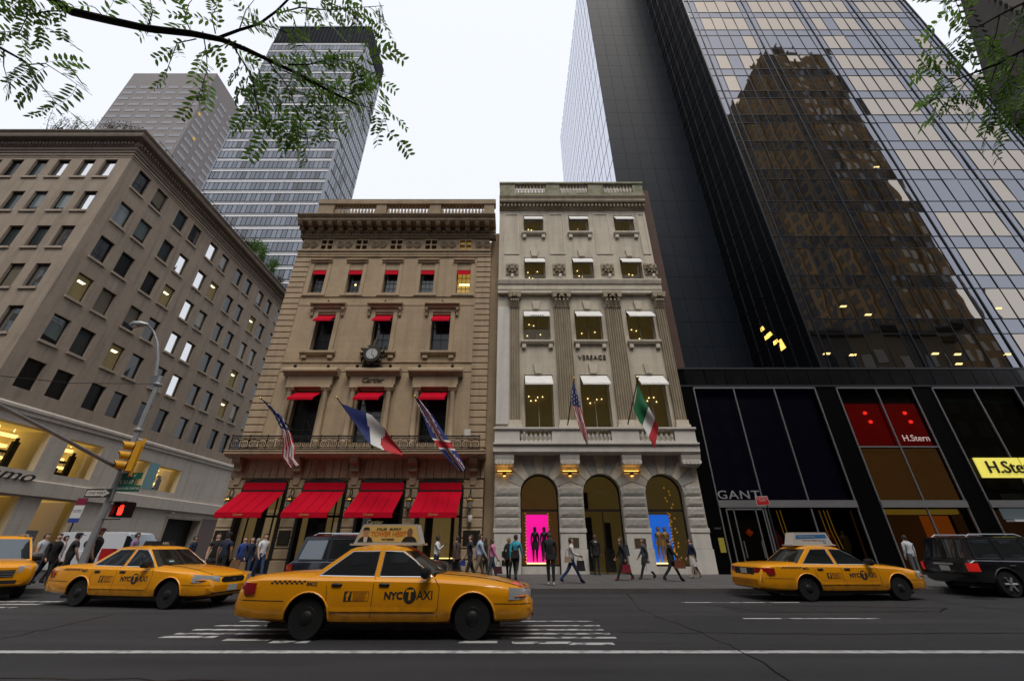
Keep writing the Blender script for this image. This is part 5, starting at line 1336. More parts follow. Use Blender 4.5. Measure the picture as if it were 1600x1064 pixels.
def wheel(par, x, y, r, wd, rim, alloys, sy):
    o = link('wheel', None, par, Matrix.Translation((x, y, r)))
    m = MB(); m.lathe([(r * .60, -wd / 2), (r * .93, -wd / 2), (r, -wd * .32), (r, wd * .32), (r * .93, wd / 2), (r * .60, wd / 2)], (x, y, r), 28, axis='y'); m.build('tyre', tyre_m, o, 35)
    m = MB(); yo = y + sy * wd * .42
    if alloys:
        m.lathe([(r * .62, 0), (r * .62, -sy * .12)] if sy > 0 else [(r * .62, .12), (r * .62, 0)], (x, yo, r), 24, 0, 'y')
        m2 = MB()
        for k in range(6):
            a = k * math.pi / 3; c_, s_ = math.cos(a), math.sin(a)
            m2.tube([(x, yo + sy * .02, r), (x + c_ * r * .58, yo + sy * .03, r + s_ * r * .58)], [.05, .035], 6)
        m2.lathe([(.07, -.02), (.07, .05)], (x, yo, r), 12, axis='y')
        m2.build('spokes', rim, o, 40); m.build('rim', dark_tr, o)
    else:
        m.lathe([(r * .61, 0), (r * .52, sy * .02), (r * .46, -sy * .02), (r * .3, sy * .03), (r * .12, sy * .05), (.001, sy * .05)], (x, yo, r), 24, axis='y'); m.build('rim', rim, o, 30)

def greenhouse(par, mt, zb, zr, xr0, xr1, xf1, xf0, yb, yr, crown_=.045, cx=.16):
    """closed cabin shell; returns functions placing panes on it"""
    def ring(xr, xf, y, z, c): return [(xf, 0, z), (xf - c * .25, y * .55, z), (xf - c, y, z), (xr + c * .8, y, z), (xr + c * .2, y * .55, z), (xr, 0, z), (xr + c * .2, -y * .55, z), (xr + c * .8, -y, z), (xf - c, -y, z), (xf - c * .25, -y * .55, z)]
    A = ring(xr0, xf0, yb, zb, cx); B = ring(xr1, xf1, yr, zr - .03, cx * .6); Bt = ring(xr1 + .08, xf1 - .08, yr - .09, zr, cx * .5); Ct = ring(xr1 + .4, xf1 - .4, yr * .5, zr + crown_, cx * .3)
    m = MB(); n = 10
    for r_ in (A, B, Bt, Ct): m.v += r_
    for k in range(3):
        for j in range(n): m.f.append((k * n + j, k * n + (j + 1) % n, (k + 1) * n + (j + 1) % n, (k + 1) * n + j)); m.m.append(0)
    m.f.append(tuple(3 * n + j for j in range(n))); m.m.append(0)
    m.build('cabin', mt, par, 40)
    def yside(z): return yb + (yr - yb) * (z - zb) / (zr - .03 - zb)
    def sidepane(name, pts, sy, mt_=car_glass, off=.006):
        q = MB(); q.add([(x, sy * (yside(z) + off), z) for x, z in pts], [tuple(range(len(pts)))]); o = q.build(name, mt_, par)
        t = MB(); t.tube([(x, sy * (yside(z) + off), z) for x, z in pts + pts[:1]], .013, 5); t.build('window_trim', chrome if mt is taxi_y else dark_tr, o)
        return o
    def endpane(name, front, v0=.07, v1=.93, ins=.05):
        idx = (8, 9, 0, 1, 2) if front else (3, 4, 5, 6, 7); q = MB(); lo, hi = [], []
        for e, i in enumerate(idx):
            a, b = Vector(A[i]), Vector(B[i]); p, r_ = a.lerp(b, v0), a.lerp(b, v1)
            for t in (p, r_):
                if e in (0, 4): t.y -= math.copysign(ins, t.y)
                t.x += .008 if front else -.008; t.z += .006
            lo.append(p); hi.append(r_)
        q.add(lo + hi, [(j, j + 1, 6 + j, 5 + j) for j in range(4)]); return q.build(name, car_glass, par, 30)
    return sidepane, endpane

def lens_strip(par, name, path, z0, z1, mt, sy=1, th=.012, z0b=None, z1b=None):
    """lamp lens following a plan path [(x,y)]"""
    q = MB(); n = len(path); vs = []
    for i, (x, y) in enumerate(path):
        f = i / (n - 1); za = z0 + ((z0b if z0b is not None else z0) - z0) * f; zb_ = z1 + ((z1b if z1b is not None else z1) - z1) * f
        vs += [(x, sy * y, za), (x * (1 + th / 3), sy * (y + th * .5), (za + zb_) / 2), (x, sy * y, zb_)]
    q.add(vs, [(i * 3 + j, i * 3 + 3 + j, i * 3 + 4 + j, i * 3 + 1 + j) for i in range(n - 1) for j in range(2)])
    return q.build(name, mt, par, 40)

SED = [(-2.69, .70, .36, .58, .60), (-2.66, .80, .32, .62, .64), (-2.58, .87, .30, .84, .88), (-2.50, .90, .29, .93, .97), (-2.2, .945, .27, .95, 1.0), (-1.7, .965, .25, .955, 1.02), (-1.29, .972, .24, .945, 1.02), (-.6, .978, .22, .94, 1.0), (.3, .978, .22, .925, .99),
       (.95, .972, .22, .915, .985), (1.3, .965, .23, .895, .96), (1.62, .96, .24, .875, .935), (2.1, .935, .25, .83, .875), (2.42, .885, .25, .765, .80), (2.58, .80, .26, .70, .735), (2.66, .70, .28, .60, .62), (2.70, .60, .32, .54, .56)]
sed = Car(SED)
sed_body = None
def sedan_taxi(label, sign):
    global sed_body
    R = thing('taxi', label, 'taxi', (0, 0, 0), 'yellow sedan taxis on the avenue')
    if sed_body is None: sed_body = sed.body((-1.29, 1.62), .335, taxi_y, .325)
    bd = link('body', sed_body, R)
    sp, ep = greenhouse(R, taxi_y, .90, 1.43, -1.56, -.86, .30, 1.10, .845, .62)
    ep('windscreen', True); ep('rear_window', False)
    for sy in (-1, 1):
        sp('rear_side_window', [(-1.22, .965), (-.21, .95), (-.21, 1.365), (-.72, 1.355)], sy)
        sp('front_side_window', [(-.11, .95), (.86, .945), (.50, 1.20), (.24, 1.35), (-.11, 1.365)], sy)
        q = MB(); q.tube([(-.80, sy * .722, 1.18), (-.80, sy * .78, .965)], .012, 4); q.build('quarter_bar', dark_tr, R)
        q = MB()
        for pts in ([(-1.02, .93), (-.98, .70), (-.94, .27)], [(-.16, .94), (-.16, .26)], [(.92, .93), (1.02, .80), (1.0, .27)], [(-.94, .27), (1.0, .26)]): sed.strip(q, pts, .010, .003, sy)
        sed.strip(q, [(2.66, .53), (2.25, .54), (2.0, .545)], .012, .003, sy); sed.strip(q, [(-2.62, .60), (-1.72, .585)], .012, .003, sy)
        q.build('door_gap', seam, R)
        q = MB(); sed.strip(q, [(-.93, .47), (.96, .465)], .07, .012, sy); q.build('rub_strip', taxi_y, R)
        for x in (-.82, .03):
            q = MB(); y = sy * (sed.side(x, .83) + .01); q.lathe([(.0, -.10), (.025, -.08), (.025, .08), (0, .10)], (x, y, .835), 8, axis='x'); q.build('door_handle', dark_tr, R, 50)
        q = MB(); yy = sed.side(.7, .93); q.tube([(.80, sy * (yy - .05), .97), (.78, sy * (yy + .06), .985)], .035, 6)
        q.lathe([(.02, -.13), (.085, -.11), (.10, 0), (.085, .10), (.02, .12)], (.77, sy * (yy + .12), 1.02), 10, axis='y'); q.build('wing_mirror', dark_tr, R, 50)
        hp = [(2.655, .44), (2.62, .60), (2.54, .765), (2.42, .865), (2.24, .905)]
        lens_strip(R, 'headlight', [(x + .02, y + .02) for x, y in hp], .59, .735, lamp_c, sy, .012, .60, .79)
        lens_strip(R, 'side_marker', [(2.56, .79), (2.46, .87), (2.36, .90)], .62, .68, lamp_a, sy, .03)
        tp = [(-2.615, .50), (-2.60, .70), (-2.545, .845), (-2.40, .925), (-2.24, .95)]
        lens_strip(R, 'tail_light', [(x - .012, y + .015) for x, y in tp], .63, .875, lamp_r, sy, .012, .70, .86)
        for x in (-1.29, 1.62):
            wheel(R, x, sy * .80, .325, .22, hub_m, False, sy)
            q = MB(); pts = [(x + .40 * math.cos(a), z) for a in [i * math.pi / 14 for i in range(15)] for z in [.325 + .40 * math.sin(a)]]
            q.tube([(px, sy * (sed.side(px, pz) + .0), pz) for px, pz in pts], .018, 6, caps=False); q.build('arch_lip', taxi_y, R, 60)
        # door prints
        d = R
        def side_text(body, size, x, z, bold=.0, sx=1.0): return sed.decal('door_lettering', text_mesh(body, size, ink, 0, bold=bold, align='LEFT', sx=sx), x, z, ink, R, sy)
        flip = sy > 0
        x0 = .05 if not flip else .86
        side_text('NYC', .15, x0, .665, .007, 1.05)
        cxm = x0 + (.455 if not flip else -.455)
        ring_ = MB(); ring_.add([(0.115 * math.cos(a * math.pi / 12), .125 * math.sin(a * math.pi / 12), 0) for a in range(24)], [tuple(range(24))])
        sed.decal('door_emblem', ring_, cxm, .675, ink, R, sy, .006)
        sed.decal('door_lettering', text_mesh('T', .21, ink, 0, bold=.008), cxm, .672, taxi_y, R, sy, .009)
        side_text('AXI', .19, cxm + (.12 if not flip else -.12), .67, .003, .95)
        fx = -.66 if not flip else -.40
        pn = MB(); pn.add([(0, -.075, 0), (.13, -.075, 0), (.13, .075, 0), (0, .075, 0)], [(0, 1, 2, 3)]); sed.decal('fare_panel', pn, fx, .66, ink, R, sy)
        sed.decal('fare_lettering', text_mesh('f', .16, ink, 0, bold=.01), fx + (.065 if not flip else -.065), .655, taxi_y, R, sy, .008)
        fr = MB(); 
        for a, b, c_, d_ in ((.13, .44, .066, .075), (.13, .44, -.075, -.066), (.432, .44, -.066, .066)): fr.add([(a, c_, 0), (b, c_, 0), (b, d_, 0), (a, d_, 0)], [(0, 1, 2, 3)])
        for k in range(4): fr.add([(.16, .045 - k * .03, 0), (.40 - .03 * (k % 2), .045 - k * .03, 0), (.40 - .03 * (k % 2), .036 - k * .03, 0), (.16, .036 - k * .03, 0)], [(0, 1, 2, 3)])
        sed.decal('fare_panel', fr, fx, .66, mat('brown_print', (.22, .05, .01), .6), R, sy)
        ck_ = MB()
        for k in range(14):
            x = -2.02 + k * .045; zz = .845 + (k % 2) * .028 - .0; ck_.add([(x, zz - .85, 0), (x + .045, zz - .85, 0), (x + .045, zz - .822, 0), (x, zz - .822, 0)], [(0, 1, 2, 3)])
        o2 = MB(); o2.add([(x, sy * (sed.side(x, .85 + y) + .005), .85 + y) for x, y, z in ck_.v], ck_.f); o2.build('checker_print', ink, R)
        sed.decal('number_lettering', text_mesh('8M22', .085, ink, 0, bold=.002), -1.27, .845, ink, R, sy)
    for sy in (-1, 1):
        q = MB(); q.tube([(1.02, sy * .70, .992), (1.5, sy * .66, .957), (2.0, sy * .62, .893), (2.5, sy * .55, .772)], .006, 4); q.build('bonnet_gap', seam, R)
        q = MB(); q.tube([(.98, sy * .1, 1.005), (.93, sy * .35, 1.04), (.86, sy * .62, 1.06)], .009, 4); q.build('wiper', dark_tr, R)
    q = MB(); q.tube([(2.55, -.55, .745), (2.6, -.3, .727), (2.61, 0, .722), (2.6, .3, .727), (2.55, .55, .745)], .006, 4); q.build('bonnet_gap', seam, R)
    q = MB(); q.add([(.915, -.52, 1.035), (.895, -.36, 1.04), (.845, -.36, 1.075), (.865, -.52, 1.07)], [(0, 1, 2, 3)]); q.v = [(x + .03, y, z + .02) for x, y, z in q.v]; q.build('windscreen_sticker', mat('pale_teal_sticker', (.25, .42, .40), .5), R)
    q = MB(); q.add([(2.675, y, z) for y, z in ((-.40, .66), (-.36, .57), (.36, .57), (.40, .66), (.34, .715), (-.34, .715))] , [tuple(range(6))]); q.tf = None
    q.add([(2.70, y * .9, .64 + (z - .64) * .8) for y, z in ((-.40, .66), (-.36, .57), (.36, .57), (.40, .66), (.34, .715), (-.34, .715))], [tuple(range(6))]); q.build('grille', dark_tr, R)
    q = MB(); q.add([(2.712, .06 * math.cos(a * .5236), .645 + .03 * math.sin(a * .5236)) for a in range(12)], [tuple(range(12))]); q.build('badge', chrome, R)
    block('number_plate', plate_m, 2.70, 2.72, -.15, .15, .38, .52, R); block('bumper_slot', dark_tr, 2.66, 2.705, -.62, .62, .335, .365, R)
    block('number_plate', plate_m, -2.665, -2.648, -.16, .16, .70, .84, R); block('boot_panel', dark_tr, -2.648, -2.59, -.50, .50, .66, .865, R)
    q = MB(); q.box(-2.0, 2.1, -.78, .78, .17, .24); q.build('underbody', dark_tr, R)
    # roof sign
    if sign == 'light':
        q = MB(); q.extrude([(-.17, 0), (.17, 0), (.13, .13), (-.13, .13)], (-.2, -.36, 1.455), (1, 0, 0), (0, 0, 1), (0, .72, 0)); o = q.build('roof_light', dark_tr, R)
        text('roof_number', '4491', .11, plate_m, o, (-.025 + .04, 0, 1.52), .002, rot=Matrix.Rotation(math.pi / 2, 4, 'Z') @ Matrix.Rotation(math.pi / 2 - .3, 4, 'X'))
    else:
        case = mat('sign_case', (.50, .48, .43), .5); q = MB(); xa, xb, h, z0 = -.86, .42, .36, 1.465
        q.extrude([(xa - .05, 0), (xb + .05, 0), (xb - .07, h), (xa + .10, h)], (0, -.20, z0 + .03), (1, 0, 0), (0, 0, 1), (0, .40, 0)); q.box(xa - .1, xb + .1, -.26, .26, z0, z0 + .032); o = q.build('roof_sign', case, R)
        if sign == 'film':
            ad = mat('ad_gold', (.52, .36, .11), .5, emit=(.5, .34, .1), estr=.12, var=.3, vscale=2.5, coords='O'); rst = mat('ad_rust', (.42, .12, .015), .5, emit=(.4, .1, .01), estr=.12); skin_a = mat('ad_skin', (.42, .24, .15), .6); skin_b = mat('ad_brown_skin', (.22, .115, .065), .6); hair_a = mat('ad_hair', (.03, .018, .012), .6); suit = mat('ad_suit', (.018, .012, .012), .6); shirt = mat('ad_shirt', (.6, .58, .55), .6)
        else: ad = mat('ad_white', (.46, .49, .52), .4)
        for sy in (-1, 1):
            Y = sy * .204; f = -sy                      # f: reading direction along x
            def fl(name, poly, mt_, off, par_=o): 
                g_ = MB(); g_.add([(x, sy * (.204 + off), z0 + .03 + z) for x, z in poly], [tuple(range(len(poly)))]); return g_.build(name, mt_, par_)
            fl('advert', [(xa + .03, .03), (xb - .0, .03), (xb - .09, h - .03), (xa + .13, h - .03)], ad, 0)
            rot_ = Matrix.Rotation(math.pi / 2, 4, 'X') if sy < 0 else Matrix.Rotation(math.pi, 4, 'Z') @ Matrix.Rotation(math.pi / 2, 4, 'X')
            cxx = (xa + xb) / 2
            if sign == 'film':
                text('advert_lettering', 'STILLER   MURPHY', .062, ink, o, (cxx, sy * .210, z0 + .295), .001, rot=rot_, bold=.002, shear=.15)
                text('advert_lettering', 'TOWER HEIST', .125, rst, o, (cxx, sy * .210, z0 + .205), .001, rot=rot_, bold=.004, shear=.15, sx=.92)
                text('advert_lettering', 'NOVEMBER', .05, ink, o, (cxx, sy * .210, z0 + .105), .001, rot=rot_, bold=.002)
                for hx, sk, hr, tie in ((-.46, skin_a, True, True), (.44, skin_b, False, False)):
                    X = cxx + f * hx
                    fl('advert_portrait', [(X - .16, .03), (X + .16, .03), (X + .12, .10), (X + .05, .135), (X - .05, .135), (X - .12, .10)], suit, .003)
                    if tie: fl('advert_portrait', [(X - .035, .03), (X + .035, .03), (X + .04, .13), (X - .04, .13)], shirt, .0045)
                    fl('advert_portrait', [(X + .058 * math.cos(a * .5236), .205 + .085 * math.sin(a * .5236)) for a in range(12)], sk, .006)
                    if hr: fl('advert_portrait', [(X - .065, .22), (X - .05, .25), (X + .05, .255), (X + .066, .22), (X + .068, .275), (X + .03, .305), (X - .04, .30), (X - .068, .27)], hair_a, .008)
            else:
                bl = mat('ad_blue', (.03, .16, .42), .4)
                fl('advert', [(xa + .10, .16), (xb - .10, .19), (xb - .13, .30), (xa + .14, .28)], bl, .003)
                text('advert_lettering', 'THERES WHAT IS YOU', .06, mat('ad_white', (.5, .5, .5), .4), o, (cxx - f * .15, sy * .212, z0 + .26), .001, rot=rot_)
                text('advert_lettering', 'THERES WHAT IS POSSIBLE TO SEE', .045, ink, o, (cxx, sy * .210, z0 + .15), .001, rot=rot_)
                X = cxx + f * .42; fl('advert', [(X + .055 * math.cos(a * .5236), .085 + .055 * math.sin(a * .5236)) for a in range(12)], bl, .003); fl('advert', [(X + .03 * math.cos(a * .5236), .085 + .03 * math.sin(a * .5236)) for a in range(12)], ad, .005)
        for y in (-.2, .2):
            q = MB(); q.lathe([(.0, 0), (.03, .0), (.03, .03), (0, .045)], (.50, y, z0), 8); q.build('roof_lamp', lamp_a, R)
    q = MB(); q.tube([(-.17, 0, 1.44), (-.17, 0, 1.46)], .02, 6); q.build('roof_mount', dark_tr, R)
    return R
def put(R, x, y, yaw): R.matrix_basis = Matrix.Translation((x, y, 0)) @ Matrix.Rotation(rad(yaw), 4, 'Z'); WM[R.name] = R.matrix_basis.copy()
t1 = sedan_taxi('large yellow taxi in front carrying a golden film advert on its roof', 'film'); put(t1, -2.32, 9.4, 0)
t2 = sedan_taxi('yellow taxi at left with a small dark roof light, nose towards front taxi', 'light'); put(t2, -10.4, 13.55, -11)
t3 = sedan_taxi('yellow taxi at right carrying a white and blue roof advert, seen from behind', 'blue'); put(t3, 10.05, 15.0, 4)

# ---- sport utility cars and the van share one builder
def utility(name, label, cat, st, gh, wheels, wr, paint_m, sides, group=None, alloys=True, rails=True, van=False, taxi=False):
    R = thing(name, label, cat, (0, 0, 0), group); c = Car(st)
    link('body', c.body(wheels, wr + .02, paint_m, wr), R)
    sp, ep = greenhouse(R, paint_m, *gh, crown_=.03, cx=.12)
    ep('windscreen', True); 
    if not van: ep('rear_window', False, .12, .9, .08)
    zb, zr = gh[0], gh[1]; L0, L1 = st[0][0], st[-1][0]
    for sy in (-1, 1):
        for pts in sides: sp('side_window', pts, sy)
        q = MB()
        for x in (gh[2] + 1.05, (wheels[0] + wheels[1]) / 2 + .15, wheels[1] - .55):
            c.strip(q, [(x, zb - .02), (x, .42)], .010, .003, sy)
        q.build('door_gap', dark_tr if paint_m is not taxi_y else seam, R)
        for x in (gh[2] + 1.25, (wheels[0] + wheels[1]) / 2 + .3):
            q = MB(); q.lathe([(0, -.1), (.025, -.08), (.025, .08), (0, .1)], (x, sy * (c.side(x, zb - .14) + .012), zb - .14), 8, axis='x'); q.build('door_handle', dark_tr, R, 50)
        q = MB(); xm = gh[5] - .28; q.lathe([(.02, -.13), (.10, -.11), (.12, 0), (.10, .1), (.02, .12)], (xm, sy * (c.side(xm, zb) + .10), zb + .10), 10, axis='y'); q.build('wing_mirror', dark_tr, R, 50)
        w1 = c.par(L1 - .12)[1]; zs = c.par(L1 - .1)[3]
        lens_strip(R, 'headlight', [(L1 + .015, w1 * .52), (L1 - .03, w1 * .80), (L1 - .12, w1 + .01), (L1 - .30, c.par(L1 - .3)[1] + .01)], zs - .20, zs - .02, lamp_c, sy)
        wv = c.par(L0 + .06)[1]
        lens_strip(R, 'tail_light', [(L0 - .015, wv * .84), (L0 - .01, wv * .95), (L0 + .08, wv + .022), (L0 + .22, c.par(L0 + .22)[1] + .015)], zb - .30, zb + (-.06 if not van else .2), lamp_on if name == 'dark_suv' else lamp_r, sy)
        q = MB(); c.strip(q, [(wheels[0] + .5, .50), (wheels[1] - .5, .50)], .09, .012, sy); q.build('rub_strip', dark_tr if not van else paint_m, R)
        for x in wheels:
            wheel(R, x, sy * (c.par(x)[1] - .14), wr, .23, alloy if alloys else hub_m, alloys, sy)
            q = MB(); r_ = wr + .085
            q.tube([(x + r_ * math.cos(i * math.pi / 14), sy * c.side(x + r_ * math.cos(i * math.pi / 14), wr + r_ * math.sin(i * math.pi / 14)), wr + r_ * math.sin(i * math.pi / 14)) for i in range(15)], .025, 6, caps=False); q.build('arch_lip', dark_tr if not van else paint_m, R, 60)
        if rails:
            q = MB(); q.tube([(gh[3] + .25, sy * (gh[7] - .1), zr + .0), (gh[3] + .4, sy * (gh[7] - .1), zr + .07), (gh[4] - .3, sy * (gh[7] - .1), zr + .07), (gh[4] - .1, sy * (gh[7] - .1), zr)], .022, 6); q.build('roof_rail', steel, R)
    zs = st[-1][3]; w_ = st[-1][1]
    q = MB(); q.box(L1 - .02, L1 + .015, -w_ * .55, w_ * .55, zs - .24, zs - .05); g_ = q.build('grille', dark_tr, R)
    for k in range(3): block('grille_bar', chrome, L1 + .015, L1 + .03, -w_ * .55, w_ * .55, zs - .22 + k * .06, zs - .20 + k * .06, g_)
    block('number_plate', plate_m, L1 + .012, L1 + .03, -.16, .16, zs - .42, zs - .28, R); block('number_plate', plate_m, L0 - .03, L0 - .012, -.16, .16, zb - .30, zb - .15, R)
    block('bumper_slot', dark_tr, L1 - .01, L1 + .012, -w_ * .7, w_ * .7, st[-1][2] + .03, st[-1][2] + .12, R)
    block('tail_strip', chrome, L0 - .028, L0 - .01, -.34, .34, zb - .12, zb - .07, R)
    q = MB(); q.box(wheels[0] - .3, wheels[1] + .3, -.75, .75, .24, .36); q.build('underbody', dark_tr, R)
    return R, c
SUV = [(-2.42, .78, .48, .78, .80), (-2.38, .86, .40, .98, 1.0), (-2.25, .905, .36, 1.06, 1.08), (-1.6, .93, .33, 1.06, 1.10), (-.3, .935, .32, 1.04, 1.08), (.75, .93, .32, 1.03, 1.09), (1.2, .925, .33, 1.02, 1.10), (1.9, .91, .34, .98, 1.05), (2.25, .87, .36, .95, 1.0), (2.36, .82, .38, .92, .95), (2.42, .74, .42, .86, .88)]
suv_gh = (1.02, 1.74, -2.34, -2.12, .18, .98, .86, .70)
suv_sides = [[(-2.12, 1.09), (-1.28, 1.08), (-1.28, 1.63), (-1.98, 1.62)], [(-1.18, 1.08), (-.28, 1.07), (-.28, 1.64), (-1.18, 1.64)], [(-.18, 1.07), (.72, 1.06), (.12, 1.63), (-.18, 1.64)]]
a_, _ = utility('dark_suv', 'black sport utility car at the far right with lit red tail lamps', 'car', SUV, suv_gh, (-1.42, 1.40), .37, car_black, suv_sides, 'dark sport utility cars'); put(a_, 17.25, 15.9, 2)
b_, _ = utility('parked_suv', 'dark navy sport utility car parked behind the large front taxi', 'car', SUV, suv_gh, (-1.42, 1.40), .37, car_navy, suv_sides, 'dark sport utility cars'); put(b_, -4.45, 14.9, 0)
e_, ec = utility('suv_taxi', 'yellow sport utility taxi cut off at the left edge', 'taxi', SUV, suv_gh, (-1.42, 1.40), .36, taxi_y, suv_sides, None, False, True, False, True); put(e_, -17.3, 15.2, -36)
VAN = [(-2.7, .93, .45, 1.2, 1.22), (-2.66, .97, .38, 1.26, 1.28), (-2.0, 1.0, .34, 1.28, 1.3), (.0, 1.0, .34, 1.28, 1.3), (1.3, 1.0, .34, 1.24, 1.28), (1.9, .98, .34, 1.10, 1.16), (2.4, .92, .36, .98, 1.02), (2.62, .84, .40, .88, .92), (2.7, .74, .45, .78, .8)]
v_, vc = utility('delivery_van', 'white delivery van parked in the side street with round black badge', 'van', VAN, (1.24, 2.08, -2.66, -2.6, .75, 1.6, .96, .86), (-1.7, 1.75), .36, car_white, [[(.75, 1.34), (1.45, 1.32), (.85, 1.9), (.68, 1.92)]], None, False, False, True); put(v_, -20.3, 23.6, 4)
q = MB(); q.lathe([(.17, -.005), (.17, .005)], (-1.0, -.955, 1.55), 16, axis='y'); q.build('round_badge', ink, v_, M=None)
o = q and bpy.data.objects['round_badge']; o.matrix_parent_inverse = Matrix.Identity(4)
# ================================================================ SIGNAL POLE, SIGNS
galv = mat('galvanised_steel', (.30, .31, .32), .45, .5, var=.25, vscale=3.0)
sig_y = mat('signal_yellow', (.62, .30, .006), .5); lens_d = mat('dark_signal_lens', (.02, .012, .01), .3); sign_w = mat('sign_white', (.55, .55, .53), .6); sign_g = mat('street_sign_green', (.004, .085, .055), .5); sign_r = mat('sign_red', (.45, .01, .015), .5)
hand = mat('lit_red_hand', (1, .05, .03), .5, emit=(1.0, .03, .015), estr=2.2)
PY = 16.75; pb_ = at(152, 850, PY); pt_ = at(243, 588, PY); PX = (pb_.x + pt_.x) / 2; PZ = pt_.z
R = thing('street_lamp', 'grey steel street lamp and signal pole with curved arm at the corner', 'street lamp', (PX, PY, .15))
m = MB(); m.lathe([(.24, .15), (.24, .3), (.18, .5), (.13, .9), (.12, 1.2), (.088, PZ)], (PX, PY, 0), 12); m.build('pole', galv, R, 40)
arm = [at(*p) for p in ((243, 588, PY), (247, 560, PY - .1), (246, 535, PY - .2), (240, 518, PY - .3), (232, 509, PY - .45), (226, 507, PY - .6))]
m = MB(); m.tube(arm, [.07, .055, .05, .045, .04, .04], 8); m.build('lamp_arm', galv, R, 60)
h = arm[-1]; m = MB(); m.tube([h + Vector((.12, .05, .02)), h + Vector((-.1, -.05, 0)), h + Vector((-.35, -.12, -.06)), h + Vector((-.5, -.16, -.12))], [.06, .14, .16, .05], 10); lh = m.build('lamp_head', galv, R, 60)
m = MB(); m.lathe([(.02, -.16), (.10, -.12), (.13, -.04)], (h.x - .3, h.y - .1, h.z - .1), 10); m.build('lamp_lens', mat('lamp_lens', (.55, .56, .55), .3), lh, 50)
ma = [at(188, 733, PY - .1), at(100, 689, PY - 2.6), at(0, 637, PY - 4.6), at(-90, 596, PY - 6.0)]
ma0 = Vector((PX, PY - .12, at(188, 733, PY).z)); end = at(0, 635, PY - 5.2); far = ma0 + (end - ma0) * 1.35
m = MB(); m.tube([ma0, ma0.lerp(far, .5) + Vector((0, 0, .03)), far], [.075, .06, .05], 8); m.build('mast_arm', galv, R, 60)
gw0 = Vector((PX, PY - .1, at(235, 601, PY).z)); m = MB(); m.tube([gw0, gw0.lerp(far, .5) + Vector((0, 0, -.12)), far + Vector((0, 0, .1))], .012, 5); m.build('guy_wire', black_metal, R)
for z in (gw0.z, at(224, 672, PY).z): 
    m = MB(); m.lathe([(.15, z - .06), (.17, z - .03), (.17, z + .03), (.15, z + .06)], (PX, PY, 0), 10); m.build('pole_clamp', galv, R)
# traffic signal facing along the avenue
sgp = at(203, 712, PY - .35); T = thing('traffic_signal', 'yellow three lamp traffic signal hanging on the grey pole', 'traffic light', sgp)
RT = Matrix.Translation(sgp) @ Matrix.Rotation(rad(48), 4, 'Z')
m = MB(); m.box(.02, .2, -.16, .16, -.58, .58); hs = m.build('housing', sig_y, T, M=RT)
for k in (-1, 0, 1):
    m = MB(); n_ = 18; A_ = []
    for rr, xx in ((.16, -.02), (.15, -.30), (.138, -.30), (.14, -.02)):
        A_ += [(xx - (.10 * max(0, math.sin(2 * math.pi * q_ / n_)) if xx < -.1 else 0), rr * math.cos(2 * math.pi * q_ / n_), k * .37 + rr * math.sin(2 * math.pi * q_ / n_)) for q_ in range(n_)]
    m.add(A_, [(a * n_ + b, a * n_ + (b + 1) % n_, (a + 1) * n_ + (b + 1) % n_, (a + 1) * n_ + b) for a in range(3) for b in range(n_)]); m.build('visor', sig_y, T, 40, M=RT)
    m = MB(); m.lathe([(.139, -.05), (.139, .02)], (0, 0, k * .37), 16, axis='x'); m.build('lens', lens_d, T, M=RT)
m = MB(); m.box(.19, .29, -.05, .05, -.74, .72); m.build('mounting_bar', sig_y, T, M=RT)
m = MB(); m.tube([(sgp.x + .15, sgp.y + .15, sgp.z - .6), (PX, PY, sgp.z - .6)], .03, 6); m.build('bracket', galv, T)
def plate(name, label, c, w_, h_, bgm, parts, cat='sign', yaw=0, group=None, border=None):
    o = thing(name, label, cat, c, group); Rz = Matrix.Translation(c) @ Matrix.Rotation(yaw, 4, 'Z')
    m = MB(); m.box(-w_ / 2, w_ / 2, -.008, .008, -h_ / 2, h_ / 2); m.build('plate', bgm, o, M=Rz)
    if border:
        m = MB(); b = border[1]; m.box(-w_ / 2 + b, w_ / 2 - b, -.012, -.008, -h_ / 2 + b, h_ / 2 - b); m.build('panel', border[0], o, M=Rz)
    for body, size, mt_, dx, dz in parts:
        tm = text_mesh(body, size, mt_, .002); tm.build('lettering', mt_, o, M=Rz @ Matrix.Translation((dx, -.015, dz)) @ Matrix.Rotation(math.pi / 2, 4, 'X'))
    return o
for k, (px_, py_, body, lab, w_) in enumerate(((205, 742, '5 AV', 'uppermost green street name sign on the signal pole', .80), (201, 752, 'E 52 ST', 'middle green street name sign below the uppermost on the pole', .62), (200, 762, 'PLACE DE CARTIER', 'lowest green street name sign of the three on the pole', .92))):
    p = at(px_, py_, PY - .25); plate('street_name_sign', lab, (PX + w_ / 2 + .16, PY - .05 - k * .01, p.z), w_, .24, sign_g, [(body, .17 if k < 2 else .105, sign_w, 0, 0)], group='street name signs on the pole')
p = at(173, 770, PY - .25)
ow = plate('one_way_sign', 'black one way sign with white arrow on the signal pole', (PX - .32, PY - .22, p.z), .98, .32, ink, [], border=None)
m = MB(); m.add([(-.45, 0, -.10), (.20, 0, -.10), (.20, 0, -.145), (.45, 0, 0), (.20, 0, .145), (.20, 0, .10), (-.45, 0, .10)], [tuple(range(7))]); m.build('arrow', sign_w, ow, M=Matrix.Translation((PX - .32, PY - .231, p.z)))
tm = text_mesh('ONE WAY', .15, ink, .001); tm.build('lettering', ink, ow, M=Matrix.Translation((PX - .38, PY - .236, p.z)) @ Matrix.Rotation(math.pi / 2, 4, 'X'))
p = at(195, 797, PY - .3); PS = thing('pedestrian_signal', 'black pedestrian signal showing a lit red hand', 'signal', p)
m = MB(); m.box(p.x - .2, p.x + .24, p.y - .14, p.y + .14, p.z - .25, p.z + .25); m.build('housing', black_metal, PS)
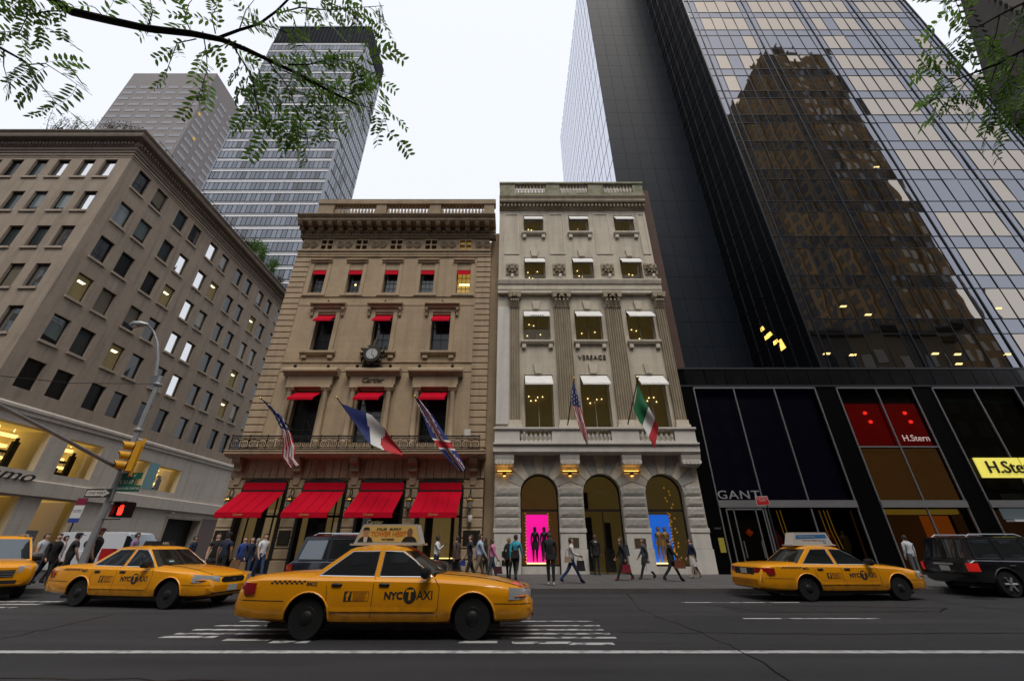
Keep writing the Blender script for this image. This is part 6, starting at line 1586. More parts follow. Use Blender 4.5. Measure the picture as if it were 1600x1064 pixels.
for a, b, c_, d_ in ((-.2, .24, .25, .28), (-.22, -.2, -.25, .25), (.24, .26, -.25, .25)): block('hood', black_metal, p.x + a, p.x + b, p.y - .34, p.y + .1, p.z + c_, p.z + d_, PS)
m = MB()
hx, hz = p.x - .02, p.z
poly = [(-.09, -.17), (.07, -.17), (.10, -.05), (.15, .05), (.11, .07), (.07, .01), (.065, .16), (.035, .165), (.03, .03), (.01, .19), (-.02, .19), (-.02, .03), (-.05, .17), (-.08, .16), (-.065, .02), (-.10, .11), (-.125, .10), (-.11, -.04)]
m.add([(hx + x, p.y - .148, hz + z) for x, z in poly], [tuple(range(len(poly)))]); m.build('red_hand', hand, PS)
for z in (p.z - .3, p.z + .32): 
    m = MB(); m.tube([(p.x - .1, p.y + .05, z), (PX, PY, z)], .022, 6); m.build('bracket', black_metal, PS)
# parking sign on its own post by the office building
p = at(122, 800, 24.0); ps = thing('parking_sign', 'parking sign with red white and blue panels on a dark post', 'sign', (p.x, 24.0, .15))
m = MB(); m.tube([(p.x, 24, .15), (p.x, 24, p.z + .7)], .035, 6); m.build('post', black_metal, ps)
for z0, z1, mt_ in ((.35, .72, mat('sign_maroon', (.18, .01, .03), .5)), (-.30, .345, sign_w), (-.52, -.305, mat('sign_blue', (.02, .05, .25), .5))): block('sign_panel', mt_, p.x - .28, p.x + .28, 23.93, 23.96, p.z + z0, p.z + z1, ps)
tm = text_mesh('NO STOPPING\nTAXI STAND', .075, ink, .001); tm.build('lettering', ink, ps, M=Matrix.Translation((p.x, 23.925, p.z + .05)) @ Matrix.Rotation(math.pi / 2, 4, 'X'))
# red no standing sign before the black base
p = at(1191, 782, 17.0); ns = thing('no_standing_sign', 'small red no standing sign on a thin post beside the black tower', 'sign', (p.x + .2, 17, .15))
m = MB(); m.tube([(p.x + .16, 17.03, .15), (p.x + .16, 17.03, p.z + .2)], .025, 6); m.build('post', black_metal, ns)
Rz = Matrix.Translation((p.x, 17, p.z)) @ Matrix.Rotation(-.05, 4, 'Y')
m = MB(); m.box(-.25, .25, -.006, .006, -.165, .165); m.build('plate', sign_w, ns, M=Rz); m = MB(); m.box(-.235, .235, -.01, -.006, -.15, .15); m.build('panel', sign_r, ns, M=Rz)
tm = text_mesh('NO STANDING\nEXCEPT TRUCKS\nLOADING', .062, sign_w, .001); tm.build('lettering', sign_w, ns, M=Rz @ Matrix.Translation((0, -.012, .06)) @ Matrix.Rotation(math.pi / 2, 4, 'X'))
# red news box at the pole and a held notice board
p = at(168, 832, PY + .3); nb = thing('news_box', 'red metal newspaper box standing beside the signal pole', 'news box', (PX + .55, PY + .4, .15))
X, Y = PX + .55, PY + .4
m = MB(); m.box(X - .22, X + .22, Y - .2, Y + .2, .45, 1.05); m.extrude([(-.2, 0), (.2, 0), (.2, .25), (-.2, .32)], (X - .24, Y, 1.05), (0, 1, 0), (0, 0, 1), (.48, 0, 0)); m.build('cabinet', sign_r, nb)
m = MB(); m.box(X - .16, X + .16, Y - .215, Y - .2, .68, 1.0); m.build('door', car_glass, nb)
for dx in (-.16, .16): block('leg', black_metal, X + dx - .03, X + dx + .03, Y - .1, Y + .1, .15, .45, nb)

# ================================================================ FLAGS
def flag(name, label, pole_a, pole_b, left, right, color, nu=26, nv=12, amp=.10, waves=3.0, Y=21.5, Yend=None, mats=None):
    """pole from a to b (px,py,Y); cloth between two pixel edges, folded in depth"""
    a, b = at(*pole_a), at(*pole_b)
    o = thing(name, label, 'flag', a, 'flags over the shop fronts')
    m = MB(); m.tube([a, a.lerp(b, .5), b], [.035, .03, .025], 8); m.build('flag_pole', black_metal if 'limestone' in label else bronze, o, 50)
    m = MB(); m.lathe([(.0, -.07), (.05, -.04), (.065, 0), (.05, .05), (.0, .08)], tuple(b), 10); m.build('finial', gold, o, 50)
    def lerp_path(p, t):
        f = t * (len(p) - 1); i = min(int(f), len(p) - 2); f -= i
        return p[i][0] + (p[i + 1][0] - p[i][0]) * f, p[i][1] + (p[i + 1][1] - p[i][1]) * f
    Ye = Yend or Y; vs = []; r = random.Random(len(label))
    ph = r.random() * 6
    for i in range(nu + 1):
        t = i / nu; l, rr = lerp_path(left, t), lerp_path(right, t)
        for j in range(nv + 1):
            s = j / nv; x, y = l[0] + (rr[0] - l[0]) * s, l[1] + (rr[1] - l[1]) * s
            d = Y + (Ye - Y) * t + amp * math.sin(s * waves * math.pi + t * 2.3 + ph) * min(1, t * 3 + .25) + .04 * math.sin(t * 9 + s * 4)
            vs.append(at(x, y, d))
    m = MB(); fs = []; mi = []
    for i in range(nu):
        for j in range(nv):
            fs.append((i * (nv + 1) + j, i * (nv + 1) + j + 1, (i + 1) * (nv + 1) + j + 1, (i + 1) * (nv + 1) + j)); mi.append(color((i + .5) / nu, (j + .5) / nv))
    m.v = [tuple(v) for v in vs]; m.f = fs; m.m = mi
    c = m.build('cloth', mats, o, 80)
    return o
f_red = mat('flag_red', (.40, .012, .022), .75); f_white = mat('flag_white', (.62, .61, .60), .75); f_blue = mat('flag_blue', (.008, .020, .13), .75); f_green = mat('flag_green', (.004, .12, .045), .75)
rwb = [f_red, f_white, f_blue]
def us(t, s):
    if t < .36: return 1 if (int(t * 26 * 1.0) * 5 + int(s * 12) * 3) % 7 == 0 else 2
    return 0 if int(s * 9 + .35 * math.sin(t * 6)) % 2 == 0 else 1
flag('flag', 'star and stripe flag hanging at the left end of the mansion balcony', (458, 672, 23.2), (407, 622, 20.9), [(411, 626), (428, 648), (440, 672), (442, 695), (440, 714), (452, 731)], [(414, 626), (440, 650), (455, 678), (461, 700), (460, 716), (469, 726)], us, 30, 14, .10, 4, 21.1, 21.6, rwb)
flag('flag', 'blue white red striped flag flying over middle of the mansion balcony', (583, 700, 23.1), (526, 621, 20.9), [(533, 630), (556, 639), (580, 648), (600, 668), (612, 686), (628, 706)], [(573, 688), (575, 691), (580, 694), (597, 702), (612, 708), (629, 712)], lambda t, s: 2 if t < .33 + .05 * s else (1 if t < .60 + .04 * math.sin(s * 7) else 0), 30, 14, .12, 1.6, 21.2, 21.4, rwb)
def jack(t, s):
    u, v = t * 2 - 1, s * 2 - 1
    if abs(u) < .07 or abs(v) < .12: return 0
    if abs(u) < .12 or abs(v) < .19: return 1
    d = abs(abs(u) - abs(v))
    return 0 if d < .05 else (1 if d < .13 else 2)
flag('flag', 'blue flag with red and white crosses at right end of mansion balcony', (695, 700, 23.1), (648, 619, 20.9), [(649, 623), (662, 652), (672, 680), (690, 706), (708, 726), (720, 738)], [(653, 622), (675, 648), (699, 684), (715, 708), (722, 720), (727, 733)], jack, 46, 18, .10, 2.5, 21.1, 21.5, rwb)
flag('flag', 'star and stripe flag on the balcony of the limestone building', (887, 664, 22.9), (897, 591, 20.9), [(894, 600), (892, 622), (898, 647), (907, 673), (917, 695)], [(898, 600), (905, 625), (911, 650), (917, 675), (919, 693)], us, 30, 12, .08, 3, 21.0, 21.3, rwb)
flag('flag', 'green white red flag on the balcony of the limestone building', (981, 663, 22.9), (997, 590, 20.9), [(997, 601), (1006, 622), (1016, 640), (1024, 655), (1029, 668)], [(990, 640), (998, 657), (1006, 668), (1014, 684), (1023, 701)], lambda t, s: 0 if t < .42 else (1 if t < .74 else 2), 30, 12, .10, 2, 21.0, 21.3, [f_green, f_white, f_red])
# ================================================================ PEOPLE
HAIR = {'black': (.012, .010, .009), 'brown': (.045, .025, .014), 'grey': (.25, .24, .23), 'blond': (.22, .14, .06), 'none': None}
SKIN = {'light': (.46, .27, .19), 'tan': (.33, .18, .11), 'dark': (.085, .045, .028)}
def cmat(col): return mat('cloth_%d_%d_%d' % tuple(int(c * 1000) for c in col), col, .85, var=.2, vscale=9.0, coords='O')
def human(name, label, cat, px, Y, face, top, legs, skin='light', hair='brown', H=1.74, walk=.0, shoe=(.012, .011, .011), sleeve=True, skirt=None, long_hair=False, hat=None, coat=0.0, arms=None, female=False, group=None, one=None, zg=.15, lean=0.0, hairless=False):
    """a skinned figure; face = heading in degrees (0 = towards +X, 90 = away), walk = stride angle"""
    k = H / 1.74
    P = []; E = []; Rr = []; B = []
    def v(p, r, bone, par=None):
        P.append(Vector(p)); Rr.append(r if isinstance(r, tuple) else (r, r)); i = len(P) - 1
        if par is not None: E.append((par, i)); B.append((par, i, bone))
        return i
    f = .92 if female else 1.0; c_ = 1 + coat
    pel = v((0, 0, .96), (.115 * c_, .155 * c_), 'legs')
    sp1 = v((.005 + lean * .3, 0, 1.12), (.10 * c_, .135 * c_ * f), 'top', pel)
    sp2 = v((.015 + lean * .7, 0, 1.29), (.115 * c_, .155 * c_ * f), 'top', sp1)
    ch = v((.0 + lean, 0, 1.41), (.095 * c_, .13 * c_ * f), 'top', sp2)
    nk = v((.012 + lean * 1.1, 0, 1.505), .056, 'skin', ch)
    h1 = v((.03 + lean * 1.25, 0, 1.585), (.078, .066), 'skin', nk); h2 = v((.022 + lean * 1.3, 0, 1.66), (.094, .076), 'skin', h1); h3 = v((.0 + lean * 1.3, 0, 1.715), (.07, .06), 'skin', h2)
    st = rad(walk)
    hands = []
    for sgn in (1, -1):
        hip = v((0, sgn * .09, .90), .092, 'legs', pel)
        a = st * sgn; kb = .55 * max(0, -a) + .05
        kn = v((.44 * math.sin(a), sgn * .095, .90 - .43 * math.cos(a)), .062, 'legs', hip)
        a2 = a - kb
        an = v((P[kn].x + .42 * math.sin(a2), sgn * .095, P[kn].z - .40 * math.cos(a2)), .044, 'legs', kn)
        tilt = max(0, -a) * .9
        he = v((P[an].x - .035, sgn * .095, P[an].z - .045), .036, 'shoe', an)
        to = v((P[an].x + .135 * math.cos(tilt), sgn * .105, P[an].z - .05 - .10 * math.sin(tilt)), (.032, .04), 'shoe', an)
        sh = v((lean, sgn * .175 * f, 1.405), .062, 'top', ch)
        aa = (arms or {}).get(sgn, (-.85 * a, .25 + .2 * abs(a)))
        el = v((lean + .29 * math.sin(aa[0]), sgn * (.215 * f + .01), 1.405 - .28 * math.cos(aa[0])), .047, 'arm', sh)
        b_ = aa[0] + aa[1]
        wr = v((P[el].x + .25 * math.sin(b_), sgn * (.225 * f) - sgn * .03 * (aa[1] > .7), P[el].z - .25 * math.cos(b_)), .030, 'fore', el)
        dv = (P[wr] - P[el]).normalized(); sd = Vector((0, sgn, 0)); ot = dv.cross(sd)
        pm = v(P[wr] + dv * .065, (.034, .022), 'skin', wr)
        for fi, (o_, ln) in enumerate(((-.03, .062), (-.01, .072), (.011, .068), (.03, .052))):
            k1 = v(P[pm] + dv * .035 + ot * o_, .0085, 'skin', pm); v(P[k1] + dv * ln * .85 - sd * .02, .0075, 'skin', k1)
        t1 = v(P[wr] + dv * .035 + ot * .045, .010, 'skin', wr); v(P[t1] + dv * .04 + ot * .012 - sd * .012, .008, 'skin', t1)
        hands.append(P[pm].copy())
    me = bpy.data.meshes.new('p'); me.from_pydata([p * k for p in P], E, [])
    o = bpy.data.objects.new('p', me)
    o.modifiers.new('s', 'SKIN'); sv = me.skin_vertices[0].data
    for i, r_ in enumerate(Rr): sv[i].radius = (r_[0] * k * 1.10, r_[1] * k * 1.10)
    sv[0].use_root = True
    o.modifiers.new('d', 'SUBSURF').levels = 1 if one is None else 1
    r = evaluated(o)
    hc = P[h2] * k
    for vt in r.vertices:                                  # nose, brow and chin
        d = vt.co - hc
        if vt.co.z > (P[nk].z + .03) * k and d.x > .03:
            vt.co.x += .028 * math.exp(-(d.y / .018) ** 2 - ((d.z + .03) / .022) ** 2) - .012 * math.exp(-((abs(d.y) - .033) / .015) ** 2 - ((d.z - .002) / .014) ** 2)
    zmin = min(vt.co.z for vt in r.vertices)
    mats_ = [cmat(top), cmat(legs), mat('skin_' + skin, SKIN[skin], .55), cmat(shoe), mat('eye_dark', (.02, .015, .012), .4)] if one is None else [one] * 5
    for mm in mats_: r.materials.append(mm)
    idx = []
    for pl in r.polygons:
        c = pl.center / k; best = None
        for a, b, bn in B:
            A_, D_ = P[a], P[b] - P[a]; t = max(0, min(1, (c - A_).dot(D_) / max(D_.length_squared, 1e-9))); q_ = A_ + D_ * t
            rr = Rr[a][0] + (Rr[b][0] - Rr[a][0]) * t; dd = (c - q_).length - rr * .8
            if best is None or dd < best[0]: best = (dd, bn, t)
        bn = best[1]
        if bn == 'legs' and c.z > .93: bn = 'top' if coat or skirt is None and c.z > 1.0 else 'legs'
        if bn == 'skin' and c.z < 1.475 and abs(c.y) < .13 and c.z > 1.2: bn = 'top'
        if bn in ('arm',): bn = 'top' if sleeve or best[2] < .55 and bn == 'arm' else 'skin'
        if bn == 'fore': bn = 'top' if sleeve else 'skin'
        if skirt is not None and bn == 'legs' and c.z < .9: bn = 'legs'
        i = {'top': 0, 'legs': 1, 'skin': 2, 'shoe': 3}[bn]
        d = pl.center - hc
        if i == 2 and d.x > .05 and abs(abs(d.y) - .033) < .012 and abs(d.z - .004) < .009: i = 4
        idx.append(i)
    r.polygons.foreach_set('material_index', idx); r.polygons.foreach_set('use_smooth', [True] * len(r.polygons))
    de = Y * math.cos(PITCH) - (EYE - zg - .9) * math.sin(PITCH)
    X = (px - 800) / F_PX * de
    root = thing(name, label, cat, (0, 0, 0), group)
    link('body', r, root)
    hp = P[h2] * k
    if hair != 'none' and not hairless:
        m = MB(); n = 12; hm = mat('hair_' + hair, HAIR[hair], .6) if one is None else one
        rings = [(.0, 1.0, 0), (.35, .93, 0), (.62, .76, 0), (.85, .5, 0), (1.0, .15, 0)]; prof = []
        vs, fs = [], []
        lv = [-.085, -.03, .02, .06, .088, .098] if not long_hair else [-.24, -.14, -.05, .03, .075, .098]
        for li, zz in enumerate(lv):
            rr = math.sqrt(max(0.0, 1 - (max(zz, -.02) / .102) ** 2)) if zz > -.02 else 1.0
            for j in range(n):
                th = 2 * math.pi * j / n; cx, cy = math.cos(th), math.sin(th)
                front = cx > .35 and zz < .045
                rx, ry = .108 * rr, .092 * rr
                if front: rx *= .62; ry *= .9
                vs.append((hp.x - .012 * k + rx * cx * k, hp.y + ry * cy * k, hp.z + zz * k))
        for i in range(len(lv) - 1):
            for j in range(n): fs.append((i * n + j, i * n + (j + 1) % n, (i + 1) * n + (j + 1) % n, (i + 1) * n + j))
        fs.append(tuple((len(lv) - 1) * n + j for j in range(n)))
        m.add(vs, fs); m.build('hair', hm, root, 70)
    if hat:
        m = MB(); m.lathe([(.112 * k, hp.z + .02 * k), (.112 * k, hp.z + .06 * k), (.09 * k, hp.z + .105 * k), (.02, hp.z + .12 * k)], (hp.x - .01, 0, 0), 14); m.box(hp.x + .05, hp.x + .19, -.07, .07, hp.z + .022 * k, hp.z + .036 * k); m.build('cap', cmat(hat), root, 50)
    if skirt:
        m = MB(); m.lathe([(.125 * k, 1.0 * k), (.165 * k, .9 * k), (.19 * k, .75 * k), (.20 * k, skirt[1] * k)], (0, 0, 0), 16); m.build('skirt', cmat(skirt[0]), root, 50)
    if coat > .2 or (one is None and coat > .05):
        m = MB(); m.lathe([(.15 * k, 1.08 * k), (.165 * k, .98 * k), (.175 * k, .82 * k)], (0, 0, 0), 14)
        m.v = [(x * .82, y * 1.12, z) for x, y, z in m.v]; m.build('jacket_hem', cmat(top), root, 50)
    root.matrix_basis = Matrix.Translation((X, Y, zg - zmin)) @ Matrix.Rotation(rad(face), 4, 'Z'); WM[root.name] = root.matrix_basis.copy()
    return root, [root.matrix_basis @ (h_ * k) for h_ in hands]
def bag(label, p, w_, h_, d_, col, strap=.12, yaw=0, cat='bag'):
    c = (p[0], p[1], p[2] - strap - h_ / 2); o = thing('bag', label, cat, c)
    Mx = Matrix.Translation(c) @ Matrix.Rotation(rad(yaw), 4, 'Z')
    m = MB(); m.add([(sx * w_ * (.5 if z < 0 else .42), sy * d_ * (.5 if z < 0 else .3), z * h_ / 2) for z in (-1, .6, 1) for sx, sy in ((-1, -1), (1, -1), (1, 1), (-1, 1))], [(3, 2, 1, 0), (8, 9, 10, 11)] + [(i * 4 + j, i * 4 + (j + 1) % 4, i * 4 + 4 + (j + 1) % 4, i * 4 + 4 + j) for i in range(2) for j in range(4)])
    m.build('bag_body', mat('bag_%d_%d_%d' % tuple(int(x * 1000) for x in col), col, .5), o, 40, M=Mx)
    m = MB(); m.tube([(-w_ * .3, 0, h_ / 2), (-w_ * .2, 0, h_ / 2 + strap * .8), (0, 0, h_ / 2 + strap), (w_ * .2, 0, h_ / 2 + strap * .8), (w_ * .3, 0, h_ / 2)], .009, 5); m.build('strap', dark_tr, o, M=Mx)
    return o
BK = (.010, .010, .011); NV = (.012, .018, .045); WH = (.58, .58, .60); JN = (.03, .055, .13); KH = (.17, .13, .085); GR = (.12, .12, .125)
def per(label, px, Y, face, top, legs, **k): return human('person', label, 'person', px, Y, face, top, legs, **k)
per('person in white shirt and dark trousers beside mansion shop window, behind the taxi bonnet', 682, 20.2, 0, WH, NV, skin='dark', hair='black', walk=14, arms={-1: (.5, 1.9)})
per('person in brown jacket and black trousers walking left of the dark uniform', 713, 20.0, 150, (.075, .045, .038), BK, walk=16, coat=.1)
_, hh = per('person in short sleeved navy uniform carrying a blue helmet', 735, 18.6, -160, (.012, .016, .030), BK, skin='light', walk=18, sleeve=False, hair='brown')
bag('blue round bag held by person in navy uniform', hh[1], .22, .2, .16, (.01, .02, .16), .05)
_, hh = per('person in pale blue shirt and khaki trousers walking right', 749, 19.2, 20, (.36, .43, .55), KH, walk=20, hair='brown', H=1.80)
per('person in dark brown jacket half hidden behind the pale blue shirt', 758, 20.6, 160, (.03, .02, .018), BK, hair='brown', walk=8, long_hair=True, female=True, H=1.66)
_, hh = per('person in pink top and jeans walking right', 769, 19.4, 10, (.52, .16, .30), (.03, .06, .09), walk=18, hair='brown', long_hair=True, female=True, H=1.64)
bag('dark maroon handbag beside person in pink top', hh[1], .36, .26, .14, (.05, .008, .018), .25)
per('person in black coat beside the turquoise shirt', 795, 20.4, 80, BK, BK, walk=16, hair='blond', female=True, coat=.1, H=1.66)
_, hh = per('person in turquoise shirt and black trousers seen from behind', 806, 19.9, 70, (.03, .30, .40), BK, walk=18, hair='black', H=1.78)
bag('black shoulder bag of person in turquoise shirt', _.matrix_basis @ Vector((-.17, -.05, 1.38)), .34, .3, .14, BK, .2)
per('person all in black standing at the kerb with hands in pockets', 860, 17.4, -100, (.012, .012, .014), BK, skin='dark', hair='black', walk=4, coat=.12, H=1.80, shoe=(.3, .3, .32))
_, hh = per('person in white cardigan and blue jeans striding right', 893, 18.4, -5, (.55, .53, .52), (.022, .04, .13), walk=27, hair='brown', long_hair=False, female=True, H=1.68, arms={1: (.2, 1.1), -1: (.3, 1.0)})
bag('black tote bag swinging beside person in white cardigan', (hh[1][0] - .05, hh[1][1] - .05, hh[1][2] + .05), .34, .36, .14, BK, .2)
bag('beige shoulder bag behind person in white cardigan', _.matrix_basis @ Vector((-.16, -.19, 1.25)), .28, .2, .12, (.28, .20, .14), .25)
dk_, _ = per('doorkeeper in black suit and white shirt in the middle arch', 931, 23.45, -88, BK, BK, skin='dark', hair='none', H=1.84, walk=3, coat=.08)
m = MB(); m.add([(.128, -.055, 1.52), (.128, .055, 1.52), (.150, 0, 1.20), (.110, -.06, 1.53), (.110, .06, 1.53)], [(0, 1, 2), (3, 4, 1, 0)]); so = m.mesh(cmat(WH)); so = link('shirt_front', so, dk_); so.matrix_parent_inverse = I4
_, hh = per('person in black with a dark green backpack walking left with red shopping bag', 972, 19.8, 175, BK, BK, walk=22, hair='brown', long_hair=True, female=True, H=1.68, shoe=(.25, .03, .02))
bag('red shopping bag carried by person in black', hh[0], .40, .30, .12, (.16, .006, .016), .14)
bag('dark green backpack on person in black with red bag', _.matrix_basis @ Vector((-.20, 0, 1.42)), .22, .42, .28, (.02, .03, .03), .03)
_, hh = per('person in grey jacket and dark skirt walking left with white bag', 1007, 20.6, 178, (.06, .06, .07), (.010, .010, .012), walk=22, hair='brown', long_hair=True, female=True, H=1.66, skirt=((.02, .02, .024), .62), shoe=(.08, .06, .05))
bag('white paper bag carried by person in grey jacket', hh[0], .28, .30, .10, (.52, .50, .50), .12)
_, hh = per('person in dark clothes walking right holding a brown bag', 1048, 19.4, -10, BK, (.012, .012, .014), walk=24, hair='black', female=True, H=1.66, coat=.06)
bag('brown leather bag held by person in dark clothes', (hh[1][0] - .05, hh[1][1] - .06, hh[1][2] + .12), .46, .28, .14, (.12, .035, .012), .16)
per('person in navy top and white skirt beside the rightmost pier', 1082, 21.2, 185, NV, (.3, .19, .13), walk=16, hair='brown', female=True, H=1.64, skirt=((.50, .49, .47), .52), shoe=(.25, .2, .14))
per('person in white shirt standing behind the black car at far right', 1424, 21.0, 90, (.52, .54, .58), GR, hair='black', H=1.75)
# group by the left mansion window
per('person in black tee shirt with grey print at the mansion corner', 333, 19.4, -60, BK, BK, sleeve=False, hair='brown', H=1.78, walk=6)
per('person in navy shirt and dark cap seen from behind', 348, 18.2, 95, NV, BK, sleeve=False, skin='tan', hair='black', hat=(.015, .015, .018), H=1.78, walk=5)
_, hh = per('person in bright blue jacket holding a tan handbag', 377, 20.2, -70, (.02, .05, .22), JN, hair='brown', long_hair=True, female=True, H=1.66, walk=8)
bag('tan leather handbag held by person in bright blue jacket', (hh[1][0] + .1, hh[1][1], hh[1][2] + .1), .44, .32, .16, (.16, .085, .04), .12)
_, hh = per('person in dark navy jacket over pale blue shirt', 388, 20.0, -40, NV, JN, hair='brown', long_hair=True, female=True, H=1.66, walk=12)
bag('brown paper bag held by person in dark navy jacket', hh[1], .26, .36, .12, (.24, .15, .08), .1)
per('person in white tee shirt with dark strap and jeans', 408, 19.8, -30, WH, JN, sleeve=False, hair='black', H=1.80, walk=14)
per('grey haired person in grey jacket behind the white tee shirt', 398, 21.0, 160, (.09, .09, .09), BK, hair='grey', H=1.62, walk=8)
# crowd on the crossing at far left
per('large person in black tee shirt with white print and red cap', 141, 17.4, 20, BK, BK, sleeve=False, skin='tan', hair='black', hat=(.12, .01, .03), H=1.90, walk=8, coat=.35)
per('person in black with a dark hat carrying a patterned backpack', 108, 17.6, 60, (.014, .013, .015), BK, hair='black', hat=(.02, .02, .025), H=1.76, walk=14, sleeve=False)
per('person in dark jacket on the crossing right of the white tee shirt', 78, 17.2, -20, BK, BK, hair='black', H=1.76, walk=20, coat=.1)
per('person in white top with red straps behind the dark jacket', 90, 18.6, 30, (.45, .42, .44), BK, hair='black', H=1.68, walk=8, female=True)
per('person in pale grey tee shirt with a blue backpack and jeans', 58, 18.2, 10, (.42, .45, .50), JN, sleeve=False, hair='brown', H=1.76, walk=10)
per('person in yellow top near the yellow taxi at left edge', 32, 18.4, 40, (.35, .26, .02), GR, hair='black', long_hair=True, female=True, H=1.68, walk=8)
per('long haired person in brown top behind the taxi at left edge', 14, 18.8, 70, (.12, .06, .04), BK, hair='brown', long_hair=True, female=True, H=1.70, walk=5)
per('person in lilac checked shirt in front of the white van', 203, 20.5, 15, (.26, .16, .30), JN, hair='black', skin='tan', H=1.84, walk=8)
per('person in dark tee shirt between white van and dark loading bay', 297, 21.0, 5, NV, BK, hair='black', skin='tan', H=1.72, walk=6)
# mannequins in the windows
mk_black = mat('black_mannequin', (.012, .008, .014), .4); mk_gold = mat('gold_mannequin', (.40, .24, .09), .4, .3); mk_red = mat('red_jacket_mannequin', (.28, .012, .012), .7)
def mann(label, X, Y, one, **k):
    o, _ = human('mannequin', label, 'mannequin', 800, Y, -90, BK, BK, one=one, zg=k.pop('zg', .66), group='mannequins in shop windows', **k)
    Mx = o.matrix_basis.copy(); Mx.translation.x = X; o.matrix_basis = Mx; WM[o.name] = Mx
mann('black dressed mannequin before the magenta backdrop, left one', 1.27, FY + .85, mk_black, walk=7, female=True, hair='black', skirt=((.012, .008, .014), .62))
mann('black dressed mannequin before the magenta backdrop, right one', 1.78, FY + .80, mk_black, walk=9, female=True, hair='black', skirt=((.012, .008, .014), .62))
mann('gold dressed mannequin before the blue backdrop, left one', 8.12, FY + .8, mk_gold, walk=5, female=True, hair='black')
mann('gold dressed mannequin before the blue backdrop, right one', 8.5, FY + .85, mk_gold, walk=6, female=True, hair='black')
mann('red jacketed mannequin in the black tower shop window, left one', 14.6, FY + .7, mk_red, zg=.5, hair='none')
mann('red jacketed mannequin in the black tower shop window, right one', 17.5, FY + .7, mk_red, zg=.5, hair='none', coat=.1)
mann('golden brown mannequin beside the red jacket in tower window', 18.3, FY + .8, mat('brown_gold_mannequin', (.13, .08, .02), .5), zg=.5, hair='none')
# ================================================================ STREET TREES (boughs over the camera)
bark = mat('tree_bark', (.035, .027, .020), .9, var=.5, vscale=9.0, bump=.8, bscale=30)
leaf_m = [mat('leaf_green', (.045, .088, .016), .5, var=.3, vscale=14.0), mat('leaf_dark_green', (.028, .060, .014), .5, var=.3, vscale=14.0), mat('leaf_yellow_green', (.085, .105, .016), .5)]
for m_ in leaf_m:
    b = m_.node_tree.nodes['Principled BSDF']; b.inputs['Transmission Weight'].default_value = 0.0
    tr = m_.node_tree.nodes.new('ShaderNodeBsdfTranslucent'); tr.inputs[0].default_value = (.20, .36, .06, 1); mx = m_.node_tree.nodes.new('ShaderNodeMixShader'); mx.inputs[0].default_value = .5
    m_.node_tree.links.new(b.outputs[0], mx.inputs[1]); m_.node_tree.links.new(tr.outputs[0], mx.inputs[2]); m_.node_tree.links.new(mx.outputs[0], m_.node_tree.nodes['Material Output'].inputs[0])
def leaf_mesh(seed):
    """one compound leaf: a curved stalk with paired leaflets, along +X"""
    r = random.Random(seed); m = MB(); n = 8; L_ = .215
    pts = [Vector((L_ * i / n, .01 * math.sin(i * .5 + seed), -.035 * (i / n) ** 2)) for i in range(n + 1)]
    m.tube(pts, [.0014 * (1 - .6 * i / n) for i in range(n + 1)], 3)
    for i in range(1, n + 1):
        for s in (-1, 1):
            if r.random() < .08: continue
            p = pts[i]; a = rad(r.uniform(48, 72)); ln = .052 * (1 - .25 * abs(i / n - .5)) * r.uniform(.85, 1.1); wd = ln * .36
            d = Vector((math.cos(a), s * math.sin(a), r.uniform(-.35, .15))).normalized(); sd = Vector((-d.y, d.x, r.uniform(-.3, .3))).normalized() * wd / 2; dr = Vector((0, 0, -.003))
            m.add([p, p + d * ln * .3 + sd, p + d * ln * .7 + sd * .9, p + d * ln + dr, p + d * ln * .7 - sd * .9, p + d * ln * .3 - sd], [(0, 1, 2, 3), (0, 3, 4, 5)])
    return m
LV = [[leaf_mesh(k).mesh(mm) for mm in leaf_m] for k in range(4)]
def honey_locust(label, trunk, limbs, twigs, seed, tdist):
    R = thing('street_tree', label, 'tree', trunk[0], 'street trees beside the camera'); r = random.Random(seed)
    m = MB(); m.tube(trunk, [.17, .15, .13, .10][:len(trunk)], 12); m.build('trunk', bark, R, 60)
    def path(pp, jit=.0):
        return [at_t(px, py, t) for px, py, t in pp]
    def at_t(px, py, t):
        x = (px - 800) / F_PX; y = (532 - py) / F_PX
        return Vector((x, math.cos(PITCH) - y * math.sin(PITCH), math.sin(PITCH) + y * math.cos(PITCH))) * t + Vector((0, 0, EYE))
    for pre, pp, r0, r1 in limbs:
        P = [Vector(p) for p in pre] + path(pp); n = len(P); m = MB(); m.tube(P, [r0 + (r1 - r0) * i / (n - 1) for i in range(n)], 8); m.build('limb', bark, R, 60)
    cm = MB(); k = 0; leaves = []
    for pp, rr, dens in twigs:
        P = path(pp); 
        for i in range(len(P)): P[i] = P[i] + Vector((r.gauss(0, .004), r.gauss(0, .02), r.gauss(0, .004)))
        cm.tube(P, [rr * (1 - .7 * i / (len(P) - 1)) for i in range(len(P))], 5)
        for i in range(len(P) - 1):
            seg = P[i + 1] - P[i]; n = max(1, int(seg.length / .048 * dens))
            for j in range(n):
                p = P[i].lerp(P[i + 1], (j + r.random() * .8) / n); sgn = 1 if (k % 2) else -1; k += 1
                d = seg.normalized(); sd = d.cross(Vector((r.gauss(0, .4), -1, r.gauss(0, .4)))).normalized() * sgn
                v = (d * r.uniform(.2, .9) + sd * r.uniform(.4, 1.0) + Vector((0, r.gauss(0, .5), -.45))).normalized()
                leaves.append((p, v, r.uniform(.75, 1.15)))
    cr = cm.build('crown', bark, R)
    for p, v, s in leaves[:300]:
        q_ = v.to_track_quat('X', 'Z').to_matrix().to_4x4(); Mx = Matrix.Translation(p) @ q_ @ Matrix.Rotation(r.uniform(-.9, .9), 4, 'X') @ Matrix.Scale(s, 4)
        mi = 0 if r.random() < .5 else (1 if r.random() < .85 else 2); link('leaf', LV[r.randrange(4)][mi], cr, Mx)
    return len(leaves)
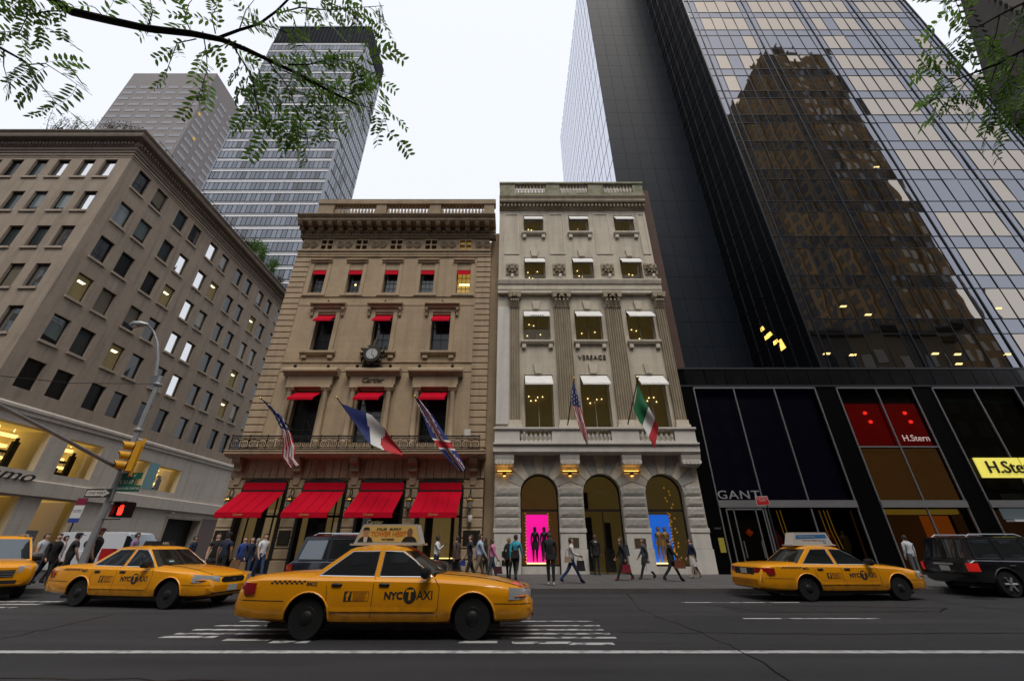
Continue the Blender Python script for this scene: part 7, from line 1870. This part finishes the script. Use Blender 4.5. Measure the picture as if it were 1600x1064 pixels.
T = 2.6
nl = honey_locust('feathery leaved street tree whose long bough crosses the upper left sky', [(-5.2, -.9, 0.15), (-5.15, -.85, 2.0), (-5.0, -.7, 3.6), (-4.8, -.5, 5.2)],
  [([(-5.0, -.7, 3.6), (-4.2, .1, 4.2)], [(-40, -60, 2.9), (75, -5, T), (110, 18, T), (170, 32, T), (230, 45, T), (300, 53, T), (345, 62, T), (385, 78, T), (415, 92, T), (470, 118, T), (520, 145, T), (560, 165, T)], .034, .006),
   ([], [(340, 60, T), (372, 48, T), (405, 38, T), (432, 18, T), (455, -5, T), (480, -40, T)], .010, .005),
   ([(-4.8, -.5, 4.6), (-4.0, .3, 4.6)], [(-60, 30, 2.8), (0, 75, T), (40, 97, T)], .016, .006)],
  [([(362, 68, T), (380, 92, T - .05), (393, 122, T - .1), (398, 150, T - .1), (408, 180, T - .1), (425, 205, T - .1)], .006, 1.1),
   ([(322, 57, T), (318, 80, T), (320, 105, T), (312, 130, T), (322, 160, T)], .004, .9), ([(300, 53, T), (280, 70, T), (268, 100, T), (262, 118, T)], .004, .7),
   ([(415, 92, T), (440, 120, T), (455, 150, T), (465, 185, T), (470, 225, T)], .005, 1.2), ([(400, 100, T + .1), (415, 140, T + .1), (430, 170, T + .1), (450, 200, T + .1), (480, 215, T + .1)], .005, 1.3),
   ([(470, 118, T), (490, 130, T), (505, 160, T), (512, 190, T)], .005, 1.4), ([(450, 105, T - .1), (480, 95, T - .1), (520, 90, T - .1), (555, 100, T - .1), (590, 115, T - .1)], .005, 1.3),
   ([(500, 135, T), (540, 140, T), (575, 150, T), (600, 165, T)], .004, 1.2), ([(560, 165, T), (585, 172, T), (600, 185, T), (605, 200, T)], .003, 1.2),
   ([(440, 105, T + .15), (470, 130, T + .15), (500, 145, T + .15), (530, 160, T + .15), (545, 150, T + .15)], .004, 1.5),
   ([(405, 38, T), (440, 50, T), (470, 60, T), (490, 85, T)], .004, 1.0), ([(432, 18, T), (470, 12, T), (510, 14, T), (560, 10, T), (600, 12, T)], .005, 1.2), ([(455, -5, T), (500, -2, T), (545, 20, T), (575, 40, T), (595, 60, T)], .004, 1.0),
   ([(230, 45, T), (238, 20, T), (235, -5, T), (245, -30, T)], .004, .9), ([(110, 18, T), (85, 25, T), (50, 30, T), (20, 40, T), (-10, 50, T)], .005, 1.3), ([(60, -20, T), (40, 5, T), (60, 25, T), (75, 50, T)], .004, 1.2), ([(300, 53, T), (285, 25, T), (290, 0, T), (310, -20, T)], .004, .8), ([(340, 60, T), (330, 25, T), (350, -5, T)], .004, .9), ([(372, 48, T), (385, 15, T), (400, -10, T)], .004, .9),
   ([(40, 97, T), (55, 118, T), (70, 140, T), (90, 165, T), (110, 175, T)], .004, .9), ([(40, 97, T), (75, 105, T), (110, 125, T), (140, 145, T)], .004, .8), ([(0, 75, T), (5, 100, T), (8, 125, T)], .004, .9), ([(170, 32, T), (150, 12, T), (125, -5, T)], .004, .6)], 5, T)
nr = honey_locust('feathery leaved street tree hanging over the upper right corner', [(5.6, -.9, .15), (5.55, -.85, 2.2), (5.4, -.6, 3.8), (5.2, -.3, 5.4)],
  [([(5.4, -.6, 3.8), (4.6, .2, 4.0)], [(1640, 60, 2.9), (1600, 78, 2.8), (1560, 100, 2.8), (1520, 115, 2.8), (1495, 125, 2.8)], .016, .005), ([(5.2, -.3, 4.6), (4.7, .3, 4.4)], [(1660, -10, 2.9), (1600, 5, 2.8), (1560, 25, 2.8), (1530, 42, 2.8)], .014, .005)],
  [([(1530, 42, 2.8), (1510, 35, 2.8), (1495, 10, 2.8), (1490, -15, 2.8)], .004, 1.1), ([(1530, 42, 2.8), (1500, 55, 2.8), (1482, 75, 2.8), (1460, 95, 2.8)], .004, 1.2), ([(1495, 125, 2.8), (1475, 140, 2.8), (1455, 158, 2.8), (1445, 165, 2.8)], .004, 1.4), ([(1520, 115, 2.8), (1500, 140, 2.8), (1480, 165, 2.8)], .004, 1.5), ([(1560, 100, 2.8), (1550, 130, 2.8), (1545, 160, 2.8), (1548, 200, 2.8)], .004, 1.4), ([(1590, 85, 2.8), (1575, 120, 2.8), (1570, 160, 2.8), (1565, 205, 2.8)], .004, 1.2), ([(1560, 25, 2.8), (1555, 60, 2.8), (1540, 85, 2.8)], .004, 1.2), ([(1600, 5, 2.8), (1590, 40, 2.8), (1580, 70, 2.8)], .004, 1.3), ([(1495, 125, 2.8), (1465, 115, 2.8), (1450, 100, 2.8)], .004, .9), ([(1600, 78, 2.8), (1610, 130, 2.8), (1600, 180, 2.8)], .004, 1.2), ([(1490, 10, 2.8), (1460, 3, 2.8), (1440, 0, 2.8)], .003, 1.0)], 9, 2.8)
print('leaves', nl, nr)
bpy.data.scenes.remove(_tmp)
